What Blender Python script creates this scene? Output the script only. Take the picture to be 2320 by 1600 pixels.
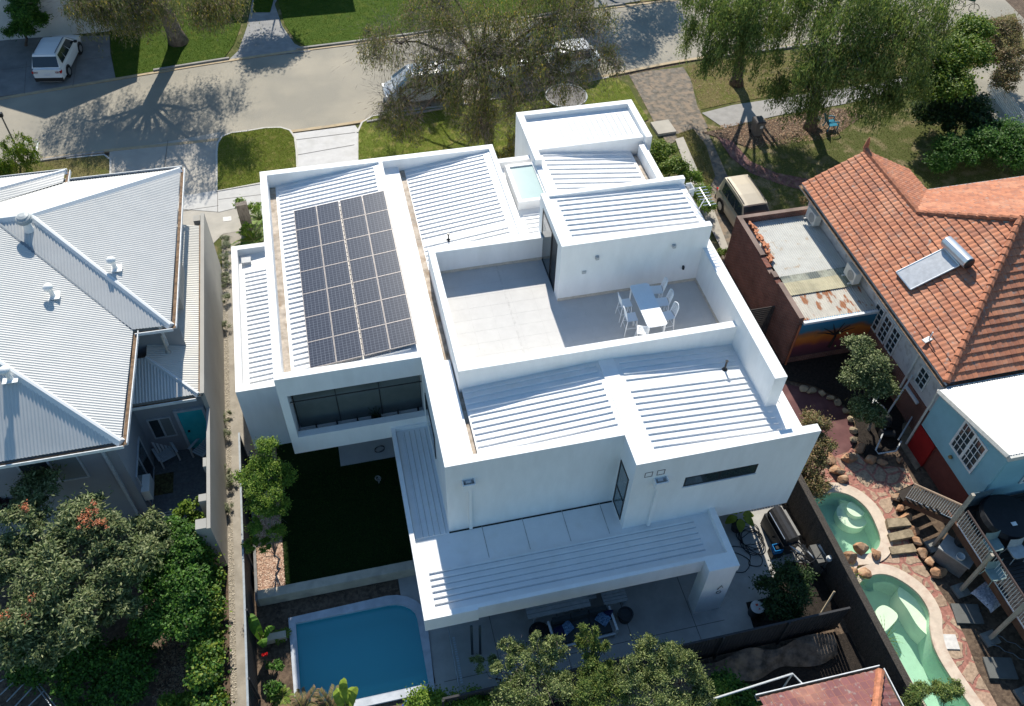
import bpy, bmesh, math, random
import numpy as np
from mathutils import Vector, Matrix
random.seed(7); rng = np.random.default_rng(7)
for o in list(bpy.data.objects): bpy.data.objects.remove(o)
S = bpy.context.scene; COL = S.collection
R = math.radians
# ---------------------------------------------------------------- camera (solved from the street grid)
RW = np.array([[0.97396944,-0.22570618,0.02098217],[0.15600965,0.73459936,0.66032172],[-0.16445218,-0.63985975,0.75068967]])
FPX = 1977.25; CH = 30.0
cam = bpy.data.cameras.new('camera'); co = bpy.data.objects.new('camera', cam); COL.objects.link(co)
cam.sensor_width = 36; cam.sensor_fit = 'HORIZONTAL'; cam.lens = 36*FPX/2320; cam.clip_end = 900; cam.clip_start = .5
Mx = Matrix([list(map(float, r)) for r in RW.T]).to_4x4(); Mx.translation = (0, 0, CH); co.matrix_world = Mx
S.camera = co
# ---------------------------------------------------------------- sky and sun
SUN = Vector((0.125, 1.24, 1.0)).normalized()
W = bpy.data.worlds.new("World"); S.world = W; W.use_nodes = True
nt = W.node_tree; sky = nt.nodes.new('ShaderNodeTexSky'); sky.sky_type = 'NISHITA'; sky.sun_disc = False
sky.sun_elevation = math.asin(SUN.z); sky.sun_rotation = math.atan2(SUN.x, SUN.y); sky.air_density = 1.3; sky.dust_density = .3; sky.ozone_density = 2.0
nt.nodes['Background'].inputs[1].default_value = 0.084
tn = nt.nodes.new('ShaderNodeMixRGB'); tn.blend_type = 'MULTIPLY'; tn.inputs[0].default_value = 1; tn.inputs[2].default_value = (.72,.93,1.06,1)   # clear deep-blue sky
nt.links.new(sky.outputs[0], tn.inputs[1]); nt.links.new(tn.outputs[0], nt.nodes['Background'].inputs[0])
sl = bpy.data.lights.new('sun', 'SUN'); so = bpy.data.objects.new('sun', sl); COL.objects.link(so)
sl.energy = 4.6; sl.angle = R(.55); sl.color = (1, .935, .82)
so.rotation_euler = SUN.to_track_quat('Z', 'Y').to_euler()
S.view_settings.view_transform = 'Standard'; S.view_settings.look = 'None'; S.view_settings.exposure = 0.62; S.view_settings.gamma = 1
S.render.engine = 'CYCLES'

def G(px, py, z=0.0):                    # photo pixel -> the point at height z it shows
    d = RW.T @ np.array([px-1160, -(py-800), -FPX]); t = (z-CH)/d[2]
    return (float(d[0]*t), float(d[1]*t), z)
def GP(pts, z=0.0): return [G(x, y, z)[:2] for x, y in pts]

# ---------------------------------------------------------------- materials
MATS = {}
def mat(name, c, rough=.75, var=.12, scale=6, bump=0.0, bscale=None, c2=None, spec=.3, metal=0.0, dirt=None, trans=0, coat=0, stretch=None):
    if name in MATS: return MATS[name]
    m = bpy.data.materials.new(name); m.use_nodes = True; n = m.node_tree.nodes; l = m.node_tree.links
    b = n['Principled BSDF']; b.inputs['Roughness'].default_value = rough; b.inputs['Metallic'].default_value = metal
    b.inputs['Specular IOR Level'].default_value = spec
    if coat: b.inputs['Coat Weight'].default_value = coat
    tc = n.new('ShaderNodeTexCoord'); src = tc.outputs['Object']
    if stretch:
        mp = n.new('ShaderNodeMapping'); mp.inputs['Scale'].default_value = stretch; l.new(src, mp.inputs[0]); src = mp.outputs[0]
    nz = n.new('ShaderNodeTexNoise'); nz.inputs['Scale'].default_value = scale; nz.inputs['Detail'].default_value = 6; nz.inputs['Roughness'].default_value = .65
    l.new(src, nz.inputs['Vector'])
    rp = n.new('ShaderNodeValToRGB'); e = rp.color_ramp.elements
    ca = tuple(max(0, v*(1-var*1.4)) for v in c); cb = tuple(min(1, v*(1+var)) for v in c) if c2 is None else c2
    e[0].position = .33; e[1].position = .67; e[0].color = (*ca, 1); e[1].color = (*cb, 1)
    l.new(nz.outputs['Fac'], rp.inputs[0]); out = rp.outputs[0]
    if dirt:                              # (colour, scale, low, high): worn patches
        dc, ds, lo, hi = dirt
        d = n.new('ShaderNodeTexNoise'); d.inputs['Scale'].default_value = ds; d.inputs['Detail'].default_value = 8; l.new(src, d.inputs['Vector'])
        r2 = n.new('ShaderNodeValToRGB'); r2.color_ramp.elements[0].position = lo; r2.color_ramp.elements[1].position = hi
        l.new(d.outputs['Fac'], r2.inputs[0]); mx = n.new('ShaderNodeMixRGB'); l.new(r2.outputs[0], mx.inputs[0]); l.new(out, mx.inputs[1])
        mx.inputs[2].default_value = (*dc, 1); out = mx.outputs[0]
    l.new(out, b.inputs['Base Color'])
    if bump:
        bn = n.new('ShaderNodeTexNoise'); bn.inputs['Scale'].default_value = bscale or scale*6; bn.inputs['Detail'].default_value = 5; l.new(src, bn.inputs['Vector'])
        bp = n.new('ShaderNodeBump'); bp.inputs['Strength'].default_value = min(1, bump); bp.inputs['Distance'].default_value = .03 if bump <= 1 else .03*bump
        l.new(bn.outputs['Fac'], bp.inputs['Height']); l.new(bp.outputs[0], b.inputs['Normal'])
    if trans:                             # thin leaves let light through
        b.inputs['Subsurface Weight'].default_value = 0
        tr = n.new('ShaderNodeBsdfTranslucent'); l.new(out, tr.inputs[0]); ms = n.new('ShaderNodeMixShader'); ms.inputs[0].default_value = trans
        l.new(b.outputs[0], ms.inputs[1]); l.new(tr.outputs[0], ms.inputs[2]); l.new(ms.outputs[0], n['Material Output'].inputs[0])
    MATS[name] = m; return m
def flat(name, c, rough=.6, **k): return mat(name, c, rough, var=k.pop('var', .06), **k)

# ---------------------------------------------------------------- mesh builder
class MB:
    def __init__(s): s.v = []; s.f = []; s.m = []
    def add(s, vs, fs, mi=0):
        k = len(s.v); s.v += [tuple(map(float, v)) for v in vs]; s.f += [tuple(i+k for i in f) for f in fs]; s.m += [mi]*len(fs); return s
    def box(s, x0, x1, y0, y1, z0, z1, mi=0):
        return s.add([(x0,y0,z0),(x1,y0,z0),(x1,y1,z0),(x0,y1,z0),(x0,y0,z1),(x1,y0,z1),(x1,y1,z1),(x0,y1,z1)],
                     [(3,2,1,0),(4,5,6,7),(0,1,5,4),(1,2,6,5),(2,3,7,6),(3,0,4,7)], mi)
    def hexa(s, b, t, mi=0):              # two quads, bottom and top
        return s.add(list(b)+list(t), [(3,2,1,0),(4,5,6,7),(0,1,5,4),(1,2,6,5),(2,3,7,6),(3,0,4,7)], mi)
    def prism(s, poly, z0, z1, mi=0):
        n = len(poly); a = sum(poly[i][0]*poly[(i+1)%n][1]-poly[(i+1)%n][0]*poly[i][1] for i in range(n))
        if a < 0: poly = poly[::-1]
        return s.add([(x,y,z0) for x,y in poly]+[(x,y,z1) for x,y in poly],
                     [tuple(range(n-1,-1,-1)), tuple(range(n,2*n))]+[(i,(i+1)%n,n+(i+1)%n,n+i) for i in range(n)], mi)
    def obox(s, c, size, ang=0, z0=0, tilt=None, mi=0):   # centre xy, size (x,y,z), rotated about z
        ca, sa = math.cos(ang), math.sin(ang); hx, hy = size[0]/2, size[1]/2
        p = [(c[0]+ca*x-sa*y, c[1]+sa*x+ca*y) for x, y in ((-hx,-hy),(hx,-hy),(hx,hy),(-hx,hy))]
        return s.hexa([(x,y,z0) for x,y in p], [(x,y,z0+size[2]) for x,y in p], mi)
    def tube(s, pts, r, n=6, mi=0, cap=True):
        pts = [Vector(p) for p in pts]; rs = r if isinstance(r, (list, tuple)) else [r]*len(pts); vs = []; fs = []
        up = Vector((0,0,1)); pu = None
        for i, p in enumerate(pts):
            d = (pts[min(i+1, len(pts)-1)]-pts[max(i-1, 0)])
            if d.length < 1e-9: d = Vector((0,0,1))
            d.normalize()
            u = pu - d*pu.dot(d) if pu is not None else d.cross(up if abs(d.z) < .95 else Vector((1,0,0)))
            if u.length < 1e-6: u = d.orthogonal()
            u.normalize(); pu = u; w = d.cross(u)
            for k in range(n):
                a = 2*math.pi*k/n; vs.append(p+(u*math.cos(a)+w*math.sin(a))*rs[i])
        for i in range(len(pts)-1):
            for k in range(n): fs.append((i*n+k, i*n+(k+1)%n, (i+1)*n+(k+1)%n, (i+1)*n+k))
        if cap: fs += [tuple(range(n-1,-1,-1)), tuple(range((len(pts)-1)*n, len(pts)*n))]
        return s.add(vs, fs, mi)
    def lathe(s, c, prof, n=20, mi=0):    # prof: (r,z)
        vs = []; fs = []
        for r, z in prof:
            for k in range(n): a = 2*math.pi*k/n; vs.append((c[0]+r*math.cos(a), c[1]+r*math.sin(a), c[2]+z))
        for i in range(len(prof)-1):
            for k in range(n): fs.append((i*n+k, i*n+(k+1)%n, (i+1)*n+(k+1)%n, (i+1)*n+k))
        fs += [tuple(range(n-1,-1,-1)), tuple(range((len(prof)-1)*n, len(prof)*n))]
        return s.add(vs, fs, mi)
    def grid(s, fn, nu, nv, mi=0):        # fn(u,v)->point
        vs = [fn(i/nu, j/nv) for j in range(nv+1) for i in range(nu+1)]
        return s.add(vs, [(j*(nu+1)+i, j*(nu+1)+i+1, (j+1)*(nu+1)+i+1, (j+1)*(nu+1)+i) for j in range(nv) for i in range(nu)], mi)
    def blob(s, c, r, seed=0, rough=.18, n=3, mi=0, flat=None):   # rock
        bm = bmesh.new(); bmesh.ops.create_icosphere(bm, subdivisions=n, radius=1); rr = random.Random(seed)
        ks = [(Vector((rr.uniform(-1,1), rr.uniform(-1,1), rr.uniform(-1,1))).normalized(), rr.uniform(.38,.8)) for _ in range(13)]
        vs = []
        for v in bm.verts:
            p = v.co.copy()
            for d, h in ks:
                t = p.dot(d)
                if t > h: p -= d*(t-h)*.9
            p *= 1+rr.uniform(-1,1)*rough*.15
            vs.append((c[0]+p.x*r[0], c[1]+p.y*r[1], c[2]+p.z*r[2]))
        s.add(vs, [tuple(v.index for v in f.verts) for f in bm.faces], mi); bm.free(); return s
def obj(name, mb, mats, parent=None, label=None, cat=None, group=None, kind=None, smooth=False, loc=None):
    me = bpy.data.meshes.new(name)
    off = Vector(parent['_b']) if parent is not None and '_b' in parent else Vector((0,0,0))
    if loc is not None: off = Vector(loc)
    me.from_pydata([tuple(Vector(v)-off) for v in mb.v] if off.length else mb.v, [], mb.f)
    ms = mats if isinstance(mats, (list, tuple)) else [mats]
    for m in ms: me.materials.append(m)
    if len(ms) > 1: me.polygons.foreach_set('material_index', mb.m)
    if smooth: me.polygons.foreach_set('use_smooth', [True]*len(me.polygons))
    me.update(); o = bpy.data.objects.new(name, me); COL.objects.link(o)
    if parent is not None:
        o.parent = parent
        if '_o' in parent: o['_o'] = 1
        if '_b' in parent: o['_b'] = parent['_b']
        if parent.type == 'MESH' and '_b' in parent: o.location = (0,0,0)
    if loc is not None: o.location = loc; o['_b'] = list(loc)
    tag(o, label, cat, group, kind); return o
def tag(o, label=None, cat=None, group=None, kind=None):
    if label: o['label'] = label
    if cat: o['category'] = cat
    if group: o['group'] = group
    if kind: o['kind'] = kind
    return o
def thing(name, label, cat, loc=(0,0,0), group=None):   # parts are given in world coordinates and moved to the thing's own base
    o = bpy.data.objects.new(name, None); COL.objects.link(o); o.location = loc; o['_b'] = [float(v) for v in loc]; o.empty_display_size = .2
    return tag(o, label, cat, group)
def clone(o, loc=None, rz=None, label=None, parent=None, scale=None):
    c = o.copy(); COL.objects.link(c)
    if parent is not None: c.parent = parent
    if loc is not None: c.location = loc
    if rz is not None: c.rotation_euler = (0,0,rz)
    if scale is not None: c.scale = scale
    if label: c['label'] = label
    for ch in list(o.children): clone(ch, parent=c)
    return c
def struct(name, mb, m, **k): return obj(name, mb, m, kind='structure', **k)
def fill(loops, z):                       # flat polygon with holes
    bm = bmesh.new()
    for lp in loops:
        vs = [bm.verts.new((x, y, z)) for x, y in lp]
        for i in range(len(vs)): bm.edges.new((vs[i], vs[(i+1)%len(vs)]))
    bmesh.ops.triangle_fill(bm, use_beauty=True, use_dissolve=False, edges=bm.edges[:])
    bmesh.ops.recalc_face_normals(bm, faces=bm.faces[:])
    bm.verts.index_update(); mb = MB()
    fs = [tuple(v.index for v in f.verts) if f.normal.z > 0 else tuple(v.index for v in f.verts)[::-1] for f in bm.faces]
    mb.add([v.co[:] for v in bm.verts], fs); bm.free(); return mb
def smooth_loop(pts, n=6, closed=True):   # Catmull-Rom
    out = []; N = len(pts)
    for i in range(N if closed else N-1):
        p0, p1, p2, p3 = (pts[(i-1)%N] if closed or i > 0 else pts[0]), pts[i], pts[(i+1)%N], (pts[(i+2)%N] if closed or i+2 < N else pts[-1])
        for k in range(n):
            t = k/n; out.append(tuple(.5*((2*p1[j])+(-p0[j]+p2[j])*t+(2*p0[j]-5*p1[j]+4*p2[j]-p3[j])*t*t+(-p0[j]+3*p1[j]-3*p2[j]+p3[j])*t**3) for j in range(len(p1))))
    if not closed: out.append(tuple(pts[-1]))
    return out
def offset_loop(lp, d):
    n = len(lp); a = sum(lp[i][0]*lp[(i+1)%n][1]-lp[(i+1)%n][0]*lp[i][1] for i in range(n)); sg = 1 if a > 0 else -1; out = []
    for i in range(n):
        tx, ty = lp[(i+1)%n][0]-lp[i-1][0], lp[(i+1)%n][1]-lp[i-1][1]; L = math.hypot(tx, ty) or 1
        out.append((lp[i][0]+ty/L*d*sg, lp[i][1]-tx/L*d*sg))
    return out
# ================================================================ ground, street, lawns, paving
WPOOL = [(-3.93,11.42),(0.38,11.42),(0.38,13.85)]+[(-.62+1.0*math.cos(a), 13.85+.78*math.sin(a)) for a in (R(18),R(36),R(54),R(72),R(90))]+[(-3.93,14.63)]
P1 = smooth_loop(GP([(1838,1140),(1850,1128),(1885,1115),(1925,1122),(1962,1150),(1985,1190),(1996,1230),(1975,1255),(1925,1262),(1905,1290),(1880,1230),(1850,1180)]), 5)
P2 = smooth_loop(GP([(1942,1330),(1975,1303),(2020,1305),(2075,1340),(2105,1385),(2108,1425),(2118,1470),(2145,1520),(2200,1600),(2260,1680),(2180,1700),(2110,1620),(2060,1540),(2010,1450),(1965,1385)]), 5)
E2 = [(-60,-12),(70,-12),(70,110),(-60,110)]
struct('ground', fill([E2, WPOOL, P1, P2], -.05), mat('dirt', (.10,.07,.05), .95, .35, 3, .6, 40, dirt=((.16,.115,.08), 9, .45, .65)))
M_ASPH = mat('asphalt', (.285,.265,.22), .9, .13, 38, .4, 150, dirt=((.36,.325,.26), .3, .42, .7))
M_CONC = mat('pale_concrete', (.52,.51,.50), .85, .06, 2, .1, 60, dirt=((.44,.43,.41), 1.2, .5, .75))
M_BEIGE = mat('beige_concrete', (.40,.37,.32), .85, .06, 2, .15, 70, dirt=((.33,.31,.27), .9, .5, .75))
M_GREYC = mat('grey_concrete', (.21,.21,.205), .9, .1, 1.5, .2, 70, dirt=((.15,.15,.15), .7, .5, .7))
M_OLDASP = mat('worn_asphalt', (.17,.15,.125), .95, .3, 3.5, .8, 40, dirt=((.27,.21,.155), 2.6, .45, .6))
def grassmat(n, c, c2, d): return mat(n, c, .95, .3, 22, 1.0, 120, c2=c2, dirt=d, spec=.1)
M_GRASS = grassmat('lawn_green', (.12,.17,.022), (.20,.25,.045), ((.32,.28,.10), 1.6, .52, .72))
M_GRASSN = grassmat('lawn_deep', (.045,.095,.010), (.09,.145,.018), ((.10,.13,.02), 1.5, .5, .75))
M_DRY = grassmat('lawn_dry', (.18,.165,.06), (.27,.23,.10), ((.14,.15,.04), 1.0, .45, .65))
M_MIX = grassmat('lawn_patchy', (.09,.115,.03), (.15,.16,.055), ((.26,.21,.12), 1.1, .5, .66))
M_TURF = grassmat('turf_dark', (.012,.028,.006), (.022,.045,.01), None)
# road: both kerb lines as the photo shows them, carried on beyond the frame
NK = [(-60,44.5),(-40,48.6),(-19,51.75),(-5,53.6),(4,54.2),(12,54.9),(20.5,55.6),(28,56.0),(34,56.5)]
SK = [(-60,38.5),(-40,41.6),(-28,43.6),(-15.8,45.17),(-7,45.15),(0,45.2),(8,46.0),(17,47.25),(24,48.2),(34,48.6)]
XR = [(34,48.6),(37,44),(40,30),(47,30),(50,56),(52,110),(44,110),(41,70),(37,58),(34,56.5)]
struct('road', fill([SK+XR[1:]+NK[::-1][1:]], 0), M_ASPH)
def strip(pts, d0, d1, z0, z1, mb=None):      # a raised band along an open line
    mb = mb or MB(); n = len(pts); nv = []
    for i in range(n):
        a = pts[max(i-1,0)]; b = pts[min(i+1,n-1)]; tx, ty = b[0]-a[0], b[1]-a[1]; L = math.hypot(tx,ty); nv.append((-ty/L, tx/L))
    for i in range(n-1):
        q = [(pts[i],d0,nv[i]),(pts[i+1],d0,nv[i+1]),(pts[i+1],d1,nv[i+1]),(pts[i],d1,nv[i])]
        p = [(a[0]+m[0]*d, a[1]+m[1]*d) for a,d,m in q]
        mb.hexa([(x,y,z0) for x,y in p], [(x,y,z1) for x,y in p])
    return mb
kb = mat('kerb_concrete', (.42,.33,.21), .85, .1, 3, .1, dirt=((.34,.28,.2), 2, .5, .7))
skd = smooth_loop(SK, 24, False); nkd = smooth_loop(NK, 24, False)
m = strip(skd, .02, -.22, -.04, .035); strip(nkd, -.02, .22, -.04, .035, m)
struct('kerb', m, kb)
kt = mat('kerb_top', (.27,.26,.245), .85, .12, 3, .1)
m = MB()
for a, b in ((-30,-12.4),(2.0,17.5),(26,34)): strip([p for p in skd if a <= p[0] <= b], -.225, -.38, -.04, .12, m)
for a, b in ((-10.6,-5.2),(-1.4,22)): strip([p for p in nkd if a <= p[0] <= b], .225, .38, -.04, .12, m)
struct('kerb_upstand', m, kt)
def poly(name, px, z, m, kind='structure', r=0, **k):
    lp = GP(px, z)
    if r: lp = smooth_loop(lp, r)
    return obj(name, fill([lp], z), m, kind=kind, **k)
def wpoly(name, lp, z, m, **k): return struct(name, fill([lp], z), m, **k)
# south verge: pale base under the drives, lawns on top
wpoly('verge', [(-40,41.2),(-28,43.1),(-15.8,44.75),(-7,44.75),(0,44.8),(8,45.6),(17,46.8),(24,47.8),(34,48.2),(37,43),(40,30),(36,30),(14.4,30),(14.4,31),(-40,31)], .0, M_MIX)
poly('driveway', [(248,344),(375,322),(500,299),(498,330),(493,432),(600,415),(600,520),(560,520),(505,530),(475,560),(240,560)], .02, M_BEIGE)
wpoly('driveway', [(-2.05,44.78),(1.55,44.9),(1.75,44.2),(1.75,31.9),(-4.2,31.9),(-4.2,39.6),(-2.0,40.2)], .03, M_CONC)
wpoly('footpath', [(-8.7,39.2),(-8.9,40.1),(-6.4,40.3),(-2.1,40.95),(-2.05,39.6),(-3.2,39.0),(-6.3,38.4)], .036, mat('path_pale', (.47,.46,.44), .85, .06, 2, .1))
jm = mat('joint', (.16,.15,.14), .9); m = MB()
for a, b in (((493,432),(493,480)),((380,318),(372,385)),((668,352),(803,328)),((410,478),(495,466)),((495,452),(600,440)),((660,318),(805,300))):
    (x0,y0,_),(x1,y1,_) = G(*a,.04),G(*b,.04); L = math.hypot(x1-x0,y1-y0); m.obox(((x0+x1)/2,(y0+y1)/2), (L,.03,.006), math.atan2(y1-y0,x1-x0), .036)
struct('paving_joints', m, jm)
def grass(name, px, z, m, r=0, h=.06, dens=0, world=False):
    lp = px if world else GP(px, z)
    if r: lp = smooth_loop(lp, r)
    o = obj(name, fill([lp], z), m, kind='structure'); return lp
def blades(name, loops, n, h, ms, z=0, w=.02, label=None, lean=.5, holes=()):
    """many short grass blades scattered over flat loops -> one 'stuff' object"""
    V = []; 
    for lp, cnt in loops:
        a = np.array(lp); x0, y0 = a.min(0); x1, y1 = a.max(0); got = 0
        while got < cnt:
            p = rng.uniform((x0,y0),(x1,y1),(cnt*2,2)); ins = np.zeros(len(p), bool); j = len(a)-1
            for i in range(len(a)):
                c = ((a[i,1] > p[:,1]) != (a[j,1] > p[:,1])) & (p[:,0] < (a[j,0]-a[i,0])*(p[:,1]-a[i,1])/(a[j,1]-a[i,1]+1e-12)+a[i,0]); ins ^= c; j = i
            p = p[ins]; V.append(p[:cnt-got]); got += len(p)
            if len(p) == 0: break
    P = np.concatenate(V); N = len(P); an = rng.uniform(0, 6.283, N); hh = h*rng.uniform(.5,1.3,N); ww = w*rng.uniform(.6,1.4,N)
    dx, dy = np.cos(an)*ww, np.sin(an)*ww; lx, ly = rng.normal(0,lean,N)*hh, rng.normal(0,lean,N)*hh
    v = np.zeros((N,3,3)); v[:,0,0]=P[:,0]-dx; v[:,0,1]=P[:,1]-dy; v[:,0,2]=z; v[:,1,0]=P[:,0]+dx; v[:,1,1]=P[:,1]+dy; v[:,1,2]=z
    v[:,2,0]=P[:,0]+lx; v[:,2,1]=P[:,1]+ly; v[:,2,2]=z+hh
    return npmesh(name, v.reshape(-1,3), 3, ms, rng.integers(0,len(ms),N), kind='stuff', label=label)
def npmesh(name, v, k, ms, mi=None, kind=None, label=None, parent=None, cat=None, loc=None):
    me = bpy.data.meshes.new(name); n = len(v)//k
    if loc is not None: v = v-np.array(loc)
    elif parent is not None and '_b' in parent: v = v-np.array(parent['_b'])
    me.vertices.add(len(v)); me.vertices.foreach_set('co', v.astype(np.float32).ravel())
    me.loops.add(n*k); me.loops.foreach_set('vertex_index', np.arange(n*k, dtype=np.int32))
    me.polygons.add(n); me.polygons.foreach_set('loop_start', np.arange(0, n*k, k, dtype=np.int32)); me.polygons.foreach_set('loop_total', np.full(n, k, dtype=np.int32))
    for m in ms: me.materials.append(m)
    if mi is not None: me.polygons.foreach_set('material_index', np.asarray(mi, dtype=np.int32))
    me.update(calc_edges=True); me.validate(); o = bpy.data.objects.new(name, me); COL.objects.link(o)
    if parent is not None: o.parent = parent; o['_b'] = parent['_b'] if '_b' in parent else [0,0,0]
    if loc is not None: o.location = loc; o['_b'] = list(map(float, loc))
    return tag(o, label, cat, None, kind)
def gm(n, c): return mat(n, c, .9, .2, 3, trans=.35, spec=.15)
GB = [gm('blade_a', (.18,.25,.03)), gm('blade_b', (.25,.30,.05)), gm('blade_c', (.38,.34,.12))]
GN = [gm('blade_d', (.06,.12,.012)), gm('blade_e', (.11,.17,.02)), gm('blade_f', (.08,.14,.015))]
GD = [gm('blade_g', (.32,.28,.13)), gm('blade_h', (.22,.23,.08)), gm('blade_i', (.40,.33,.18))]
GM_ = [gm('blade_j', (.18,.20,.06)), gm('blade_k', (.28,.25,.12)), gm('blade_l', (.12,.17,.035))]
la = grass('lawn', [(493,432),(493,345),(495,325),(505,310),(525,302),(560,298),(600,291),(635,290),(655,296),(666,312),(670,345),(672,398),(600,412)], .05, M_GRASS)
lb = grass('lawn', [(812,300),(822,278),(845,264),(900,255),(1060,235),(1240,205),(1380,176),(1400,178),(1425,195),(1440,225),(1470,270),(1400,300),(1160,420),(812,420)], .05, M_GRASS)
lc = grass('lawn', [(-40,392),(90,368),(150,360),(235,352),(248,362),(248,420),(200,470),(-60,470)], .05, M_DRY)
m = MB()                                   # concrete edging round the small lawns
def edging(lp, z0, z1, w, m, i0=0, i1=None):
    o2 = offset_loop(lp, w); n = len(lp)
    for i in range(i0, i1 if i1 is not None else n):
        j = (i+1) % n; m.hexa([(*lp[i],z0),(*o2[i],z0),(*o2[j],z0),(*lp[j],z0)], [(*lp[i],z1),(*o2[i],z1),(*o2[j],z1),(*lp[j],z1)])
edging(la, -.04, .07, .11, m); edging(lb, -.04, .07, .11, m, 0, 6); edging(lb, -.04, .07, .11, m, 12, 13); edging(lc, -.04, .07, .11, m, 2, 5)
struct('lawn_edging', m, mat('edging', (.50,.48,.44), .85, .08, 3))
# north side of the street
wpoly('verge', [(-60,44.9),(-40,49),(-19,52.15),(-5,54.0),(4,54.6),(12,55.3),(20.5,56.0),(28,56.4),(34,56.9),(37,58.4),(41,70),(44,110),(-60,110)], .004, M_MIX)
poly('driveway', [(-200,252),(0,219),(255,182),(262,178),(250,120),(248,80),(-200,95)], .03, M_GREYC)
m = MB()
for a, b in (((55,212),(60,140)),((165,195),(180,95)),((-50,165),(250,128))):
    (x0,y0,_),(x1,y1,_) = G(*a,.036),G(*b,.036); L = math.hypot(x1-x0,y1-y0); m.obox(((x0+x1)/2,(y0+y1)/2), (L,.04,.006), math.atan2(y1-y0,x1-x0), .031)
struct('paving_joints', m, jm)
poly('driveway', [(520,134),(540,115),(560,60),(572,0),(590,-60),(660,-60),(622,10),(640,60),(668,100),(705,116)], .03, mat('drive_grey', (.26,.26,.26), .9, .12, 2, .2, 60, dirt=((.36,.34,.31), .8, .55, .7)))
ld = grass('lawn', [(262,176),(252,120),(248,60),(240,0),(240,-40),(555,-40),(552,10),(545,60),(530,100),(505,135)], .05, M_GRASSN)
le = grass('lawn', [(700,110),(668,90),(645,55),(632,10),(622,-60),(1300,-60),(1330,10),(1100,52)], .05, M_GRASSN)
lf = grass('lawn', [(575,0),(590,-40),(625,-40),(620,0),(612,28),(573,28)], .05, M_GRASSN)
poly('footpath', [(1330,20),(1450,2),(1480,-60),(1300,-60)], .03, M_GREYC)
poly('footpath', [(1590,256),(1660,238),(1830,212),(2000,185),(2110,150),(2120,178),(2020,212),(1900,238),(1760,262),(1640,290)], .03, mat('path_grey', (.30,.29,.28), .9, .1, 2, .2))
poly('driveway', [(1425,170),(1475,160),(1548,152),(1565,180),(1580,240),(1605,290),(1560,300),(1515,330),(1490,292),(1450,215)], .03, M_OLDASP)
lg = grass('lawn', [(1553,150),(1600,142),(1800,118),(2100,80),(2300,30),(2330,120),(2180,160),(2000,180),(1830,206),(1660,232),(1588,248),(1570,190)], .024, M_DRY)
lh = grass('lawn', [(1700,330),(1790,300),(1880,270),(2000,235),(2160,240),(2330,300),(2330,420),(1900,440),(1780,510),(1700,480),(1680,400)], .04, M_MIX)
li = grass('lawn', [(1530,305),(1570,292),(1600,330),(1620,400),(1600,440),(1560,350)], .04, M_DRY)
M_REDP = mat('red_path', (.17,.085,.08), .9, .25, 5, .4, 50, dirt=((.26,.16,.13), 3, .5, .7))
poly('garden_path', [(1625,310),(1660,320),(1700,365),(1760,392),(1830,405),(1850,425),(1820,432),(1760,415),(1700,392),(1655,355)], .05, M_REDP)
poly('mulch_bed', [(1590,300),(1640,292),(1760,268),(1900,245),(1960,262),(1900,300),(1800,310),(1700,335),(1650,318)], .045, mat('bark_mulch', (.10,.065,.045), .95, .5, 14, 1, 60, dirt=((.2,.15,.11), 20, .5, .65)))
poly('kerb_strip', [(1530,315),(1548,310),(1600,430),(1650,560),(1640,575),(1585,470)], .10, M_BEIGE)
poly('driveway', [(1555,300),(1600,292),(1640,380),(1700,520),(1720,640),(1640,600),(1600,450)], .02, M_OLDASP)
wpoly('garden_bed', [(14.3,24.2),(17.4,24.2),(16.2,36),(14.3,36)], .03, mat('red_mulch', (.20,.105,.075), .95, .35, 10, 1, 50))
m = MB(); m.obox(G(1502,293)[:2], (1.15,1.25,.18), .05, 0); struct('concrete_slab', m, M_BEIGE)
# courtyard lawn, beds and the pool terrace behind the white house
M_PAVE = mat('pool_paving', (.36,.37,.38), .8, .07, 2, .1, dirt=((.30,.31,.32), 1, .5, .7))
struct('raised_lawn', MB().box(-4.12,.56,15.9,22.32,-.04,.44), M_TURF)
struct('mulch_bed', MB().box(-5.1,-4.13,15.9,22.28,-.04,.42), mat('wood_chips', (.33,.20,.14), .95, .5, 18, 1, 70, dirt=((.5,.36,.27), 30, .5, .6)))
struct('terrace_slab', MB().box(-1.65,1.5,20.7,22.3,.445,.47), M_PAVE)
PVH = [(0.38,10.5),(14.6,10.5),(15.3,11),(15.3,17.4),(-.1,17.4),(-.1,14.9),(.38,14.2),(.60,13.9),(.6,11.42),(.38,11.42)]
wpoly('patio', PVH, .012, mat('patio_concrete', (.40,.39,.37), .85, .08, 2, .1, 60, dirt=((.33,.32,.3), .8, .5, .7)))
m = MB()
for x in (2.9,5.3,7.7,10.1): m.box(x-.012,x+.012,6.2,15.3,.0125,.017)
for y in (9.0,11.4,13.8): m.box(.9,11.2,y-.012,y+.012,.0125,.0172)
struct('paving_joints', m, jm)
wpoly('side_path', [(-6.0,12.0),(-5.40,12.0),(-5.40,22.3),(-5.0,22.3),(-5.0,31.0),(-3.3,31.0),(-3.3,38.4),(-6.05,38.4),(-6.0,30)], .012, mat('side_concrete', (.33,.30,.255), .9, .12, 2, .3, 50, dirt=((.24,.215,.18), 1.4, .5, .7)))
wpoly('side_path', [(-6.0,4.0),(-5.40,4.0),(-5.40,12.0),(-6.0,12.0)], .012, MATS['side_concrete'])
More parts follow.
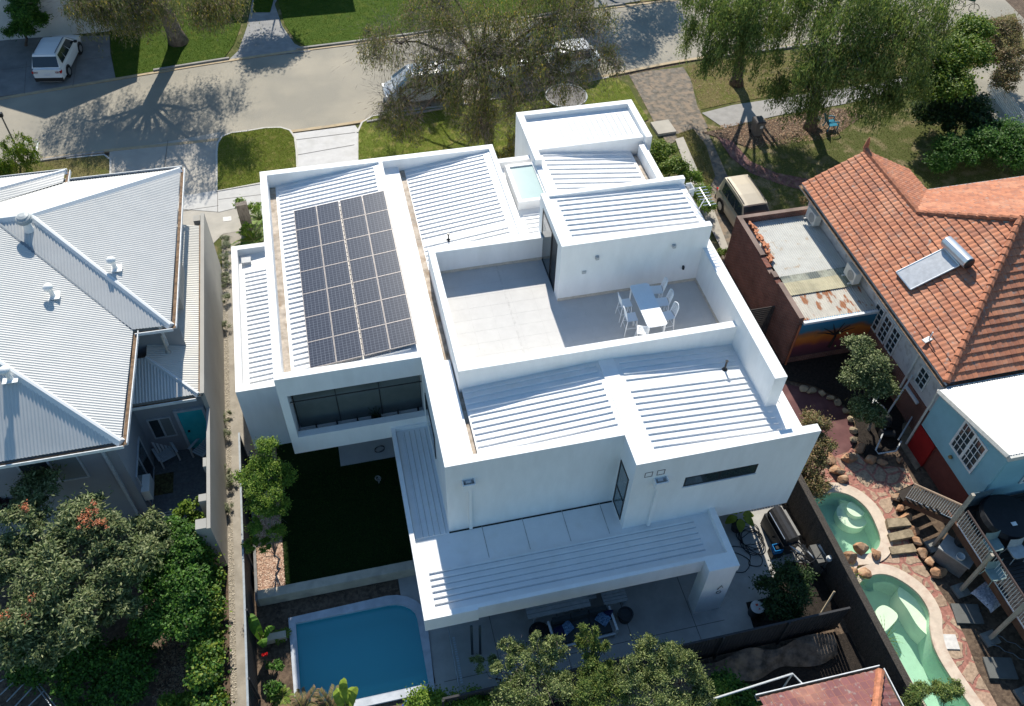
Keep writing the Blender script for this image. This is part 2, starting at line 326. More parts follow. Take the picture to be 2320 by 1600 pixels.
# loose stones along the boundary wall, one 'stuff' object
m = MB(); rr = random.Random(3)
for i in range(1500):
    s_ = rr.uniform(.02,.045); m.blob((rr.uniform(-6.2,-6.01), rr.uniform(8,36.5), .01), (s_,s_*rr.uniform(.6,1),s_*.5), i, .1, 0)
struct('pebble_base', MB().add([(-6.22,6,.006),(-6.0,6,.006),(-6.0,37,.006),(-6.22,37,.006)], [(0,1,2,3)]), mat('pebble_bed', (.36,.32,.26), .95, .4, 20, 1, 60))
obj('pebbles', m, mat('pebble', (.50,.45,.37), .9, .25, 9), kind='stuff')
# ================================================================ the white house
M_WHITE = mat('white_render', (.83,.83,.825), .75, .03, 3, .06, 60, dirt=((.74,.735,.72), 1.1, .52, .8), stretch=(1,1,.28))
M_DECK = mat('white_roof_sheet', (.76,.765,.765), .45, .04, 1.2, dirt=((.70,.69,.66), 1.6, .56, .8), spec=.4)
M_GLASS = mat('window_glass', (.03,.045,.05), .06, .1, 2, spec=.8)
M_DARK = flat('dark_frame', (.02,.022,.025), .4)
M_GUT = mat('gutter_grime', (.42,.36,.30), .8, .3, 3, dirt=((.25,.18,.12), 2, .5, .7))
WH = thing('white_house', 'large white flat-roofed modern house with parapets in the middle', 'house', (0,0,0))
wl = MB()
# west block: outer walls and parapets
wl.box(-3.15,-2.87,22.3,31.53,0,7.0); wl.box(-3.15,6.97,31.53,31.83,0,7.0)
wl.box(1.87,2.03,20.36,31.53,3.0,7.0)
wl.box(1.89,2.9,15.68,20.08,3.05,6.62); wl.box(1.89,2.02,15.68,20.08,6.62,7.0)
wl.box(2.03,2.7,20.08,31.53,6.0,6.62)
wl.box(-2.87,1.87,22.2,22.4,0,6.3)                               # back wall of the balcony
# loggia box, open to the south
wl.box(-3.15,-2.87,20.08,22.3,2.65,7.0); wl.box(-2.87,1.87,20.08,20.36,6.05,7.0); wl.box(1.87,2.03,20.08,20.36,2.65,7.0)
wl.box(-2.87,1.87,20.08,20.36,2.65,3.62); wl.box(-2.87,1.87,20.36,22.2,2.65,2.95); wl.box(-2.87,1.87,20.36,22.2,6.05,6.3)
wl.box(1.87,2.02,20.36,22.3,2.65,2.999)
# middle north roof and skylight court
wl.box(6.75,6.97,25.0,31.53,5.5,7.0); wl.box(6.97,8.57,31.1,31.38,0,6.5); wl.box(6.97,7.12,25.0,31.1,6.05,6.42)
# north box
wl.box(8.57,14.19,33.73,34.03,0,7); wl.box(8.57,8.87,30.3,33.73,0,7); wl.box(13.89,14.19,31.0,33.73,0,7); wl.box(8.87,13.89,31.25,31.45,5.5,6.83)
# east side
wl.box(13.6,13.9,14.48,31.0,2.55,6.62); wl.box(13.6,13.9,17.2,31.0,0,2.55); wl.box(8.57,8.8,25.3,30.3,5,6.72)
# south parapets and walls
wl.box(1.89,7.83,15.38,15.68,3.0,7.0); wl.box(7.83,8.1,14.48,15.68,3.0,7.0); wl.box(7.83,14.22,14.18,14.48,2.55,7.0); wl.box(8.1,13.6,14.48,17.2,2.55,2.75)
wl.box(7.9,8.45,15.68,18.64,6.5,7.0); wl.box(8.1,8.45,14.48,15.68,6.5,7.0)
# terrace parapets, penthouse
wl.box(2.96,7.42,24.62,24.98,6.2,7.62); wl.box(2.96,3.2,18.64,24.62,6.2,7.62); wl.box(3.2,12.98,18.64,18.93,6.2,7.62)
wl.box(12.98,13.42,15.74,22.26,6.4,8.15); wl.box(13.15,13.42,22.26,22.9,6.4,8.15)
wl.box(7.42,13.15,22.24,22.5,6.5,9.23); wl.box(7.42,13.15,25.08,25.3,6.0,9.23); wl.box(7.42,7.68,22.5,22.72,6.5,9.23); wl.box(7.42,7.68,24.85,25.08,6.5,9.23); wl.box(7.42,7.68,22.72,24.85,8.9,9.23)
wl.box(12.9,13.15,22.5,25.08,6.0,8.98); wl.box(12.95,13.15,22.5,22.52,8.98,9.23)
# ground floor
wl.box(.56,11.2,16.9,17.1,0,2.85); wl.box(.56,.76,17.1,22.3,0,2.85); wl.box(11.2,11.4,15.9,17.1,0,2.5); wl.box(11.4,13.6,15.7,15.9,0,2.55)
obj('wall', wl, M_WHITE, WH)
# west wing (single storey)
wg = MB(); wg.box(-4.97,-3.15,22.3,22.55,0,4.12); wg.box(-4.97,-4.72,22.55,30.4,0,4.12); wg.box(-4.97,-3.15,30.4,30.66,0,4.12)
obj('wing_wall', wg, M_WHITE, WH)
# roof decks: slab + ribs
def deck(x0,x1,y0,y1,zw,ze,ribs=None,axis='x',pitch=.26,zn=None,name='roof_deck',rx=None,skip=(),h=.05,thick=.12,w=.055):
    m = MB(); zz = lambda x: zw+(ze-zw)*(x-x0)/(x1-x0)
    m.hexa([(x0,y0,zw-thick),(x1,y0,ze-thick),(x1,y1,ze-thick),(x0,y1,zw-thick)], [(x0,y0,zw),(x1,y0,ze),(x1,y1,ze),(x0,y1,zw)])
    if ribs:
        a, b = ribs; n = int(round((b-a)/pitch))
        for i in range(n+1):
            t = a+(b-a)*i/n
            if i in skip: continue
            if axis == 'x':
                ra, rb = rx if rx else (x0, x1); za, zb = zz(ra), zz(rb)
                m.hexa([(ra,t-w/2,za+.001),(rb,t-w/2,zb+.001),(rb,t+w/2,zb+.001),(ra,t+w/2,za+.001)], [(ra,t-w/4,za+h),(rb,t-w/4,zb+h),(rb,t+w/4,zb+h),(ra,t+w/4,za+h)])
            else:
                ya, yb = rx if rx else (y0, y1); z = zz(t)
                m.hexa([(t-w/2,ya,z+.001),(t+w/2,ya,z+.001),(t+w/2,yb,z+.001),(t-w/2,yb,z+.001)], [(t-w/4,ya,z+h),(t+w/4,ya,z+h),(t+w/4,yb,z+h),(t-w/4,yb,z+h)])
    return obj(name, m, M_DECK, WH)
deck(-2.62,1.87,20.36,31.53,6.38,6.93,(20.62,31.3),rx=(-2.5,1.62))
deck(2.95,6.75,24.98,31.53,6.42,6.9,(25.3,31.3),rx=(2.98,6.45),skip=(5,))
deck(7.12,8.57,25.0,31.1,6.2,6.2,(25.3,27.7),rx=(7.4,8.57))
deck(8.87,13.89,31.45,33.73,6.78,6.78,(9.5,13.5),axis='y',rx=(31.46,33.35),pitch=.27,h=.05,w=.04)
for i in range(16): x = 9.5+4.0*i/15; obj('rib_shade', MB().box(x+.021,x+.056,31.46,33.35,6.7805,6.784), mat('rib_shade_dark', (.12,.125,.13), .7), WH)  # dark strip beside each rib: the rib's shade laid on as colour
mat('rib_shade_grey', (.50,.51,.52), .7)  # grey of the painted shade strips beside the lower ribs
deck(8.8,13.35,25.3,31.25,6.7,6.12,(25.6,31.0),rx=(9.1,13.2),pitch=.34)
deck(7.68,12.9,22.5,25.08,9.16,8.96,(22.85,24.85),rx=(7.95,12.9),pitch=.28)
deck(3.05,7.9,15.68,18.64,6.66,6.96,(15.9,18.45),rx=(3.1,7.75))
deck(8.45,12.98,14.48,18.64,6.97,6.66,(14.75,18.4),rx=(8.6,12.85),skip=(10,))
deck(12.98,13.6,14.48,15.74,6.66,6.6,(14.75,15.5),rx=(12.98,13.15))
deck(12.98,13.6,15.74,22.0,6.6,6.55); deck(-4.72,-3.15,22.55,30.4,3.72,3.85,(23.0,29.2),rx=(-4.5,-3.3))
for q in ((-2.87,-2.62,20.36,31.53,6.2,6.33),(2.7,2.95,18.64,31.53,6.2,6.4),(2.9,3.05,15.68,18.64,6.3,6.5),(13.35,13.6,25.3,31.0,5.9,6.03)): obj('gutter', MB().box(*q), M_GUT, WH)
# link roof and awning
deck(.7,1.89,15.3,20.0,3.08,3.08,(.95,1.75),axis='y',rx=(15.3,19.9),pitch=.2,name='link_roof',h=.045,w=.05)
aw = MB(); aw.box(.52,.68,12.44,20.08,2.47,3.25); aw.box(.52,2.3,12.24,12.44,2.47,3.25); aw.box(2.3,10.15,12.30,12.44,2.47,3.25); aw.box(11.02,11.25,12.44,14.18,2.55,3.25); aw.box(10.15,11.25,11.88,12.44,2.9,3.25); aw.box(.68,1.89,20.0,20.08,2.9,3.25)
obj('awning_fascia', aw, M_WHITE, WH)
deck(.68,11.02,12.44,15.3,3.03,3.03,(12.82,13.95),rx=(.95,10.4),pitch=.226,name='awning_roof',h=.06,w=.07)
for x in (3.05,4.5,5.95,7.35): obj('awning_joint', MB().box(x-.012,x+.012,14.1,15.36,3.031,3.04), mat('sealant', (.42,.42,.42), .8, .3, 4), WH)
for i in range(6): y = 12.82+1.13*i/5; obj('rib_shade', MB().box(.95,10.4,y-.062,y-.036,3.0305,3.034), MATS['rib_shade_grey'], WH)  # painted shade line on the south side of each awning rib
for i in range(5): x = .95+.2*i; obj('rib_shade', MB().box(x+.026,x+.044,15.3,19.9,3.0805,3.084), MATS['rib_shade_grey'], WH)  # painted shade line along each link roof rib
obj('column', MB().box(10.17,11.2,11.88,12.44,0,2.9), M_WHITE, WH)
# terrace floor
tf = mat('terrace_tile', (.55,.54,.525), .8, .04, 2, .05, dirt=((.51,.50,.485), .7, .5, .8))
m = MB(); m.box(3.2,7.68,18.93,24.62,6.3,6.5); m.box(7.68,12.98,18.93,22.24,6.3,6.5); obj('terrace_floor', m, tf, WH)
m = MB()
for i in range(1,12): m.box(3.2,12.98 if 18.93+i*.6 < 22.2 else 7.4,18.93+i*.6-.005,18.93+i*.6+.005,6.5005,6.502) if 18.93+i*.6 < 24.6 else None
for i in range(1,12): m.box(3.2+i*.85-.005,3.2+i*.85+.005,18.93,22.24 if 3.2+i*.85 > 7.4 else 24.62,6.5002,6.5023)
m.box(5.54,5.62,18.93,24.62,6.5004,6.504)
obj('tile_joint', m, mat('grout', (.525,.515,.50), .9), WH)
sk = MB(); sk.box(3.2,7.42,24.60,24.62,6.5,6.62); sk.box(7.42,12.98,22.22,22.24,6.5,6.62); sk.box(12.96,12.98,18.93,22.22,6.5,6.62)
obj('skirting', sk, mat('skirting_stone', (.55,.50,.43), .8), WH)
# penthouse sliding door
dr = obj('sliding_door', MB().box(7.45,7.52,22.72,24.85,6.5,8.9), mat('door_black', (.018,.02,.024), .35), WH)
obj('pane', MB().box(7.425,7.449,23.55,24.75,6.62,8.75), M_GLASS, dr); obj('pane', MB().box(7.43,7.449,23.95,24.12,6.75,8.6), flat('pane_light', (.5,.53,.55), .1), dr)
obj('door_frame', MB().box(7.41,7.449,22.72,22.78,6.5,8.9).box(7.41,7.449,24.79,24.85,6.5,8.9).box(7.41,7.449,23.5,23.55,6.56,8.84).box(7.41,7.449,22.78,24.79,6.5,6.56).box(7.41,7.449,22.78,24.79,8.84,8.9), M_DARK, dr)
# skylight
sf = MB(); zs = 6.62
sf.box(7.3,7.47,28.1,30.72,6.2,zs); sf.box(8.5,8.568,28.1,30.72,6.2,zs); sf.box(7.47,8.5,28.1,28.27,6.2,zs); sf.box(7.47,8.5,30.55,30.72,6.2,zs)
sky_ = obj('skylight', sf, M_WHITE, WH)
obj('pane', MB().box(7.47,8.5,28.27,30.55,6.5,6.56), mat('skylight_glass', (.34,.46,.45), .15, .03, 1, spec=.6), sky_)
# windows
def window(name, fr, gl, mf=M_DARK, mg=M_GLASS, p=WH, pane='pane'):
    f = obj(name, fr, mf, p); obj(pane, gl, mg, f); return f
m = MB(); x0,x1,z0,z1 = 9.72,12.33,5.13,5.67; y = 14.18
m.box(x0,x1,y-.01,y+.03,z0,z0+.06); m.box(x0,x1,y-.01,y+.03,z1-.05,z1); m.box(x0,x0+.05,y-.01,y+.03,z0+.06,z1-.05); m.box(x1-.05,x1,y-.01,y+.03,z0+.06,z1-.05); m.box(10.95,11.0,y-.01,y+.03,z0+.06,z1-.05)
wn = window('window', m, MB().box(x0+.05,10.95,y-.006,y-.002,z0+.06,z1-.05).box(11.0,x1-.05,y-.006,y-.002,z0+.06,z1-.05))
obj('sill', MB().box(x0-.03,x1+.03,y-.05,y-.0105,z0-.05,z0-.005), M_WHITE, wn)
m = MB(); x = 7.83; y0,y1,z0,z1 = 14.45,15.27,3.2,5.75
m.box(x-.03,x-.001,y0,y0+.06,z0,z1); m.box(x-.03,x-.001,y1-.06,y1,z0,z1); m.box(x-.03,x-.001,y0+.06,y1-.06,z0,z0+.06); m.box(x-.03,x-.001,y0+.06,y1-.06,z1-.06,z1); m.box(x-.03,x-.001,y0+.06,y1-.06,4.25,4.31)
window('window', m, MB().box(x-.012,x-.002,y0+.06,y1-.06,z0+.06,4.25).box(x-.012,x-.002,y0+.06,y1-.06,4.31,z1-.06), mg=mat('window_glass_blue', (.10,.15,.18), .06, .1, 1, spec=.8))
window('window', MB().box(1.86,1.889,17.6,19.6,4.3,5.6), MB().box(1.85,1.8595,17.65,19.55,4.36,5.54))
# balcony interior: back glazing, rail, pegs
bg = obj('balcony_glazing', MB().box(-2.8,1.84,21.0,21.02,3.0,6.04), mat('balcony_glass', (.12,.14,.135), .12, .1, 1, spec=.6), WH)
obj('mullion', MB().box(-1.3,-1.27,20.98,20.999,3.0,6.04), M_DARK, bg); obj('mullion', MB().box(.3,.33,20.98,20.999,3.0,6.04), M_DARK, bg)
obj('balcony_ledge', MB().box(-2.87,1.87,20.90,21.10,2.95,2.998), M_WHITE, WH)
for i in range(6): obj('balcony_light', MB().box(-2.25+i*.78,-2.19+i*.78,20.86,20.93,3.0,3.16), M_DARK, WH)
obj('balcony_rail', MB().tube([(-2.87,20.42,5.27),(1.87,20.42,5.27)], .025), M_DARK, WH)
obj('doorway', MB().box(10.2,11.1,16.87,16.899,0,2.3).box(1.2,9.2,16.87,16.899,.1,2.5), M_GLASS, WH)
obj('laundry_window', MB().box(11.7,12.5,15.67,15.699,.2,2.2), M_GLASS, WH)
# rain heads with downpipes
def rainhead(x, y, z, w, pd, zb, name='rain_head'):
    m = MB(); m.box(x-w/2,x+w/2,y-.26,y-.22,z-.34,z); m.box(x-w/2,x-w/2+.03,y-.22,y-.001,z-.34,z); m.box(x+w/2-.03,x+w/2,y-.22,y-.001,z-.34,z); m.box(x-w/2+.03,x+w/2-.03,y-.22,y-.001,z-.34,z-.3)
    h = obj(name, m, M_WHITE, WH); obj('downpipe', MB().box(x-.02-pd,x+.09-pd,y-.11,y-.001,zb,z-.341), M_WHITE, h)
    obj('spout', MB().box(x-.09,x+.09,y-.1,y-.001,z-.16,z-.1), flat('spout_light', (.7,.7,.7)), h)
rainhead(2.62,15.38,6.12,.42,.0,3.09); rainhead(8.78,14.18,6.03,.46,.05,3.07)
m = MB(); m.box(13.13,13.17,22.7,24.95,8.9,8.98); obj('roof_gutter', m, MATS['kerb_top'], WH)
def rh_e(y, z, zb):
    m = MB(); x = 13.9; m.box(x+.2,x+.23,y-.22,y+.22,z-.3,z); m.box(x+.001,x+.2,y-.22,y-.19,z-.3,z); m.box(x+.001,x+.2,y+.19,y+.22,z-.3,z); m.box(x+.001,x+.2,y-.19,y+.19,z-.3,z-.27)
    h = obj('rain_head', m, M_WHITE, WH); obj('downpipe', MB().box(x+.03,x+.13,y-.05,y+.05,zb,z-.301), M_WHITE, h)
rh_e(16.9,6.5,0)
m = MB(); x = 13.15; y = 24.75; m.box(x+.2,x+.22,y-.2,y+.2,8.75,9.1); m.box(x+.001,x+.2,y-.2,y-.17,8.75,9.1); m.box(x+.001,x+.2,y+.17,y+.2,8.75,9.1); obj('rain_head', m, M_WHITE, WH)
# small vents and lights
obj('wall_vent', MB().box(8.2,8.22,14.165,14.179,6.17,6.44).box(8.45,8.47,14.165,14.179,6.17,6.44).box(8.22,8.45,14.165,14.179,6.17,6.19).box(8.22,8.45,14.165,14.179,6.42,6.44), flat('vent_line', (.22,.19,.19)), WH)
obj('wall_vent', MB().box(8.62,8.64,14.165,14.179,6.17,6.44).box(8.87,8.89,14.165,14.179,6.17,6.44).box(8.64,8.87,14.165,14.179,6.17,6.19).box(8.64,8.87,14.165,14.179,6.42,6.44), MATS['vent_line'], WH)
for x, z in ((8.79,8.49),(11.75,8.52)): obj('wall_light', MB().box(x-.06,x+.06,22.12,22.239,z-.06,z+.06), flat('light_grey', (.45,.46,.47)), WH)
obj('power_outlet', MB().box(8.28,8.44,22.2,22.239,7.76,7.88), MATS['light_grey'], WH)
obj('outdoor_tap', MB().box(12.3,12.36,22.14,22.239,7.25,7.4), M_DARK, WH)
obj('pipe_flashing', MB().lathe((4.0,26.4,6.55), [(.1,0),(.1,.03),(.03,.1),(.03,.3),(.06,.31),(.05,.36)], 10), M_DARK, WH)
obj('pipe_flashing', MB().lathe((12.25,17.55,6.7), [(.1,0),(.1,.03),(.035,.1),(.035,.45),(.06,.46)], 10), M_DARK, WH)
m = MB(); m.box(-4.6,-4.2,29.75,30.1,3.74,3.9); obj('roof_drain', m, MATS['light_grey'], WH)
m = MB(); m.tube([(12.98,24.4,9.05),(13.25,24.0,9.6),(13.25,22.9,9.6)], .02)
for i in range(7): m.tube([(13.0,24.0-i*.17,9.6),(13.5,24.0-i*.17,9.6)], .012)
m.tube([(13.05,23.4,8.95),(13.25,23.4,9.6)], .02)
# television aerial bolted to the penthouse: a thing of its own look but part of the roof
obj('aerial', m, mat('aluminium', (.6,.62,.64), .3, metal=.9), WH)
# solar panels
pv = bpy.data.materials.new('solar_cells'); pv.use_nodes = True; n = pv.node_tree.nodes; l = pv.node_tree.links; b = n['Principled BSDF']
tc = n.new('ShaderNodeTexCoord'); bk = n.new('ShaderNodeTexBrick'); bk.offset = 0; bk.inputs['Color1'].default_value = (.03,.036,.055,1); bk.inputs['Color2'].default_value = (.04,.046,.066,1)
bk.inputs['Mortar'].default_value = (.15,.165,.20,1); bk.inputs['Scale'].default_value = 1; bk.inputs['Mortar Size'].default_value = .006; bk.inputs['Brick Width'].default_value = .143; bk.inputs['Row Height'].default_value = .122
l.new(tc.outputs['Object'], bk.inputs[0]); l.new(bk.outputs[0], b.inputs['Base Color']); b.inputs['Roughness'].default_value = .22; b.inputs['Specular IOR Level'].default_value = .45
SA_ = thing('solar_array', 'array of dark solar panels in seven rows on the west roof of the white house', 'solar panels', (0,0,0))
tl = math.atan((6.93-6.38)/4.49); w, h = .928, 1.238
fme = MB().box(0,w,0,.014,0,.04).box(0,w,h-.014,h,0,.04).box(0,.014,.014,h-.014,0,.04).box(w-.014,w,.014,h-.014,0,.04); cme = MB().box(.014,w-.014,.014,h-.014,.005,.032); k = 0
for r_ in range(7):
    for c_ in range(4):
        x = -1.93+c_*.935+(.04 if c_ > 1 else 0); y = 29.35-1.245*(r_+1)+.02; z = 6.38+(x+2.62)*math.tan(tl)+.16
        if k == 0: p0 = obj('solar_panel', fme, mat('panel_alu', (.36,.33,.32), .5, metal=.3), SA_); c0_ = obj('cell_sheet', cme, pv, p0); o = p0
        else: o = clone(p0, parent=SA_)
        k += 1; o.location = (x, y, z); o.rotation_euler = (0, -tl, 0)
obj('panel_rail', MB().box(-.075,-.03,20.66,29.36,6.70,6.72), mat('rail_strip', (.55,.53,.5), .5), SA_)
obj('panel_rail', MB().box(-1.9,1.75,20.45+.2,20.49+.2,6.5,6.53), MATS['aluminium'], SA_)
# ================================================================ pools
def wmat(name, tint, absorb, rip=.25):
    m = bpy.data.materials.new(name); m.use_nodes = True; n = m.node_tree.nodes; l = m.node_tree.links; n.remove(n['Principled BSDF'])
    t = n.new('ShaderNodeBsdfTransparent'); t.inputs[0].default_value = (*tint, 1); g = n.new('ShaderNodeBsdfGlossy'); g.inputs['Roughness'].default_value = .04
    d = n.new('ShaderNodeBsdfDiffuse'); d.inputs[0].default_value = (*absorb[:3], 1); m0 = n.new('ShaderNodeMixShader'); m0.inputs[0].default_value = absorb[3]
    l.new(t.outputs[0], m0.inputs[1]); l.new(d.outputs[0], m0.inputs[2])
    lw = n.new('ShaderNodeLayerWeight'); lw.inputs[0].default_value = .5; f = n.new('ShaderNodeMath'); f.operation = 'MULTIPLY_ADD'; f.inputs[1].default_value = .16; f.inputs[2].default_value = .01; l.new(lw.outputs['Facing'], f.inputs[0]); ms = n.new('ShaderNodeMixShader'); l.new(f.outputs[0], ms.inputs[0]); l.new(m0.outputs[0], ms.inputs[1]); l.new(g.outputs[0], ms.inputs[2])
    tc = n.new('ShaderNodeTexCoord'); nz = n.new('ShaderNodeTexNoise'); nz.inputs['Scale'].default_value = 3.5; nz.inputs['Detail'].default_value = 3; l.new(tc.outputs['Object'], nz.inputs['Vector'])
    bp = n.new('ShaderNodeBump'); bp.inputs['Strength'].default_value = rip; bp.inputs['Distance'].default_value = .03; l.new(nz.outputs[0], bp.inputs['Height']); l.new(bp.outputs[0], g.inputs['Normal']); l.new(bp.outputs[0], lw.inputs['Normal'])
    l.new(ms.outputs[0], n['Material Output'].inputs[0]); return m
def pool(name, label, lp, depth, cw, mb_, mc, mw, wz=-.13, cz=.06, cop=None):
    c = (sum(p[0] for p in lp)/len(lp), sum(p[1] for p in lp)/len(lp), 0); t = thing(name, label, 'swimming pool', c); n = len(lp); m = MB()
    for i in range(n):
        j = (i+1) % n; m.add([(*lp[i],-depth),(*lp[j],-depth),(*lp[j],0.0),(*lp[i],0.0)], [(0,1,2,3)])
    fl = fill([lp], -depth); m.add(fl.v, fl.f); obj('basin', m, mb_, t)
    o = cop or offset_loop(lp, cw); inn = offset_loop(lp, -.03); k = MB()
    for i in range(n):
        j = (i+1) % n; k.hexa([(*inn[i],-.03),(*o[i],-.03),(*o[j],-.03),(*inn[j],-.03)], [(*inn[i],cz),(*o[i],cz),(*o[j],cz),(*inn[j],cz)])
    obj('coping', k, mc, t); obj('water', fill([offset_loop(lp, .02)], wz), mw, t); return t
MW1 = wmat('water_blue', (.62,.94,.95), (.10,.52,.58,.45)); MW2 = wmat('water_green', (.92,.99,.94), (.34,.68,.46,.10), .5)
MBAS = mat('basin_pale', (.46,.66,.52), .7, .1, 1.2, dirt=((.38,.56,.44), 1.1, .5, .75))
PA = pool('plunge_pool', 'rectangular blue plunge pool with pale stone coping beside the dark lawn', WPOOL, 1.4, .32, mat('basin_blue', (.22,.55,.66), .7, .06, 1), mat('coping_stone', (.50,.53,.58), .8, .1, 2, .2, dirt=((.40,.43,.48), 3, .45, .7)), MW1)
obj('step', MB().box(-2.2,.36,11.44,11.95,-.9,-.3), MATS['basin_blue'], PA)
MCOP = mat('coping_cream', (.60,.50,.40), .8, .1, 2.5, .2, dirt=((.50,.38,.30), 3, .5, .7))
PB = pool('spa_pool', 'small round green pool with curved white steps and cream coping', P1, 1.0, .42, MBAS, MCOP, MW2)
cx, cy = G(1932,1165,-.5)[:2]
obj('step', MB().lathe((cx,cy,-.98), [(.62,0),(.62,.42)], 28), mat('step_white', (.88,.90,.74), .7, .05, 3), PB); obj('step', MB().lathe((cx+.12,cy+.1,-.55), [(.36,0),(.36,.25)], 24), MATS['step_white'], PB)
PC = pool('lagoon_pool', 'long kidney-shaped green pool with cream coping beside the crazy paving', P2, 1.3, .40, MBAS, MCOP, MW2)
b = GP([(1985,1385),(2005,1370),(2035,1392),(2022,1415),(2000,1428)], -.4); obj('seat_ledge', MB().prism(smooth_loop(b, 5), -1.28, -.45), MATS['step_white'], PC)
b = GP([(2040,1330),(2075,1350),(2100,1400),(2106,1440),(2080,1420),(2055,1380),(2035,1350)], -.4); obj('shelf', MB().prism(smooth_loop(b, 5), -1.28, -.38), MATS['step_white'], PC)
# ================================================================ fences
M_FD = mat('fence_dark', (.035,.035,.038), .7, .15, 3)
def slat_fence(name, label, a, b, h, z0=0, slat='v', m=M_FD, cap=None, step=.12, th=.03, group=None):
    t = thing(name, label, 'fence', (a[0],a[1],z0)); L = math.hypot(b[0]-a[0], b[1]-a[1]); ux, uy = (b[0]-a[0])/L, (b[1]-a[1])/L; an = math.atan2(uy, ux); p = MB(); n = int(L/step)
    for i in range(n): s_ = (i+.5)*L/n; p.obox((a[0]+ux*s_, a[1]+uy*s_), (L/n*.82, th, h-.06), an, z0+.02)
    obj('slat_panel', p, m, t); r_ = MB()
    for z in (.25, h-.35): r_.obox(((a[0]+b[0])/2-uy*.035, (a[1]+b[1])/2+ux*.035), (L, .03, .06), an, z0+z)
    r_.obox(((a[0]+b[0])/2, (a[1]+b[1])/2), (L, .07, .05), an, z0+h-.05); obj('rail', r_, cap or m, t)
    for i in range(int(L/2.4)+1): s_ = min(L, i*2.4); obj('post', MB().obox((a[0]+ux*s_+uy*.06, a[1]+uy*s_-ux*.06), (.07,.07,h), an, z0), m, t)
    return t
slat_fence('slat_fence', 'long dark slatted fence beside the pebble path and the blue pool', (-5.33,5.0), (-5.33,22.2), 1.8, cap=mat('rail_steel', (.30,.33,.35), .5))
slat_fence('slat_fence', 'black slatted fence across the end of the patio below the column', (.7,10.22), (15.0,10.22), 1.75, cap=M_FD)
bf = thing('brush_fence', 'grey brushwood fence between the patio and the two green pools', 'fence', (15.6,10,0))
def rough_wall(name, x0, y0, x1, y1, z, w, m, par, n=60):
    k = MB(); rr = random.Random(5); L = math.hypot(x1-x0,y1-y0); ux, uy = (x1-x0)/L, (y1-y0)/L; pr = []
    for i in range(n+1):
        s_ = L*i/n; a = w/2+rr.uniform(-.03,.03); b = w/2+rr.uniform(-.03,.03); zz = z+rr.uniform(-.04,.04); px, py = x0+ux*s_, y0+uy*s_
        pr.append([(px-uy*a,py+ux*a,0),(px-uy*a*.9,py+ux*a*.9,zz-.1),(px,py,zz),(px+uy*b*.9,py-ux*b*.9,zz-.08),(px+uy*b,py-ux*b,0)])
    vs = [q for p in pr for q in p]; fs = [(i*5+j, i*5+j+1, (i+1)*5+j+1, (i+1)*5+j) for i in range(n) for j in range(4)]
    k.add(vs, fs); return obj(name, k, m, par)
rough_wall('brush_panel', 15.62,4,15.62,17.6, 1.75,.26, mat('brushwood', (.085,.072,.06), .95, .5, 5, 1, 60, stretch=(3,14,1.5), dirt=((.19,.17,.15), 9, .55, .7)), bf, 110)
obj('capping', MB().add([(15.5,4,1.77),(15.74,4,1.77),(15.74,17.6,1.77),(15.5,17.6,1.77)], [(0,1,2,3)]), MATS['brushwood'], bf)
tf2 = thing('timber_fence', 'brown timber side fence behind the barbecue under the overhang', 'fence', (13.9,17.4,0)); m = MB()
for i in range(14): m.box(13.95+i*.12,14.06+i*.12,17.5,17.53,0,1.7)
obj('paling', m, mat('paling_brown', (.17,.09,.05), .9, .3, 4), tf2); obj('rail', MB().box(13.9,15.6,17.45,17.499,1.3,1.4), mat('rail_pale', (.5,.42,.3), .8), tf2)
t = thing('side_gate', 'dark horizontal-board fence between the white house and the brick shed', 'fence', (13.9,24.3,0)); m = MB()
for i in range(14): m.box(13.91,18.5,24.28,24.31,.04+i*.13,.15+i*.13)
obj('board_panel', m, mat('board_charcoal', (.075,.065,.06), .9, .2, 3), t)
for x in (13.96,16.2,18.44): obj('post', MB().box(x-.04,x+.04,24.2,24.279,0,1.9), MATS['board_charcoal'], t)
# boundary wall of the grey house
M_GREY = mat('grey_render', (.27,.285,.31), .85, .04, 1.5, .1, 40, dirt=((.235,.25,.27), .5, .5, .8))
M_GREYD = mat('boundary_render', (.36,.35,.325), .85, .07, .7, .1, 40, dirt=((.35,.34,.31), .4, .5, .8))
bw = thing('boundary_wall', 'long tall grey rendered boundary wall beside the pebble path', 'wall', (-6.35,17,0))
obj('wall_panel', MB().box(-6.35,-6.22,17.45,22.9,0,2.78).box(-6.38,-6.22,22.9,33.8,0,3.70), M_GREYD, bw)
obj('pier', MB().box(-6.47,-6.35,20.1,20.5,0,2.82).box(-6.62,-6.35,18.6,18.9,0,2.82), M_GREYD, bw); obj('pier', MB().box(-6.72,-6.35,17.45,17.85,0,2.84), M_GREYD, bw); obj('pier', MB().box(-6.72,-6.42,33.4,33.8,0,3.6), M_GREYD, bw)
rt = thing('retaining_wall', 'cream limestone retaining wall between the dark lawn and the blue pool', 'wall', (-5,15.7,0))
M_LIME = mat('limestone', (.50,.44,.35), .9, .12, 1.5, .3, 40, dirt=((.38,.33,.27), 2, .5, .7))
obj('wall_panel', MB().box(-5.1,.56,15.55,15.9,0,.56), M_LIME, rt)
obj('side_panel', MB().box(-5.2,-5.1,15.55,22.2,0,.5), mat('steel_edge', (.2,.2,.2), .8), rt)
rt = thing('retaining_wall', 'short limestone garden wall by the banana plants at the pool corner', 'wall', (-5,14.2,0)); obj('wall_panel', MB().box(-5.1,-4.24,14.05,14.3,0,.3), M_LIME, rt)
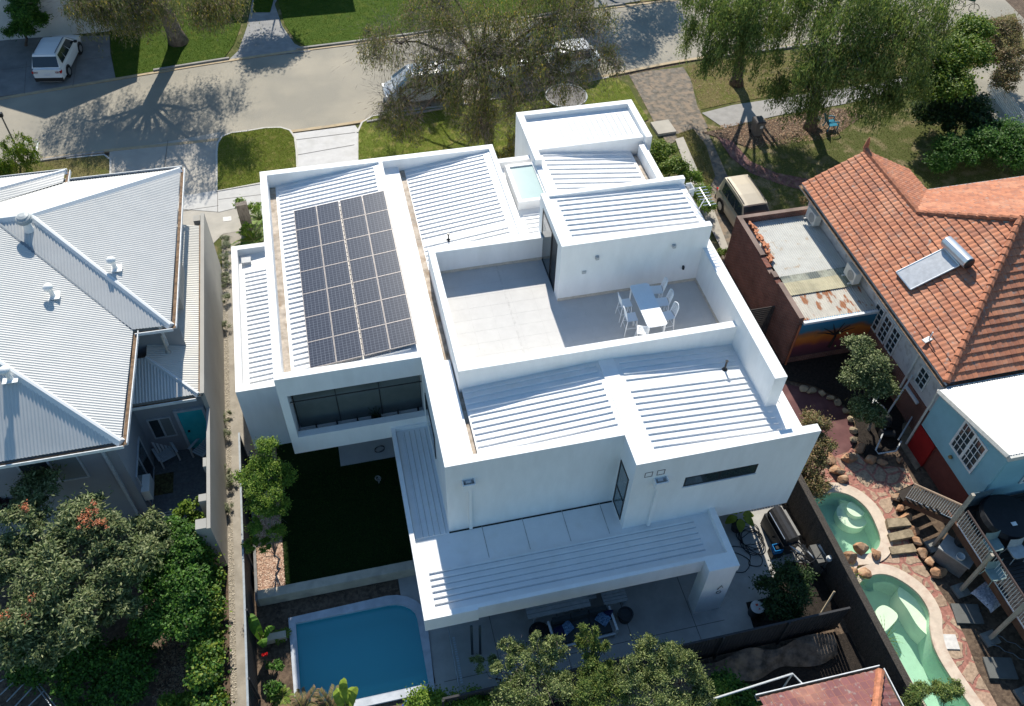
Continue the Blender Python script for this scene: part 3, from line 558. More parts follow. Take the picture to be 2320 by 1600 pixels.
# ================================================================ corrugated iron
def corr(name, c, axis, period=.15, strength=.8, rough=.5, dirt=None, metal=0):
    m = mat(name, c, rough, .03, 1.5, dirt=dirt, metal=metal, spec=.35); n = m.node_tree.nodes; l = m.node_tree.links; b = n['Principled BSDF']
    tc = n.new('ShaderNodeTexCoord'); w = n.new('ShaderNodeTexWave'); w.wave_type = 'BANDS'; w.bands_direction = axis; w.inputs['Scale'].default_value = .314159/period; w.inputs['Distortion'].default_value = 0
    l.new(tc.outputs['Object'], w.inputs[0]); bp = n.new('ShaderNodeBump'); bp.inputs['Strength'].default_value = strength; bp.inputs['Distance'].default_value = .05
    l.new(w.outputs['Fac'], bp.inputs['Height']); l.new(bp.outputs[0], b.inputs['Normal']); return m
def wave_sheet(name, pl, z_of, axis, mt, par, period=.115, amp=.014, x0=None, x1=None, y0=None, y1=None, thick=True):
    """corrugated sheet in real waves over a polygon: rows follow the corrugation, cut at the outline"""
    m = MB(); ys = [p[1] for p in pl] if axis == 'X' else [p[0] for p in pl]; a, b = min(ys), max(ys); n = int((b-a)/period*4); n = max(n, 4)
    def span(t):
        q = []
        for i in range(len(pl)):
            p1, p2 = pl[i], pl[(i+1) % len(pl)]; u1, u2 = (p1[1], p2[1]) if axis == 'X' else (p1[0], p2[0]); w1, w2 = (p1[0], p2[0]) if axis == 'X' else (p1[1], p2[1])
            if (u1-t)*(u2-t) < 0: q.append(w1+(w2-w1)*(t-u1)/(u2-u1))
        return (min(q), max(q)) if len(q) >= 2 else None
    prev = None
    for i in range(n+1):
        t = a+(b-a)*min(max(i/n, 1e-4), 1-1e-4)+1.37e-5; s_ = span(t)
        if s_ is None: prev = None; continue
        dz = amp*math.sin(2*math.pi*t/period)
        pts = [((s_[0],t) if axis == 'X' else (t,s_[0])), ((s_[1],t) if axis == 'X' else (t,s_[1]))]
        cur = [(x, y, z_of(x, y)+dz) for x, y in pts]
        if prev: m.add([prev[0],prev[1],cur[1],cur[0]], [(0,1,2,3) if axis == 'X' else (3,2,1,0)])
        prev = cur
    return obj(name, m, mt, par)
def beam(m, a, b, w, h, dz=0):           # capping strip lying along a sloping line
    a, b = Vector(a), Vector(b); d = (b-a).normalized(); s_ = Vector((-d.y, d.x, 0)).normalized()*w/2; u = Vector((0,0,h))
    m.hexa([a-s_+Vector((0,0,dz-.09)), b-s_+Vector((0,0,dz-.09)), b+s_+Vector((0,0,dz-.09)), a+s_+Vector((0,0,dz-.09))], [a-s_*.25+u, b-s_*.25+u, b+s_*.25+u, a+s_*.25+u]); return m
# ================================================================ grey house on the left
GH = thing('grey_house', 'grey two-storey house with pale corrugated iron hip roofs on the left', 'house', (0,0,0))
M_IRON = mat('pale_iron', (.55,.55,.535), .45, .03, 1.5, spec=.35, dirt=((.49,.50,.49), .9, .5, .8)); M_CAP = mat('pale_capping', (.66,.68,.69), .45, .03, 2)
for q in ((-30,-9.05,20.25,25.4,0,5.35),(-30,-7.45,25.5,34.5,0,5.35),(-9.05,-6.9,25.45,25.499,0,5.3)): obj('wall', MB().box(*q), M_GREY, GH)
TP = math.tan(R(24.2)); SE = (-8.52,19.74,5.5); A_ = (-8.40,25.0,5.5); B_ = (-7.02,24.95,5.5); N_ = (-6.85,34.85,5.5); AP = (-11.85,29.9,7.65)
PE1 = lambda x,y: 5.5+(-8.45-x)*.47; PS1 = lambda x,y: 5.5+(y-19.74)*.60
# rear wing: hip from SE corner rises to the north-west
RH = (-12.55,22.95); RZ = PE1(*RH); PS1 = lambda x,y: 5.5+(y-19.74)*(RZ-5.5)/(22.95-19.74)
wave_sheet('roof_sheet', [SE[:2],A_[:2],(-12.95,29.55),(-16,32.6),(-16,25.65),RH], PE1, 'X', M_IRON, GH)
wave_sheet('roof_sheet', [SE[:2],RH,(-18,27.4),(-24,27.4),(-24,19.72)], PS1, 'Y', M_IRON, GH)
PE2 = lambda x,y: 5.5+(-6.93-x)*(2.15/4.92); PS2 = lambda x,y: 5.5+(y-24.95)*(2.15/4.95); PN2 = lambda x,y: 5.5+(34.85-y)*(2.15/4.95)
wave_sheet('roof_sheet', [B_[:2],N_[:2],AP[:2]], PE2, 'X', M_IRON, GH)
wave_sheet('roof_sheet', [B_[:2],AP[:2],(-16,29.9),(-13.2,29.7),A_[:2]], PS2, 'Y', M_IRON, GH)
wave_sheet('roof_sheet', [N_[:2],(-24,34.9),(-24,29.9),AP[:2]], PN2, 'Y', M_IRON, GH, amp=.009)
m = MB(); beam(m, SE, (*RH,RZ), .34,.07); beam(m, (*RH,RZ), (-16.5,26.8,RZ+1.85), .34,.07); obj('ridge_cap', m, M_CAP, GH)
m = MB(); beam(m, B_, AP, .34,.07); obj('ridge_cap', m, M_CAP, GH); m = MB(); beam(m, N_, AP, .34,.07); obj('ridge_cap', m, M_CAP, GH); m = MB(); beam(m, AP, (-24,29.9,7.65), .34,.07); obj('ridge_cap', m, M_CAP, GH)
m = MB(); beam(m, A_, (-13.1,29.75,7.72), .22,.0,.0); obj('valley_gutter', m, mat('valley_dark', (.20,.23,.26), .7), GH)
# small front roof at the top left
FR = (-11.8,35.55,5.6); wave_sheet('roof_sheet', [FR[:2],(-24,35.6),(-24,33.0),(-14.8,33.0)], lambda x,y: 5.6+(35.6-y)*.42, 'Y', M_IRON, GH, amp=.009); wave_sheet('roof_sheet', [FR[:2],(-14.8,32.6),(-14.8,31.6),(-11.8,34.7)], lambda x,y: 5.6+(-11.75-x)*.43, 'X', M_IRON, GH)
m = MB(); beam(m, FR, (-14.8,32.6,6.9), .3,.08); obj('ridge_cap', m, M_CAP, GH)
def gutter(name, pts, par, r=.07, mt=None, inner=None):
    m = MB(); k = MB()
    for a, b in zip(pts[:-1], pts[1:]):
        a, b = Vector(a), Vector(b); d = (b-a).normalized(); s_ = Vector((d.y,-d.x,0)).normalized()
        m.hexa([a+s_*.10+Vector((0,0,-.14)), b+s_*.10+Vector((0,0,-.14)), b+s_*.13+Vector((0,0,-.14)), a+s_*.13+Vector((0,0,-.14))], [a+s_*.10, b+s_*.10, b+s_*.13, a+s_*.13])
        m.hexa([a-s_*.05+Vector((0,0,-.14)), b-s_*.05+Vector((0,0,-.14)), b+s_*.10+Vector((0,0,-.14)), a+s_*.10+Vector((0,0,-.14))], [a-s_*.05+Vector((0,0,-.11)), b-s_*.05+Vector((0,0,-.11)), b+s_*.10+Vector((0,0,-.11)), a+s_*.10+Vector((0,0,-.11))])
        k.hexa([a-s_*.05+Vector((0,0,-.109)), b-s_*.05+Vector((0,0,-.109)), b+s_*.10+Vector((0,0,-.109)), a+s_*.10+Vector((0,0,-.109))], [a-s_*.05+Vector((0,0,-.09)), b-s_*.05+Vector((0,0,-.09)), b+s_*.10+Vector((0,0,-.09)), a+s_*.10+Vector((0,0,-.09))])
    g = obj(name, m, mt or mat('gutter_white', (.72,.74,.75), .5), par); obj('gutter_bed', k, inner or mat('rusty_gutter', (.20,.13,.08), .9, .4, 6), g); return g
gutter('eave_gutter', [(-24,19.66,5.5),(-8.45,19.66,5.5)], GH); gutter('eave_gutter', [(-8.45,19.66,5.5),(-8.33,24.93,5.5)], GH); gutter('eave_gutter', [(-8.33,24.9,5.5),(-6.95,24.88,5.5)], GH); gutter('eave_gutter', [(-6.95,24.88,5.5),(-6.78,34.9,5.5)], GH)
gutter('eave_gutter', [(-6.78,34.95,5.5),(-11.9,34.98,5.5)], GH, inner=mat('gutter_grey', (.1,.11,.12), .8)); gutter('eave_gutter', [(-11.75,35.6,5.6),(-24,35.65,5.6)], GH, inner=MATS['gutter_grey']); gutter('eave_gutter', [(-11.72,34.7,5.6),(-11.72,35.6,5.6)], GH)
obj('soffit', MB().box(-24,-8.5,19.75,20.25,5.3,5.34).box(-9.05,-8.5,20.25,24.95,5.3,5.34), mat('soffit_grey', (.3,.31,.32), .8), GH)
# low side roof along the boundary wall
VZ = lambda x,y: 3.62+(-6.45-x)*.27
wave_sheet('side_roof', [(-6.45,22.95),(-6.45,33.0),(-7.7,33.0),(-8.3,33.0),(-8.3,24.8)], VZ, 'X', mat('warm_iron', (.60,.585,.54), .5, .04, 2, spec=.3), GH)
wave_sheet('side_roof', [(-6.45,22.95),(-8.3,24.8),(-9.05,24.8),(-9.05,22.95)], lambda x,y: 3.62+(y-22.95)*.27, 'Y', M_IRON, GH)
m = MB(); beam(m, (-6.45,22.95,3.62), (-8.3,24.8,4.12), .26,.06); obj('ridge_cap', m, M_CAP, GH)
gutter('eave_gutter', [(-9.05,22.88,3.6),(-6.55,22.88,3.6)], GH); gutter('eave_gutter', [(-6.42,22.9,3.66),(-6.42,33.1,3.66)], GH, mt=MATS['gutter_white'])
obj('wall', MB().box(-9.05,-6.43,23.2,23.4,0,3.4), M_GREY, GH); obj('wall', MB().box(-7.3,-6.43,32.8,32.95,0,3.4), M_GREY, GH)
obj('louvre_unit', MB().box(-7.35,-6.95,27.3,29.6,4.0,4.9), mat('louvre_beige', (.40,.39,.36), .7, .05, 3, stretch=(1,1,8)), GH)
obj('vent_pipe', MB().tube([(-7.55,25.1,3.9),(-7.55,25.1,4.9)], .05, 8).lathe((-7.55,25.1,3.9), [(.13,0),(.05,.12)], 10), M_GREYD, GH)
# courtyard details
DOORP = obj('door', MB().box(-7.55,-6.6,23.15,23.199,.08,2.5), mat('teal_paint', (.03,.42,.46), .6, .08, 3, dirt=((.05,.46,.48), 4, .5, .7)), GH)
obj('door_frame', MB().box(-7.66,-7.55,23.1,23.199,.05,2.62).box(-6.6,-6.49,23.1,23.199,.05,2.62).box(-7.55,-6.6,23.1,23.199,2.5,2.62), mat('frame_grey', (.42,.45,.48), .6), DOORP)
obj('handle', MB().box(-7.42,-7.34,23.1,23.149,1.2,1.28), M_DARK, DOORP)
def win2(x0,x1,z0,z1,y,nrm=-1,p=GH,axis='y',mid=True,lite=None):
    d = .06; f = MB(); g = MB()
    def bx(a0,a1,b0,b1,t0,t1,mm):
        if axis == 'y': mm.box(a0,a1,min(y+nrm*t0,y+nrm*t1),max(y+nrm*t0,y+nrm*t1),b0,b1)
        else: mm.box(min(y+nrm*t0,y+nrm*t1),max(y+nrm*t0,y+nrm*t1),a0,a1,b0,b1)
    bx(x0,x1,z0,z0+d,.001,.05,f); bx(x0,x1,z1-d,z1,.001,.05,f); bx(x0,x0+d,z0+d,z1-d,.001,.05,f); bx(x1-d,x1,z0+d,z1-d,.001,.05,f); xm = (x0+x1)/2
    if mid: bx(xm-.035,xm+.035,z0+d,z1-d,.001,.05,f)
    fo = obj('window', f, MATS['frame_grey'], p)
    if mid: 
        bx(x0+d,xm-.035,z0+d,z1-d,.002,.02,g); obj('pane', g, M_GLASS, fo); g = MB(); bx(xm+.035,x1-d,z0+d,z1-d,.002,.02,g); obj('pane', g, lite or M_GLASS, fo)
    else: bx(x0+d,x1-d,z0+d,z1-d,.002,.02,g); obj('pane', g, M_GLASS, fo)
    return fo
GL2 = mat('glass_blind', (.20,.22,.22), .2, .05, 2)
win2(-8.75,-7.85,1.05,2.3,23.2,lite=GL2); win2(20.6,22.5,.1,2.2,-9.05,1,axis='x'); win2(-12.3,-10.3,3.2,4.9,20.25,lite=GL2)
obj('downpipe', MB().box(-9.5,-9.4,20.15,20.249,0,5.2), MATS['frame_grey'], GH); obj('downpipe', MB().box(-7.6,-7.5,25.35,25.449,4.0,5.2), MATS['gutter_white'], GH)
wpoly('courtyard_paving', [(-9.05,17.0),(-6.42,17.0),(-6.42,23.2),(-9.05,23.2)], .02, mat('courtyard_tile', (.15,.15,.15), .8, .2, 8))
m = MB()
for i in range(9): m.box(-9.04,-6.44,17.3+i*.6,17.32+i*.6,.0202,.025)
for i in range(5): m.box(-8.7+i*.55,-8.68+i*.55,17.1,23.1,.0202,.0252)
struct('paving_joints', m, jm)
t = thing('brick_wall', 'low red brick wall closing the courtyard by the potted lemon tree', 'wall', (-8,17,0)); M_BRICK = None
# roof vents
def cowl(x, y, z, label):
    t = thing('roof_vent', label, 'roof vent', (x,y,z), 'white cowl vents on the corrugated roof')
    obj('flashing', MB().obox((x,y), (.5,.42,.02), 0, z+.035), mat('vent_white', (.80,.80,.78), .5), t)
    obj('vent_pipe', MB().lathe((x,y,z), [(.15,0),(.09,.1),(.08,.42)], 12), MATS['vent_white'], t)
    obj('cowl', MB().lathe((x-.03,y,z+.42), [(.09,-.02),(.17,.0),(.18,.08),(.12,.16),(.03,.19)], 14), MATS['vent_white'], t, smooth=True)
def onp(px, py, f):
    z = 6.0
    for _ in range(30): x, y, _z = G(px, py, z); z = f(x, y)
    return (x, y, z)
cowl(*onp(262,610,PE2), 'white cowl vent on the front slope, furthest right of the three'); cowl(*onp(121,672,PE1), 'white cowl vent in the middle of the long east slope'); cowl(*onp(25,860,PS1), 'white cowl vent on the southern slope nearest the flowering gum')
x, y, z = onp(66,520,PS2); t = thing('whirlybird', 'ribbed spinning turbine vent at the peak of the grey house roof', 'roof vent', (x,y,z))
obj('neck', MB().lathe((x,y,z-.05), [(.2,0),(.16,.15),(.15,.4)], 14), M_CAP, t); m = MB()
m.lathe((x,y,z+.36), [(.16,0),(.27,.04),(.24,.07),(.30,.11),(.27,.14),(.31,.18),(.28,.21),(.28,.25),(.22,.29),(.21,.32),(.1,.36)], 20); obj('turbine', m, mat('turbine_grey', (.38,.41,.42), .5, .1, 3), t, smooth=False)
# ================================================================ brick, tiles
def brickmat(name, c1, c2, mo, w=.24, h=.086, axis='xz', rough=.9, paint=None):
    m = bpy.data.materials.new(name); m.use_nodes = True; n = m.node_tree.nodes; l = m.node_tree.links; b = n['Principled BSDF']; b.inputs['Roughness'].default_value = rough
    tc = n.new('ShaderNodeTexCoord'); sp = n.new('ShaderNodeSeparateXYZ'); cb = n.new('ShaderNodeCombineXYZ'); ad = n.new('ShaderNodeMath'); ad.operation = 'ADD'
    l.new(tc.outputs['Object'], sp.inputs[0]); l.new(sp.outputs[0], ad.inputs[0]); l.new(sp.outputs[1], ad.inputs[1]); l.new(ad.outputs[0], cb.inputs[0]); l.new(sp.outputs[2], cb.inputs[1])
    k = n.new('ShaderNodeTexBrick'); k.inputs['Scale'].default_value = 1; k.inputs['Color1'].default_value = (*c1,1); k.inputs['Color2'].default_value = (*c2,1); k.inputs['Mortar'].default_value = (*mo,1)
    k.inputs['Mortar Size'].default_value = .011; k.inputs['Brick Width'].default_value = w; k.inputs['Row Height'].default_value = h; l.new(cb.outputs[0], k.inputs[0])
    nz = n.new('ShaderNodeTexNoise'); nz.inputs['Scale'].default_value = 1.3; nz.inputs['Detail'].default_value = 7; l.new(tc.outputs['Object'], nz.inputs[0]); hs = n.new('ShaderNodeMixRGB'); hs.blend_type = 'MULTIPLY'; hs.inputs[0].default_value = .7
    rp = n.new('ShaderNodeValToRGB'); rp.color_ramp.elements[0].position = .3; rp.color_ramp.elements[0].color = (.45,.42,.42,1); rp.color_ramp.elements[1].position = .7; rp.color_ramp.elements[1].color = (1.15,1.1,1.1,1); l.new(nz.outputs[0], rp.inputs[0])
    l.new(k.outputs[0], hs.inputs[1]); l.new(rp.outputs[0], hs.inputs[2]); l.new(hs.outputs[0], b.inputs['Base Color']); bp = n.new('ShaderNodeBump'); bp.inputs['Strength'].default_value = .5; bp.inputs['Distance'].default_value = .01; bp.invert = True
    l.new(k.outputs['Fac'], bp.inputs['Height']); l.new(bp.outputs[0], b.inputs['Normal']); return m
M_BRICK = brickmat('red_brick', (.24,.085,.055), (.17,.062,.045), (.25,.19,.16))
m = MB(); m.box(-8.6,-6.8,16.85,17.1,0,.95); obj('wall_panel', m, M_BRICK, t if False else bpy.data.objects['brick_wall'])
obj('coping', MB().box(-8.65,-6.75,16.82,17.14,.95,1.0), mat('brick_coping', (.34,.17,.13), .9, .3, 5), bpy.data.objects['brick_wall'])
def tilemat(nm='terracotta_tile', ca=(.50,.195,.10,1), cb=(.36,.135,.075,1)):
    m = bpy.data.materials.new(nm); m.use_nodes = True; n = m.node_tree.nodes; l = m.node_tree.links; b = n['Principled BSDF']; b.inputs['Roughness'].default_value = .85
    tc = n.new('ShaderNodeTexCoord'); k = n.new('ShaderNodeTexBrick'); k.offset = 0; k.inputs['Scale'].default_value = 1; k.inputs['Color1'].default_value = ca; k.inputs['Color2'].default_value = cb; k.inputs['Mortar'].default_value = (.30,.12,.07,1)
    k.inputs['Mortar Size'].default_value = .008; k.inputs['Brick Width'].default_value = .24; k.inputs['Row Height'].default_value = .33; l.new(tc.outputs['Object'], k.inputs[0])
    def ov(src, scale, lo, hi, col, f):
        nz = n.new('ShaderNodeTexNoise'); nz.inputs['Scale'].default_value = scale; nz.inputs['Detail'].default_value = 8; l.new(tc.outputs['Object'], nz.inputs[0]); r = n.new('ShaderNodeValToRGB'); r.color_ramp.elements[0].position = lo; r.color_ramp.elements[1].position = hi
        r.color_ramp.elements[1].color = (f,f,f,1); l.new(nz.outputs[0], r.inputs[0]); x = n.new('ShaderNodeMixRGB'); l.new(r.outputs[0], x.inputs[0]); l.new(src, x.inputs[1]); x.inputs[2].default_value = (*col,1); return x.outputs[0]
    o = ov(k.outputs[0], 2.2, .5, .75, (.22,.105,.075), .75); o = ov(o, 6, .59, .70, (.26,.24,.22), .75); o = ov(o, .6, .5, .7, (.56,.30,.19), .5)
    l.new(o, b.inputs['Base Color']); return m
M_TILE = tilemat()
def tile_plane(name, org, u, v, pl, par, tw=.24, th=.33, fine=True, mt=None):
    u, v = Vector(u).normalized(), Vector(v).normalized(); w = u.cross(v); a = np.array(pl); u0, v0 = a.min(0); u1, v1 = a.max(0); us = 6 if fine else 4; m = MB()
    nu = int((u1-u0)/tw*us)+1; nvt = int((v1-v0)/th)+1; du = (u1-u0)/nu
    def inside(x, y):
        c = False; j = len(pl)-1
        for i in range(len(pl)):
            if (pl[i][1] > y) != (pl[j][1] > y) and x < (pl[j][0]-pl[i][0])*(y-pl[i][1])/(pl[j][1]-pl[i][1])+pl[i][0]: c = not c
            j = i
        return c
    prof = lambda x: .045*abs(math.sin(math.pi*x/tw))+.02*max(0, math.cos(2*math.pi*x/tw))
    rr = random.Random(1)
    for r_ in range(nvt):
        y0_, y1_ = v0+r_*th, min(v0+(r_+1)*th+.03, v1+.02)
        for i in range(nu):
            xa, xb = u0+i*du, u0+(i+1)*du; xc = (xa+xb)/2
            if not inside(xc, min(y0_+th*.5, v1-.01)): continue
            k = int(xc/tw)+r_*97; random.seed(k); jz = random.uniform(0,.012); pa_, pb_ = prof(xa)+jz, prof(xb)+jz; hb = .06
            m.add([(xa,y0_,pa_+hb),(xb,y0_,pb_+hb),(xb,y1_,pb_+.005),(xa,y1_,pa_+.005),(xa,y0_,pa_+.0),(xb,y0_,pb_+.0)], [(0,1,2,3),(4,5,1,0)])
    o = obj(name, m, mt or M_TILE, par); M = Matrix((u,v,w)).transposed().to_4x4(); M.translation = Vector(org)-Vector(par['_b']); o.matrix_local = M; return o
# ================================================================ terracotta house on the right
TH = thing('tiled_house', 'old house with orange terracotta tile hip roof on the right', 'house', (0,0,0))
EX, EZ, SL = 21.88, 4.0, .527; CA = 1/math.hypot(1,SL); SA = SL*CA
tile_plane('tiled_slope', (EX,29.85,EZ), (0,-1,0), (CA,0,SA), [(0,0),(12.75,0),(7.5,6.0),(4.7,3.27),(0,3.25)], TH)
tile_plane('tiled_slope', (EX,17.1,EZ), (1,0,0), (0,CA,SA), [(0,0),(5.25,5.95),(11,5.95),(11,0)], TH)
tile_plane('tiled_slope', (40,28.1,EZ), (-1,0,0), (0,-CA,SA), [(0,0),(12.5,0),(15.28,3.3),(12.8,6.45),(0,6.45)], TH, fine=False)
tile_plane('tiled_slope', (27.55,28.1,EZ), (0,1,0), (-CA,0,SA), [(0,0),(1.75,0),(1.75,3.2),(-2.9,3.2)], TH)
def ridge(pts, m=None):
    m = m or MB(); rr = random.Random(2)
    for a, b in zip(pts[:-1], pts[1:]):
        a, b = Vector(a), Vector(b); L = (b-a).length; n = max(1, int(L/.38)); d = (b-a)/n
        for i in range(n): m.tube([a+d*i+Vector((0,0,.05)), a+d*(i+1.06)+Vector((0,0,.03))], [.145+rr.uniform(0,.01), .12], 8)
    return m
J = (24.75,25.15,5.51); Fn = (24.75,29.9,5.51); Rr = (27.3,22.45,6.95); Cc = (EX+.05,17.15,4.0)
RIDM = mat('ridge_tile', (.40,.16,.09), .85, .3, 5, .3, dirt=((.25,.22,.2), 6, .6, .75))
for p in ([Fn,J],[J,Rr],[Cc,Rr],[Rr,(36,22.45,6.95)]): obj('ridge_tiles', ridge(p), RIDM, TH)
obj('finial', MB().tube([(24.75,29.95,5.6),(24.75,29.95,5.95),(24.75,29.95,6.2)], [.13,.09,.03], 8), RIDM, TH)
m = MB(); beam(m, J, (27.6,28.1,4.0), .1,.0,.05); obj('valley_gutter', m, MATS['valley_dark'], TH)
M_OLDW = mat('old_white_render', (.60,.60,.59), .9, .08, 1.2, .5, 12, dirt=((.40,.38,.36), 3.2, .54, .68))
wl = MB(); wl.box(22.42,22.65,17.4,29.6,1.62,3.9); wl.box(22.65,40,17.4,17.6,0,3.9); wl.box(22.65,27.2,29.4,29.6,0,3.9); wl.box(27.0,40,27.7,27.85,0,3.9)
wl.add([(22.65,29.6,3.9),(26.9,29.6,3.9),(24.75,29.6,5.4)], [(0,1,2)]); wl.add([(22.65,29.4,3.9),(26.9,29.4,3.9),(24.75,29.4,5.4)], [(2,1,0)]); obj('wall', wl, M_OLDW, TH)
obj('brick_base', MB().box(22.40,22.65,17.4,22.3,0,1.62).box(22.42,22.65,22.3,29.6,0,1.62), M_BRICK, TH)
gutter('eave_gutter', [(21.82,29.9,3.98),(21.82,17.05,3.98)][::-1], TH, mt=mat('gutter_dull', (.5,.52,.53), .6)); obj('fascia', MB().box(21.86,21.9,17.1,29.8,3.78,3.86), MATS['gutter_dull'], TH)
obj('soffit', MB().box(21.9,22.42,17.1,29.8,3.80,3.83), MATS['soffit_grey'], TH)
gutter('eave_gutter', [(21.85,17.05,3.98),(36,17.05,3.98)], TH, mt=mat('gutter_slate', (.15,.24,.30), .6)); gutter('eave_gutter', [(27.6,28.15,3.98),(40,28.15,3.98)][::-1], TH, mt=MATS['gutter_dull'])
MWF = mat('window_white', (.72,.72,.70), .6)
def casement(y0, y1, z0, z1, nx, nz, x=22.42, par=TH, f=.06, mi=.03, glass=M_GLASS, name='window'):
    m = MB(); g = MB(); a = lambda p,q,r,s,mm=m,t0=.05: mm.box(x-t0,x-.001,p,q,r,s)
    a(y0,y1,z0,z0+f); a(y0,y1,z1-f,z1); a(y0,y0+f,z0+f,z1-f); a(y1-f,y1,z0+f,z1-f)
    for i in range(1,nx): yy = y0+f+(y1-y0-2*f)*i/nx; a(yy-mi/2,yy+mi/2,z0+f,z1-f)
    for j in range(1,nz): zz = z0+f+(z1-z0-2*f)*j/nz; m.box(x-.045,x-.001,y0+f,y1-f,zz-mi/2,zz+mi/2)
    g.box(x-.02,x-.0015,y0+f,y1-f,z0+f,z1-f); w = obj(name, m, MWF, par); obj('pane', g, glass, w); return w
casement(21.98,22.66,1.6,2.95,2,4); casement(21.28,21.88,1.6,2.95,2,4); casement(20.58,21.18,1.6,2.95,2,4); obj('lintel', MB().box(22.36,22.419,20.5,22.7,3.05,3.1), MWF, TH)
w = casement(18.25,18.9,1.95,2.95,2,3); obj('sill', MB().box(22.3,22.399,18.1,19.1,1.3,1.42), MWF, w)
obj('timber_strip', MB().box(22.36,22.419,22.1,23.8,3.2,3.34), RIDM, TH)
obj('chimney_pipe', MB().tube([(22.36,19.3,1.0),(22.36,19.3,3.2)], .05), MWF, TH)
# solar water heater and aerial on the tiles
def onW(px, py): return onp(px, py, lambda x, y: EZ+(x-EX)*SL+.12)
a, b, c, d = onW(2031,619.5), onW(2139,566), onW(2174,604), onW(2063,659)
t = thing('solar_water_heater', 'silver solar water heater with cylinder tank on the orange tiles', 'water heater', (23.7,22.2,5.0))
up = Vector((-SL,0,1)).normalized()*.1; q = [Vector(p) for p in (a,d,c,b)]; obj('collector', MB().hexa([p for p in q], [p+up for p in q]), mat('collector_glass', (.48,.49,.50), .22, .1, 5, metal=.5), t)
m = MB(); 
for i in range(4): m.tube([q[i]+up, q[(i+1)%4]+up], .03, 6)
obj('collector_frame', m, MATS['aluminium'], t)
ta, tb = Vector(onW(2145,556)), Vector(onW(2196,606)); n_ = Vector((-SL,0,1)).normalized()*.28; dd = (tb-ta).normalized()
obj('tank', MB().tube([ta+n_-dd*.03, ta+n_, tb+n_, tb+n_+dd*.03], [.22,.27,.27,.22], 20), mat('tank_steel', (.66,.67,.69), .28, .1, 2, metal=.75), t, smooth=False)
obj('tank_cap', MB().tube([tb+n_+dd*.031, tb+n_+dd*.07], [.25,.2], 20), M_DARK, t); obj('bracket', MB().tube([ta+Vector((.2,.15,.1)), ta+Vector((.35,.3,.15)), ta+n_+Vector((.2,.2,0))], .03), MATS['aluminium'], t)
x, y, z = onW(2104,770); t = thing('aerial', 'small white aerial bracket on the lower tiles near the eave', 'aerial', (x,y,z)); obj('mast', MB().tube([(x,y,z),(x,y,z+.45)], .03), MWF, t); obj('foot', MB().obox((x-.08,y), (.4,.2,.04), .3, z), MWF, t)
# brick shed with rusty iron roof
BS = thing('brick_shed', 'red brick shed with patched rusty corrugated iron roof', 'shed', (0,0,0))
wl = MB(); rr = random.Random(4); ys = 22.37
for i in range(18):
    y0 = 22.37+i*.375; y1 = y0+.375; top = 3.0 if (i < 5 or i > 13) else 3.0-rr.choice((0,.09,.17)); wl.box(18.5,18.74,y0,y1,0,top)
wl.box(18.5,22.41,29.12,29.34,0,3.0); wl.box(18.74,22.41,22.37,22.55,0,.35); obj('wall', wl, M_BRICK, BS)
ms = bpy.data.materials.new('mural_paint'); ms.use_nodes = True; n = ms.node_tree.nodes; l = ms.node_tree.links; b = n['Principled BSDF']; b.inputs['Roughness'].default_value = .85
tc = n.new('ShaderNodeTexCoord'); sp = n.new('ShaderNodeSeparateXYZ'); l.new(tc.outputs['Object'], sp.inputs[0]); nz = n.new('ShaderNodeTexNoise'); nz.inputs['Scale'].default_value = .9; nz.inputs['Detail'].default_value = 4; l.new(tc.outputs['Object'], nz.inputs[0])
ad = n.new('ShaderNodeMath'); ad.operation = 'MULTIPLY_ADD'; ad.inputs[1].default_value = 1.1; l.new(nz.outputs[0], ad.inputs[0]); l.new(sp.outputs[2], ad.inputs[2]); dv = n.new('ShaderNodeMath'); dv.operation = 'DIVIDE'; dv.inputs[1].default_value = 3.6; l.new(ad.outputs[0], dv.inputs[0])
rp = n.new('ShaderNodeValToRGB'); e = rp.color_ramp.elements; e[0].position = .18; e[0].color = (.05,.03,.03,1); e[1].position = .88; e[1].color = (.02,.22,.42,1)
for p, c in ((.3,(.09,.025,.04,1)),(.42,(.16,.035,.05,1)),(.5,(.42,.10,.02,1)),(.6,(.55,.17,.02,1)),(.66,(.30,.12,.05,1)),(.72,(.04,.16,.24,1))): x_ = rp.color_ramp.elements.new(p); x_.color = c
l.new(dv.outputs[0], rp.inputs[0]); l.new(rp.outputs[0], b.inputs['Base Color'])
mw = obj('painted_wall', MB().box(18.76,22.41,22.37,22.5,.35,2.66), ms, BS)
m = MB(); m.tube([(20.6,22.36,.7),(20.7,22.36,1.4),(20.5,22.36,1.9)], [.09,.06,.04]); 
for dx, dz in ((-.7,.5),(.6,.45),(-.3,.7),(.25,.65),(-.95,.25),(.9,.2)): m.tube([(20.65,22.36,1.5),(20.65+dx*.6,22.36,1.6+dz*.5),(20.65+dx,22.36,1.55+dz)], [.04,.025,.012])
obj('painted_tree', m, flat('tree_paint', (.03,.02,.02)), mw)
obj('roof_gutter', MB().box(18.74,22.3,22.24,22.369,2.64,2.76), MATS['gutter_white'], BS); obj('downpipe', MB().tube([(18.62,22.28,2.6),(18.62,22.28,0)], .045), mat('pipe_orange', (.35,.12,.06), .8), BS)
def rusty(name, c, amount): return mat(name, c, .6, .08, 2, dirt=((.30,.11,.04), 1, amount, amount+.07), stretch=(1.0,8.0,1))
zr = lambda x, y: 2.72+(29.1-y)*.004
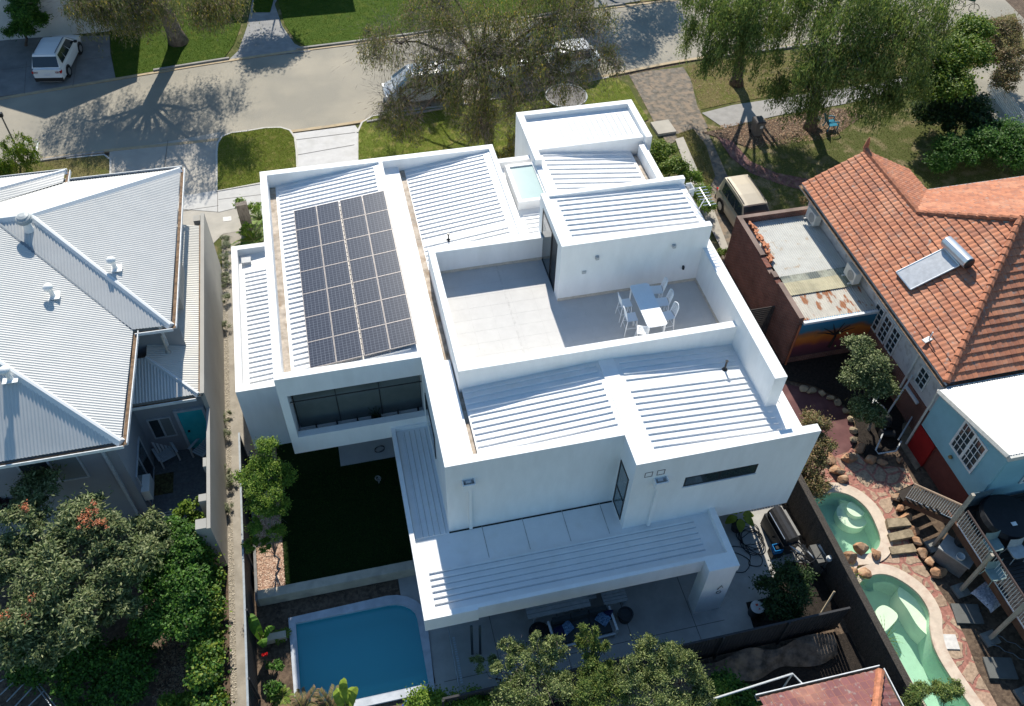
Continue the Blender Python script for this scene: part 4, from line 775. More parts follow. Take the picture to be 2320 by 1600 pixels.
for nm, y0, y1, x0, x1, mt in (('iron_sheet',25.2,29.1,18.95,22.4,mat('iron_grey', (.50,.50,.47), .6, .08, 1.5, dirt=((.40,.33,.25), 2.2, .6, .7))),('iron_sheet',24.75,25.25,18.95,22.4,mat('iron_old', (.33,.34,.28), .6, .25, 3, dirt=((.12,.14,.13), 1.5, .5, .56))),('iron_sheet',24.0,24.8,18.8,22.4,mat('iron_yellow', (.46,.42,.29), .7, .15, 2)),('iron_sheet',22.4,24.05,18.8,22.4,mat('iron_rust', (.50,.47,.41), .6, .1, 2, dirt=((.30,.12,.05), 1.6, .52, .58), stretch=(2.2,.8,1)))):
    k = {25.2:0,24.75:.03,24.0:.05,22.4:.0}[y0]; wave_sheet(nm, [(x0,y0),(x1,y0),(x1,y1),(x0,y1)], lambda x,y,k=k: 2.66+k, 'Y', mt, BS, period=.11, amp=.018)
# broken tiles heaped on the shed roof
t = thing('tile_heap', 'heap of broken orange roof tiles along the shed parapet', 'roof tiles', (18.9,27.9,2.7)); m = MB(); rr = random.Random(8)
for i in range(46):
    y = rr.uniform(26.2,29.0); x = 18.9+rr.uniform(-.02,.22)+(.12 if 27 < y < 28.6 else 0); a = rr.uniform(-.6,.6)+1.4; z = 2.7+rr.uniform(0,.16)
    m.obox((x,y), (.26,.10,.05), a, z)
obj('broken_tile', m, mat('broken_tile', (.46,.19,.10), .85, .35, 8), t)
def ac(x, y, z, label, legs=True):
    t = thing('air_conditioner', label, 'air conditioner', (x,y,z), 'air conditioners beside the white wall'); obj('casing', MB().box(x-.16,x+.18,y-.42,y+.42,z,z+.62), mat('ac_white', (.66,.66,.63), .5, .04, 3), t)
    m = MB(); m.lathe((0,0,0), [(.24,0),(.24,.02)], 20); m.v = [(x-.161-v[2], y-.1+v[0], z+.31+v[1]) for v in m.v]; obj('fan_grille', m, mat('ac_grille', (.33,.34,.34), .6), t)
    obj('bracket', MB().box(x-.3,x+.2,y-.3,y-.25,z-.06,z-.001).box(x-.3,x+.2,y+.25,y+.3,z-.06,z-.001), MATS['ac_white'], t)
ac(22.12,28.5,2.78,'air conditioner at the top end of the shed roof, near the beige wagon'); ac(22.0,24.35,2.86,'air conditioner over the rusty end of the shed roof')
# blue weatherboard wing
BW = thing('weatherboard_wing', 'blue weatherboard building with white metal roof at the right edge', 'building', (0,0,0))
mb_ = mat('blue_board', (.25,.46,.52), .7, .05, 2, .1, dirt=((.21,.40,.46), .8, .5, .75)); m = MB()
for i in range(21):
    z = 1.55+i*.15; ya = 13.15; yn = min(16.95, 16.6-(z+.05-3.85)*3.55)
    if yn < ya+.1: break
    m.hexa([(21.78,ya,z),(21.9,ya,z),(21.9,yn,z),(21.78,yn,z)], [(21.80,ya,z+.15),(21.9,ya,z+.15),(21.9,yn,z+.15),(21.80,yn,z+.15)])
    m.hexa([(21.9,ya-.02,z),(34,ya-.02,z),(34,ya+.1,z),(21.9,ya+.1,z)], [(21.9,ya,z+.15),(34,ya,z+.15),(34,ya+.1,z+.15),(21.9,ya+.1,z+.15)])
obj('wall', m, mb_, BW); obj('wall_base', MB().box(21.95,34,13.25,16.9,0,1.54), M_BRICK, BW)
m = MB()
for i in range(26): m.box(21.88,21.94,13.25,16.0,.02+i*.06,.055+i*.06)
obj('red_slats', m, mat('red_slat', (.20,.06,.045), .8, .1, 4), BW); obj('red_panel', MB().box(21.78,21.87,15.9,17.0,0,1.5), mat('red_paint', (.28,.012,.012), .6, .1, 2), BW)
rz0, rz1 = 3.95, 4.95; ro = MB(); 
c0, c1 = G(2128,884,rz0), G(2287,1032,rz1); NE_, SE_ = (34,c0[1]+.1,rz0), (34,c1[1]-.05,rz1)
fz = lambda x, y: rz0+(rz1-rz0)*(c0[1]-y)/(c0[1]-c1[1])
wave_sheet('metal_roof', [c0[:2], c1[:2], (34,c1[1]), (34,c0[1])], fz, 'Y', M_DECK, BW, period=.11, amp=.014)
m = MB(); beam(m, c0, c1, .14,.02,-.02); m.hexa([(c0[0],c0[1],c0[2]-.22),(c0[0]+.04,c0[1],c0[2]-.22),(c1[0]+.04,c1[1],c1[2]-.22),(c1[0],c1[1],c1[2]-.22)][::-1], [(c0[0],c0[1],c0[2]-.03),(c0[0]+.04,c0[1],c0[2]-.03),(c1[0]+.04,c1[1],c1[2]-.03),(c1[0],c1[1],c1[2]-.03)][::-1])
m.box(c1[0],34,c1[1]-.12,c1[1]+.0,c1[2]-.25,c1[2]-.02); obj('fascia', m, mat('trim_cream', (.55,.54,.50), .7), BW)
w = casement(13.95,15.4,2.35,3.95,2,1,x=21.78,par=BW,f=.09,mi=.12,name='window')
m = MB()
for y in (14.15+.12,14.15+.34,14.95-.02,14.95+.2): m.box(21.725,21.735,y-.015,y+.015,2.44,3.86)
for z in (2.8,3.15,3.5): m.box(21.72,21.734,14.04,15.31,z-.015,z+.015)
obj('glazing_bar', m, MWF, w)
obj('downpipe', MB().tube([(21.6,16.98,3.8),(21.72,17.05,3.0),(21.72,17.05,.1)], .05), MATS['trim_cream'], BW)
obj('wall_lamp', MB().lathe((21.7,15.0,1.95), [(.05,0),(.09,.06),(.03,.16)], 10), mat('brass', (.3,.2,.08), .4, metal=.6), BW)
casement(22.6,24.2,2.4,3.8,3,2,x=0,par=BW,f=.08) if False else None
m = MB(); y = 13.12; m.box(23.2,24.8,y-.04,y,2.5,2.58); m.box(23.2,24.8,y-.04,y,3.7,3.78); m.box(23.2,23.28,y-.04,y,2.58,3.7); m.box(24.72,24.8,y-.04,y,2.58,3.7)
for x in (23.65,24.0,24.35): m.box(x-.015,x+.015,y-.04,y,2.58,3.7)
w = obj('window', m, MWF, BW); obj('pane', MB().box(23.28,24.72,y-.015,y-.002,2.58,3.7), M_GLASS, w)
# deck with balustrade on posts
DK = thing('timber_deck', 'raised dark timber deck with white balusters at the right edge', 'deck', (0,0,0))
DZ = 1.85; pA, pB, pC, pD = G(2068,1112,2.0), G(2175,1185,2.9), G(2195,1155,2.9), G(2360,1460,2.9)
dx0 = 20.35
m = MB()
for i in range(60): m.box(dx0+.1,34,4.6+i*.14,4.6+i*.14+.12,DZ-.04,DZ)
obj('deck_board', m, mat('deck_wood', (.022,.02,.02), .6, .3, 3, stretch=(1,6,1)), DK)
obj('bearer', MB().box(dx0,dx0+.1,4.5,12.95,DZ-.3,DZ+.01), mat('bearer_brown', (.09,.045,.03), .8, .2, 3), DK); obj('bearer', MB().box(dx0+.1,34,12.85,12.95,DZ-.3,DZ-.05), MATS['bearer_brown'], DK)
M_POST = mat('post_timber', (.38,.34,.28), .85, .15, 3)
for i, (yy, top) in enumerate(((12.45,3.75),(10.55,2.8),(8.65,3.6),(6.6,3.0))): 
    o = obj('post', MB().box(dx0-.13,dx0-.01,yy-.06,yy+.06,0,top), M_POST, DK); obj('footing', MB().obox((dx0-.07,yy), (.55,.5,.1), .1, 0), mat('footing_grey', (.22,.22,.205), .9, .15, 3, .3), o)  # footing grey darkened to carry the shade of the deck
def balustrade(a, b, z0a, z0b, h, m, r_, sp=.11):
    a, b = Vector((*a,z0a)), Vector((*b,z0b)); L = (b-a).length; n = int(L/sp); u = Vector((0,0,h))
    for i in range(n+1): p = a+(b-a)*i/n; m.tube([p+Vector((0,0,.08)), p+u], .013, 4)
    m.tube([a+Vector((0,0,.08)), b+Vector((0,0,.08))], .025, 4); r_.tube([a+u, b+u], .045, 6)
m = MB(); r_ = MB(); balustrade((dx0+.02,12.3),(dx0+.02,4.8),DZ,DZ,1.0,m,r_); obj('baluster', m, mat('baluster_white', (.62,.63,.62), .5), DK); obj('handrail', r_, mat('rail_dark', (.07,.05,.045), .7), DK)
m = MB(); r_ = MB(); s0 = G(2064,1110,1.15)[:2]; balustrade(s0,(dx0+.0,12.5),.55,DZ,1.0,m,r_); obj('baluster', m, MATS['baluster_white'], DK); obj('handrail', r_, mat('rail_oak', (.26,.19,.14), .7), DK)
m = MB()
for i in range(8):
    f = i/8; x = s0[0]+(dx0-s0[0])*f; y = s0[1]+(12.5-s0[1])*f; m.obox((x+.35,y+.42), (.3,.95,.05), math.atan2(12.5-s0[1], dx0-s0[0]), .15+f*1.6)
obj('stair_tread', m, mat('tread_dark', (.035,.028,.024), .8, .2, 3), DK); m = MB(); beam(m, (*s0,.35), (dx0-.02,12.42,DZ-.05), .06,.1,-.1); obj('stringer', m, MATS['bearer_brown'], DK)
obj('glass_screen', MB().box(21.0,21.9,12.9,12.93,DZ,DZ+1.0), MATS['window_glass_blue'], DK)
# ================================================================ rock, paving and clutter of the pool garden
cz_ = bpy.data.materials.new('crazy_paving'); cz_.use_nodes = True; n = cz_.node_tree.nodes; l = cz_.node_tree.links; b = n['Principled BSDF']; b.inputs['Roughness'].default_value = .9
tc = n.new('ShaderNodeTexCoord'); v1 = n.new('ShaderNodeTexVoronoi'); v1.feature = 'DISTANCE_TO_EDGE'; v1.inputs['Scale'].default_value = 1.9; v2 = n.new('ShaderNodeTexVoronoi'); v2.inputs['Scale'].default_value = 1.9
nz = n.new('ShaderNodeTexNoise'); nz.inputs['Scale'].default_value = 3; l.new(tc.outputs['Object'], nz.inputs[0]); mv = n.new('ShaderNodeMixRGB'); mv.inputs[0].default_value = .12; l.new(tc.outputs['Object'], mv.inputs[1]); l.new(nz.outputs['Color'], mv.inputs[2]); l.new(mv.outputs[0], v1.inputs[0]); l.new(mv.outputs[0], v2.inputs[0])
r1 = n.new('ShaderNodeValToRGB'); r1.color_ramp.elements[0].position = .06; r1.color_ramp.elements[1].position = .085; l.new(v1.outputs['Distance'], r1.inputs[0]); sx = n.new('ShaderNodeSeparateXYZ'); l.new(v2.outputs['Color'], sx.inputs[0])
r2 = n.new('ShaderNodeValToRGB'); e = r2.color_ramp.elements; e[0].color = (.30,.20,.14,1); e[1].color = (.42,.28,.20,1); x_ = e.new(.5); x_.color = (.38,.29,.20,1); l.new(sx.outputs[0], r2.inputs[0])
mx = n.new('ShaderNodeMixRGB'); l.new(r1.outputs[0], mx.inputs[0]); mx.inputs[1].default_value = (.34,.15,.115,1); l.new(r2.outputs[0], mx.inputs[2])
n3 = n.new('ShaderNodeTexNoise'); n3.inputs['Scale'].default_value = 9; n3.inputs['Detail'].default_value = 8; l.new(tc.outputs['Object'], n3.inputs[0]); r3 = n.new('ShaderNodeValToRGB'); r3.color_ramp.elements[0].color = (.62,.6,.6,1); r3.color_ramp.elements[1].color = (1.2,1.2,1.2,1); r3.color_ramp.elements[0].position = .3; r3.color_ramp.elements[1].position = .7; l.new(n3.outputs[0], r3.inputs[0]); m4 = n.new('ShaderNodeMixRGB'); m4.blend_type = 'MULTIPLY'; m4.inputs[0].default_value = 1; l.new(mx.outputs[0], m4.inputs[1]); l.new(r3.outputs[0], m4.inputs[2]); l.new(m4.outputs[0], b.inputs['Base Color'])
bp = n.new('ShaderNodeBump'); bp.inputs['Distance'].default_value = .015; l.new(r1.outputs[0], bp.inputs['Height']); l.new(bp.outputs[0], b.inputs['Normal'])
dx_ = lambda lp, i: lp[i]
pr = offset_loop(P2, .36); pr1 = offset_loop(P1, .38)
poly('crazy_paving', [(1862,1045),(1930,1015),(1965,1048),(2055,1062),(2072,1095),(2035,1112),(2020,1142),(2052,1195),(2060,1230),(2080,1262),(2105,1300),(2150,1370),(2185,1440),(2215,1520),(2260,1600),(2300,1680),(2275,1690),(2225,1605),(2165,1515),(2128,1430),(2126,1392),(2100,1340),(2030,1292),(1990,1290),(1998,1262),(2012,1232),(2000,1185),(1975,1142),(1930,1110),(1885,1100),(1855,1100)], .014, cz_)
poly('dark_paving', [(1700,860),(1790,872),(1850,885),(1900,908),(1930,950),(1938,1000),(1922,1022),(1860,1045),(1830,1085),(1740,1120),(1700,1100)], .02, mat('oxide_concrete', (.12,.05,.05), .8, .15, 1, .1, dirt=((.17,.08,.075), 1.1, .5, .7)))
poly('paver_strip', [(2045,960),(2070,950),(2100,1000),(2105,1040),(2075,1065),(2040,1010)], .02, mat('slate_paver', (.24,.19,.13), .9, .3, 2.5, .3))
poly('garden_bed', [(1730,780),(1960,760),(2030,860),(2030,900),(2050,960),(2040,1010),(1960,1040),(1945,1000),(1935,945),(1900,900),(1840,872),(1720,850)], .012, mat('black_soil', (.028,.022,.018), .95, .4, 9, 1, 50))
M_ROCK = mat('garden_rock', (.33,.185,.105), .9, .3, 2.5, .7, 12, dirt=((.45,.31,.2), 3, .5, .65)); M_ROCKG = mat('edge_rock', (.30,.24,.16), .9, .3, 3, .6, 14)
edge = [(1838,884),(1862,890),(1884,901),(1900,912),(1918,932),(1928,950),(1934,974),(1934,997),(1820,880)]
for i, (px, py) in enumerate(edge): obj('rock', MB().blob(G(px,py,.1), (.27,.22,.16), i, .2, 2), M_ROCKG, label='edging stone, number %d round the dark red paving' % (i+1), cat='rock', group='edging stones round the dark red paving')
for i, (px, py, r_, lb_) in enumerate([(1950,1015,.42,'round boulder at the end of the edging stones'),(1973,1040,.5,'large upright boulder beside the pump pipes'),(1999,1048,.32,'small boulder right of the large upright one'),(2037,1041,.28,'boulder by the foot of the grey downpipe'),(1874,1042,.55,'flat orange slab rock beside the dark paving'),(1895,1066,.6,'broad orange boulder above the round pool'),(1911,1088,.35,'small round rock above the pool coping'),(1925,1040,.6,'long orange rock by the dark paving end'),
        (2030,1127,.42,'pair rock at the foot of the timber stair'),(2040,1152,.4,'rock beside the top garden step'),(2053,1172,.5,'round orange rock beside the second step'),(2066,1200,.45,'pale rock beside the lowest step'),(2082,1228,.42,'reddish rock below the steps'),(2092,1255,.45,'bright orange rock between reddish ones'),(2106,1272,.42,'dark orange rock near the pool path'),(2122,1295,.5,'long brown rock at the lower end of the rock row'),
        (1925,1265,.62,'massive cracked boulder between the two pools, left part'),(1950,1245,.6,'massive cracked boulder between the two pools, right part'),(1985,1255,.42,'rock bridging the two pool edges'),(1962,1295,.45,'dark rock over the lagoon pool edge'),(1930,1300,.4,'rock at the top edge of the lagoon pool by the fence')]):
    obj('rock', MB().blob(G(px,py,.12), (r_*random.Random(i).uniform(.6,.95),r_*random.Random(i+50).uniform(.5,.8),r_*.45), 40+i, .4, 2), M_ROCK, label=lb_, cat='rock')
for i, (q, lb_) in enumerate([([(2005,1180),(2050,1178),(2062,1195),(2010,1200)],'highest stone step beside the round pool'),([(2010,1212),(2062,1200),(2070,1218),(2016,1228)],'middle stone step beside the round pool'),([(2014,1240),(2068,1232),(2078,1250),(2020,1256)],'lowest stone step beside the round pool')]):
    obj('garden_step', MB().prism(GP(q,.1), 0, .28-.08*i), M_ROCKG, label=lb_, cat='step')
# deck undercroft: hard-edged things seen between the posts
def gthing(nm, lb_, cat, px, py, z=0): return thing(nm, lb_, cat, G(px,py,z))
t = gthing('garden_sink', 'grey outdoor sink bench with paint pots under the deck', 'sink', 2150,1270); c = G(2150,1275)
obj('bench_top', MB().obox(c[:2], (1.25,.8,.06), -1.0, .84), mat('bench_grey', (.35,.36,.36), .5, .1, 3), t); obj('cabinet', MB().obox(c[:2], (1.15,.7,.84), -1.0, 0), mat('cabinet_grey', (.2,.19,.18), .7), t); obj('bowl', MB().lathe((c[0]-.1,c[1]-.25,.9), [(.14,0),(.16,.12),(.15,.12),(.12,.02)], 14), mat('bowl_white', (.6,.62,.62), .4), t)
obj('barrel', MB().lathe((c[0]+.25,c[1]+.3,.9), [(.22,0),(.25,.25),(.22,.5)], 16), M_DARK, t)
t = gthing('draped_table', 'small table draped with a blue and white patterned cloth under the deck', 'table', 2225,1362); c = G(2225,1368)
m = MB(); m.grid(lambda u,v: (c[0]+(u-.5)*.85-(v-.5)*.3, c[1]+(v-.5)*.85+(u-.5)*.3, .74-.35*max(0,abs(u-.5)*2-.7)-.3*max(0,abs(v-.5)*2-.7)+.02*math.sin(u*19)*math.cos(v*17)), 14, 14)
obj('cloth', m, mat('patterned_cloth', (.42,.46,.60), .9, .4, 16, c2=(.7,.68,.72)), t, smooth=True)
for a_, b_ in ((-.3,-.3),(.3,-.3),(.3,.3),(-.3,.3)): obj('leg', MB().tube([(c[0]+a_,c[1]+b_,0),(c[0]+a_,c[1]+b_,.70)], .02), M_DARK, t)
for i, (px, py) in enumerate([(2190,1392),(2265,1515)]): obj('stepping_stone', MB().obox(G(px,py)[:2], (1.0,.75,.08), -.25, 0), mat('slab_grey', (.13,.135,.13), .9, .1, 2, .2), label=['grey stone slab beside the draped table','grey stone slab between the two lower footings'][i], cat='paving slab')  # slab colour darkened in place of shade from the deck
obj('access_cover', MB().obox(G(2149,1455)[:2], (.62,.55,.04), -.25, .014), mat('cover_white', (.62,.60,.57), .7), label='square white skimmer lid set in the crazy paving', cat='drain cover')
t = gthing('folding_chair_frame', 'dark folding chair frame lying under the lower deck', 'chair', 2285,1480); c = G(2285,1480); m = MB(); q = [(c[0]-.5+i*.17, c[1]+.4-i*.17, .1+.12*(i%2)) for i in range(7)]; m.tube(q, .018); m.tube([(x+.3,y+.3,z) for x,y,z in q], .018); obj('frame', m, mat('steel_blue', (.10,.13,.16), .5), t)
# white pipes and pump by the tiled house
t = gthing('pump', 'black pool pump with white pipes by the brick wall', 'pump', 2000,985); c = G(2003,990)
obj('motor', MB().tube([(c[0]-.25,c[1]+.1,.25),(c[0]+.35,c[1]-.1,.25)], .17, 12), M_DARK, t); obj('filter_tank', MB().lathe((c[0]+.1,c[1]+.45,0), [(.28,0),(.3,.5),(.22,.75),(.08,.85)], 16), M_DARK, t)
def pp(*q): return [G(x,y,z) for x,y,z in q]
MPV = mat('pvc', (.55,.57,.58), .5); obj('pipe', MB().tube(pp((1987,892,.5),(1976,914,.5),(1992,925,.5),(2014,955,.4),(2008,965,.4),(1984,1020,.2),(1990,1028,.15),(2030,1022,.2),(2042,1000,.3)), .035), MPV, t); obj('pipe', MB().tube(pp((1992,894,.5),(1984,910,.5),(2002,922,.5),(2018,952,.4),(2012,970,.3)), .03), MPV, t); obj('pipe', MB().tube(pp((2035,997,.3),(2067,944,.5),(2073,950,.5)), .035), MPV, t); obj('waste_pipe', MB().tube([G(2005,946,.3), (22.3,19.0,2.2)], .04), MPV, t)
t = gthing('rainwater_tank', 'tall black water tank against the brick wall by the garden tree', 'tank', 2017,890); c = (21.9,20.2,0); t.location = c; t['_b'] = list(c); obj('tank_body', MB().lathe(c, [(.42,0),(.44,.1),(.44,1.2),(.3,1.35),(.1,1.4)], 20), mat('tank_black', (.02,.022,.025), .4), t)
# the lid of a roof at the bottom edge
M_TILE_SHADE = tilemat('shaded_tile', (.20,.075,.075,1), (.14,.055,.06,1)); RB = thing('tiled_annex', 'roof of shade-darkened tiles with white gutter at the bottom edge', 'building', (0,0,0)); ax, ay, az = 10.45, 7.75, 2.5  # terracotta tile darkened: shade over this roof is put into its colour
tile_plane('tiled_slope', (14.5,ay,az), (-1,0,0), (0,-CA,SA), [(0,0),(4.05,0),(7,3.4),(3.0,3.4)], RB, mt=M_TILE_SHADE); obj('ridge_tiles', ridge([(14.45,7.7,2.55),(12.3,5.2,3.85)]), RIDM, RB)
tile_plane('tiled_slope', (14.5,3,az), (0,1,0), (-CA,0,SA), [(0,0),(4.75,0),(1.7,3.2),(0,3.2)], RB, mt=M_TILE_SHADE)
obj('wall', MB().box(11,14.1,2,7.3,0,2.4), M_OLDW, RB); gutter('eave_gutter', [(10.3,7.82,2.48),(14.6,7.82,2.48)][::-1], RB); gutter('eave_gutter', [(14.58,7.82,2.48),(14.58,2,2.48)][::-1], RB)
t = thing('pergola_frame', 'thin white pipe frame beside the shade-darkened tiled roof', 'frame', (10,8.2,0)); m = MB(); m.tube([(8.3,7.3,2.3),(8.9,8.15,2.3),(11.8,8.35,2.3),(12.0,7.9,2.3)], .035); obj('top_rail', m, MPV, t); obj('leg', MB().tube([(8.9,8.15,2.26),(8.9,8.15,0)], .03), MPV, t); obj('leg', MB().tube([(11.8,8.35,2.26),(11.8,8.35,0)], .03), MPV, t)
t = thing('rock_ledge', 'rough dark stone ledge below the black patio fence', 'wall', (10,9.6,0)); m = MB()
m.grid(lambda u,v: (6.0+u*8.6, 9.95-v*.75+.12*math.sin(u*23+v*3), .5-.42*v**1.5+.05*math.sin(u*41)*math.cos(v*9)), 50, 6); obj('stone_face', m, mat('ledge_stone', (.13,.105,.085), .95, .4, 3, .8, 12, dirt=((.24,.18,.13), 2, .55, .7)), t)
# ================================================================ plants
def lm(n, c, tr=.35, rough=.6): return mat(n, c, rough, .25, 4, trans=tr, spec=.35)
LV = {
 'weep': [lm('leaf_weep_a', (0.152,0.180,0.050)), lm('leaf_weep_b', (0.215,0.224,0.071)), lm('leaf_weep_c', (0.107,0.135,0.040)), lm('leaf_weep_y', (0.465,0.359,0.054)), lm('leaf_weep_d', (0.304,0.234,0.161))],
 'weepg': [lm('leaf_green_a', (0.099,0.170,0.033)), lm('leaf_green_b', (0.161,0.234,0.054)), lm('leaf_green_c', (0.062,0.107,0.025)), lm('leaf_green_e', (.24,.28,.06)), lm('leaf_green_d', (0.215,0.268,0.071))],
 'bright': [lm('leaf_bright_a', (0.129,0.214,0.017)), lm('leaf_bright_b', (0.214,0.272,0.029)), lm('leaf_bright_c', (0.071,0.144,0.014))],
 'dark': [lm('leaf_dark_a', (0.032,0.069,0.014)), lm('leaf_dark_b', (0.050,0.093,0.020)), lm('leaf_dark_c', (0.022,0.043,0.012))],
 'hedge': [lm('leaf_hedge_a', (0.057,0.158,0.017)), lm('leaf_hedge_b', (0.101,0.214,0.026)), lm('leaf_hedge_c', (0.036,0.101,0.014))],
 'gum': [lm('leaf_gum_a', (.155,.19,.07), .2), lm('leaf_gum_b', (.24,.27,.12), .2), lm('leaf_gum_c', (.07,.105,.03), .2), lm('leaf_gum_d', (0.101,0.144,0.043), .2)],
 'olive': [lm('leaf_olive_a', (.19,.24,.07), .25), lm('leaf_olive_b', (.31,.35,.14), .25), lm('leaf_olive_c', (.08,.12,.03), .25)],
 'brown': [lm('leaf_brown_a', (0.230,0.187,0.065)), lm('leaf_brown_b', (0.158,0.158,0.057)), lm('leaf_brown_c', (0.287,0.187,0.101))],
 'purple': [lm('leaf_purple_a', (0.079,0.043,0.050)), lm('leaf_purple_b', (0.129,0.071,0.071))],
 'lime': [lm('leaf_lime_a', (0.172,0.287,0.029), .45), lm('leaf_lime_b', (0.272,0.372,0.050), .45), lm('leaf_lime_c', (0.101,0.201,0.026), .45)],
 'lav': [lm('leaf_lav_a', (0.201,0.230,0.129)), lm('leaf_lav_b', (0.287,0.315,0.187))],
 'flower': [lm('flower_orange', (.55,.17,.07), .3), lm('flower_coral', (.62,.27,.15), .3)],
 'red': [lm('flower_red', (.7,.02,.02), .3)],
}
BARK = mat('bark', (.115,.085,.065), .95, .4, 6, 1, 30); BARKG = mat('bark_grey', (.26,.23,.20), .9, .3, 6, .8, 30); TWIG = mat('twig', (.20,.165,.14), .9, .3, 5)
def rdir(n):
    v = rng.normal(size=(n,3)); return v/np.linalg.norm(v,axis=1)[:,None]
def diamonds(P, D, N, l, w):               # leaf quads: centre, direction, normal
    D = D/np.linalg.norm(D,axis=1)[:,None]; Sd = np.cross(D,N); q = np.linalg.norm(Sd,axis=1)[:,None]; q[q<1e-6] = 1; Sd = Sd/q
    l = l[:,None]; w = w[:,None]; v = np.stack([P-D*l*.5, P+Sd*w*.5-D*l*.08, P+D*l*.5, P-Sd*w*.5-D*l*.08], axis=1); return v.reshape(-1,3)
DENS = {'weep': 2.0, 'shell': 2.6}; WID = {'weep': 1.15, 'shell': 1.3}
def leaves(cl, n, l, w, style='shell', droop=.3, sub=.38, nsub=None):
    """cl: clumps (x,y,z,rx,ry,rz); leaves gather on smaller tufts so that gaps stay between them"""
    n = int(n*DENS.get(style,1)); w = w*WID.get(style,1); out = []; vol = np.array([c[3]*c[4]+c[3]*c[5]*.5 for c in cl]); cnt = (n*vol/vol.sum()).astype(int)
    for c, k in zip(cl, cnt):
        if k < 4: continue
        r = np.array(c[3:6]); ns = nsub or max(7, int((10 if style == 'weep' else 17)*(r[0]*r[1]*4)**.5)); sd = rdir(ns)*rng.uniform(.45,1,(ns,1))**.6; sd[:,2] = np.where(sd[:,2] < -.3, -sd[:,2]*.5, sd[:,2])
        sc = np.array(c[:3])+sd*r; ws = rng.uniform(.35,1.3,ns); idx = rng.choice(ns, k, p=ws/ws.sum()); rs = sub*min(r)*rng.uniform(.6,1.25,ns)
        if style == 'weep':
            L = rng.uniform(.5,2.0,ns)*min(1.6,max(.7,r[2])); per = 9;  ks = max(1,k//per); ii = rng.choice(ns, ks, p=ws/ws.sum()); o = sc[ii]+rng.normal(size=(ks,3))*rs[ii][:,None]*np.array([.42,.42,.22])
            t = rng.uniform(0,1,(ks,per)); dr = rng.normal(0,.10,(ks,2)); P = np.repeat(o,per,0); tt = t.ravel()
            P[:,0] += np.repeat(dr[:,0],per)*tt+rng.normal(0,.035,ks*per); P[:,1] += np.repeat(dr[:,1],per)*tt+rng.normal(0,.035,ks*per); P[:,2] -= tt*np.repeat(L[ii],per)*rng.uniform(.8,1.1,ks*per)
            P[:,2] = np.maximum(P[:,2], .3+rng.uniform(0,.5,len(P)))
            D = rng.normal(0,.42,(ks*per,3)); D[:,2] -= 1; m_ = ks*per
        else:
            P = sc[idx]+rng.normal(size=(k,3))*rs[idx][:,None]*np.array([.62,.62,.42]); stray = rng.random(k) < .12; P[stray] += rng.normal(size=(int(stray.sum()),3))*rs.mean()*.6; D = rdir(k)+(P-sc[idx])/rs[idx][:,None]*.5; D[:,2] = D[:,2]*.6-droop; m_ = k
        N = rdir(m_)+np.array([0,0,.9])+(P-np.array(c[:3]))/r*.6
        out.append(diamonds(P, D, N, l*rng.uniform(.6,1.35,m_), w*rng.uniform(.6,1.3,m_)))
    return np.concatenate(out)
def limbs(base, cl, r0, th=.45, seed=0, twigs=2, split=None):
    rr = random.Random(seed); m = MB(); b = Vector(base); top = Vector((sum(c[0] for c in cl)/len(cl), sum(c[1] for c in cl)/len(cl), 0)); zt = sum(c[2] for c in cl)/len(cl); sp = split or (b[0]*.75+top[0]*.25, b[1]*.75+top[1]*.25, b[2]+(zt-b[2])*th)
    s_ = Vector(sp); md = (b+s_)/2+Vector((rr.uniform(-.2,.2), rr.uniform(-.2,.2), 0)); m.tube([b-Vector((0,0,.1)), b+(md-b)*.3, md, s_], [r0*1.5, r0*1.08, r0*.95, r0*.85], 9)
    for c in cl:
        e = Vector(c[:3]); d = e-s_; k1 = s_+d*.35+Vector((rr.uniform(-.3,.3), rr.uniform(-.3,.3), d.length*.08)); k2 = s_+d*.7+Vector((rr.uniform(-.35,.35), rr.uniform(-.35,.35), d.length*.10)); q_ = min(r0*.5, .13)*2; m.tube([s_-d.normalized()*.1, k1, k2, e], [q_*.5, q_*.36, q_*.22, q_*.08], 6)
        for k in range(twigs):
            q = k1.lerp(e, rr.uniform(.2,.95)); f = Vector((rr.uniform(-1,1)*c[3], rr.uniform(-1,1)*c[4], rr.uniform(-.4,.9)*c[5])); m.tube([q, q+f*.5+Vector((0,0,.15)), q+f], [q_*.16, q_*.09, q_*.03], 5)
    return m
def twiggy(cl, n, L=.8, w=.012, droop=.5):
    out = []
    for c in cl:
        P = np.array(c[:3])+rdir(n)*np.array(c[3:6])*rng.uniform(.3,1,(n,1)); D = (P-np.array(c[:3])); D = D/np.linalg.norm(D,axis=1)[:,None]+rng.normal(0,.5,(n,3)); 
        for k in range(3):
            Q = P+D*L/3; out.append(diamonds((P+Q)/2, Q-P+1e-6, rdir(n), np.full(n,L/3*1.1), np.full(n,w*(1-.2*k)))); P = Q; D[:,2] -= droop*.5
    return np.concatenate(out)
def plant(name, label, cat, base, cl, kind, n, l, w, style='shell', r0=.15, bark=None, th=.45, seed=0, droop=.3, sub=.38, twigs=2, tw=None, group=None, probs=None, split=None, nsub=None):
    t = thing(name, label, cat, base, group); v = leaves(cl, n, l, w, style, droop, sub, nsub); ms = LV[kind]; nf = len(v)//4
    mi = rng.choice(len(ms), nf, p=probs) if probs is not None else rng.integers(0, len(ms), nf)
    npmesh('crown' if cat == 'tree' else 'foliage', v, 4, ms, mi, parent=t)
    if r0: obj('trunk' if cat == 'tree' else 'stem', limbs(base, cl, r0, th, seed, twigs, split), bark or BARK, t, smooth=True)
    if tw is not None: npmesh('twig_spray', twiggy(*tw), 4, [TWIG], parent=t, kind='stuff')
    return t
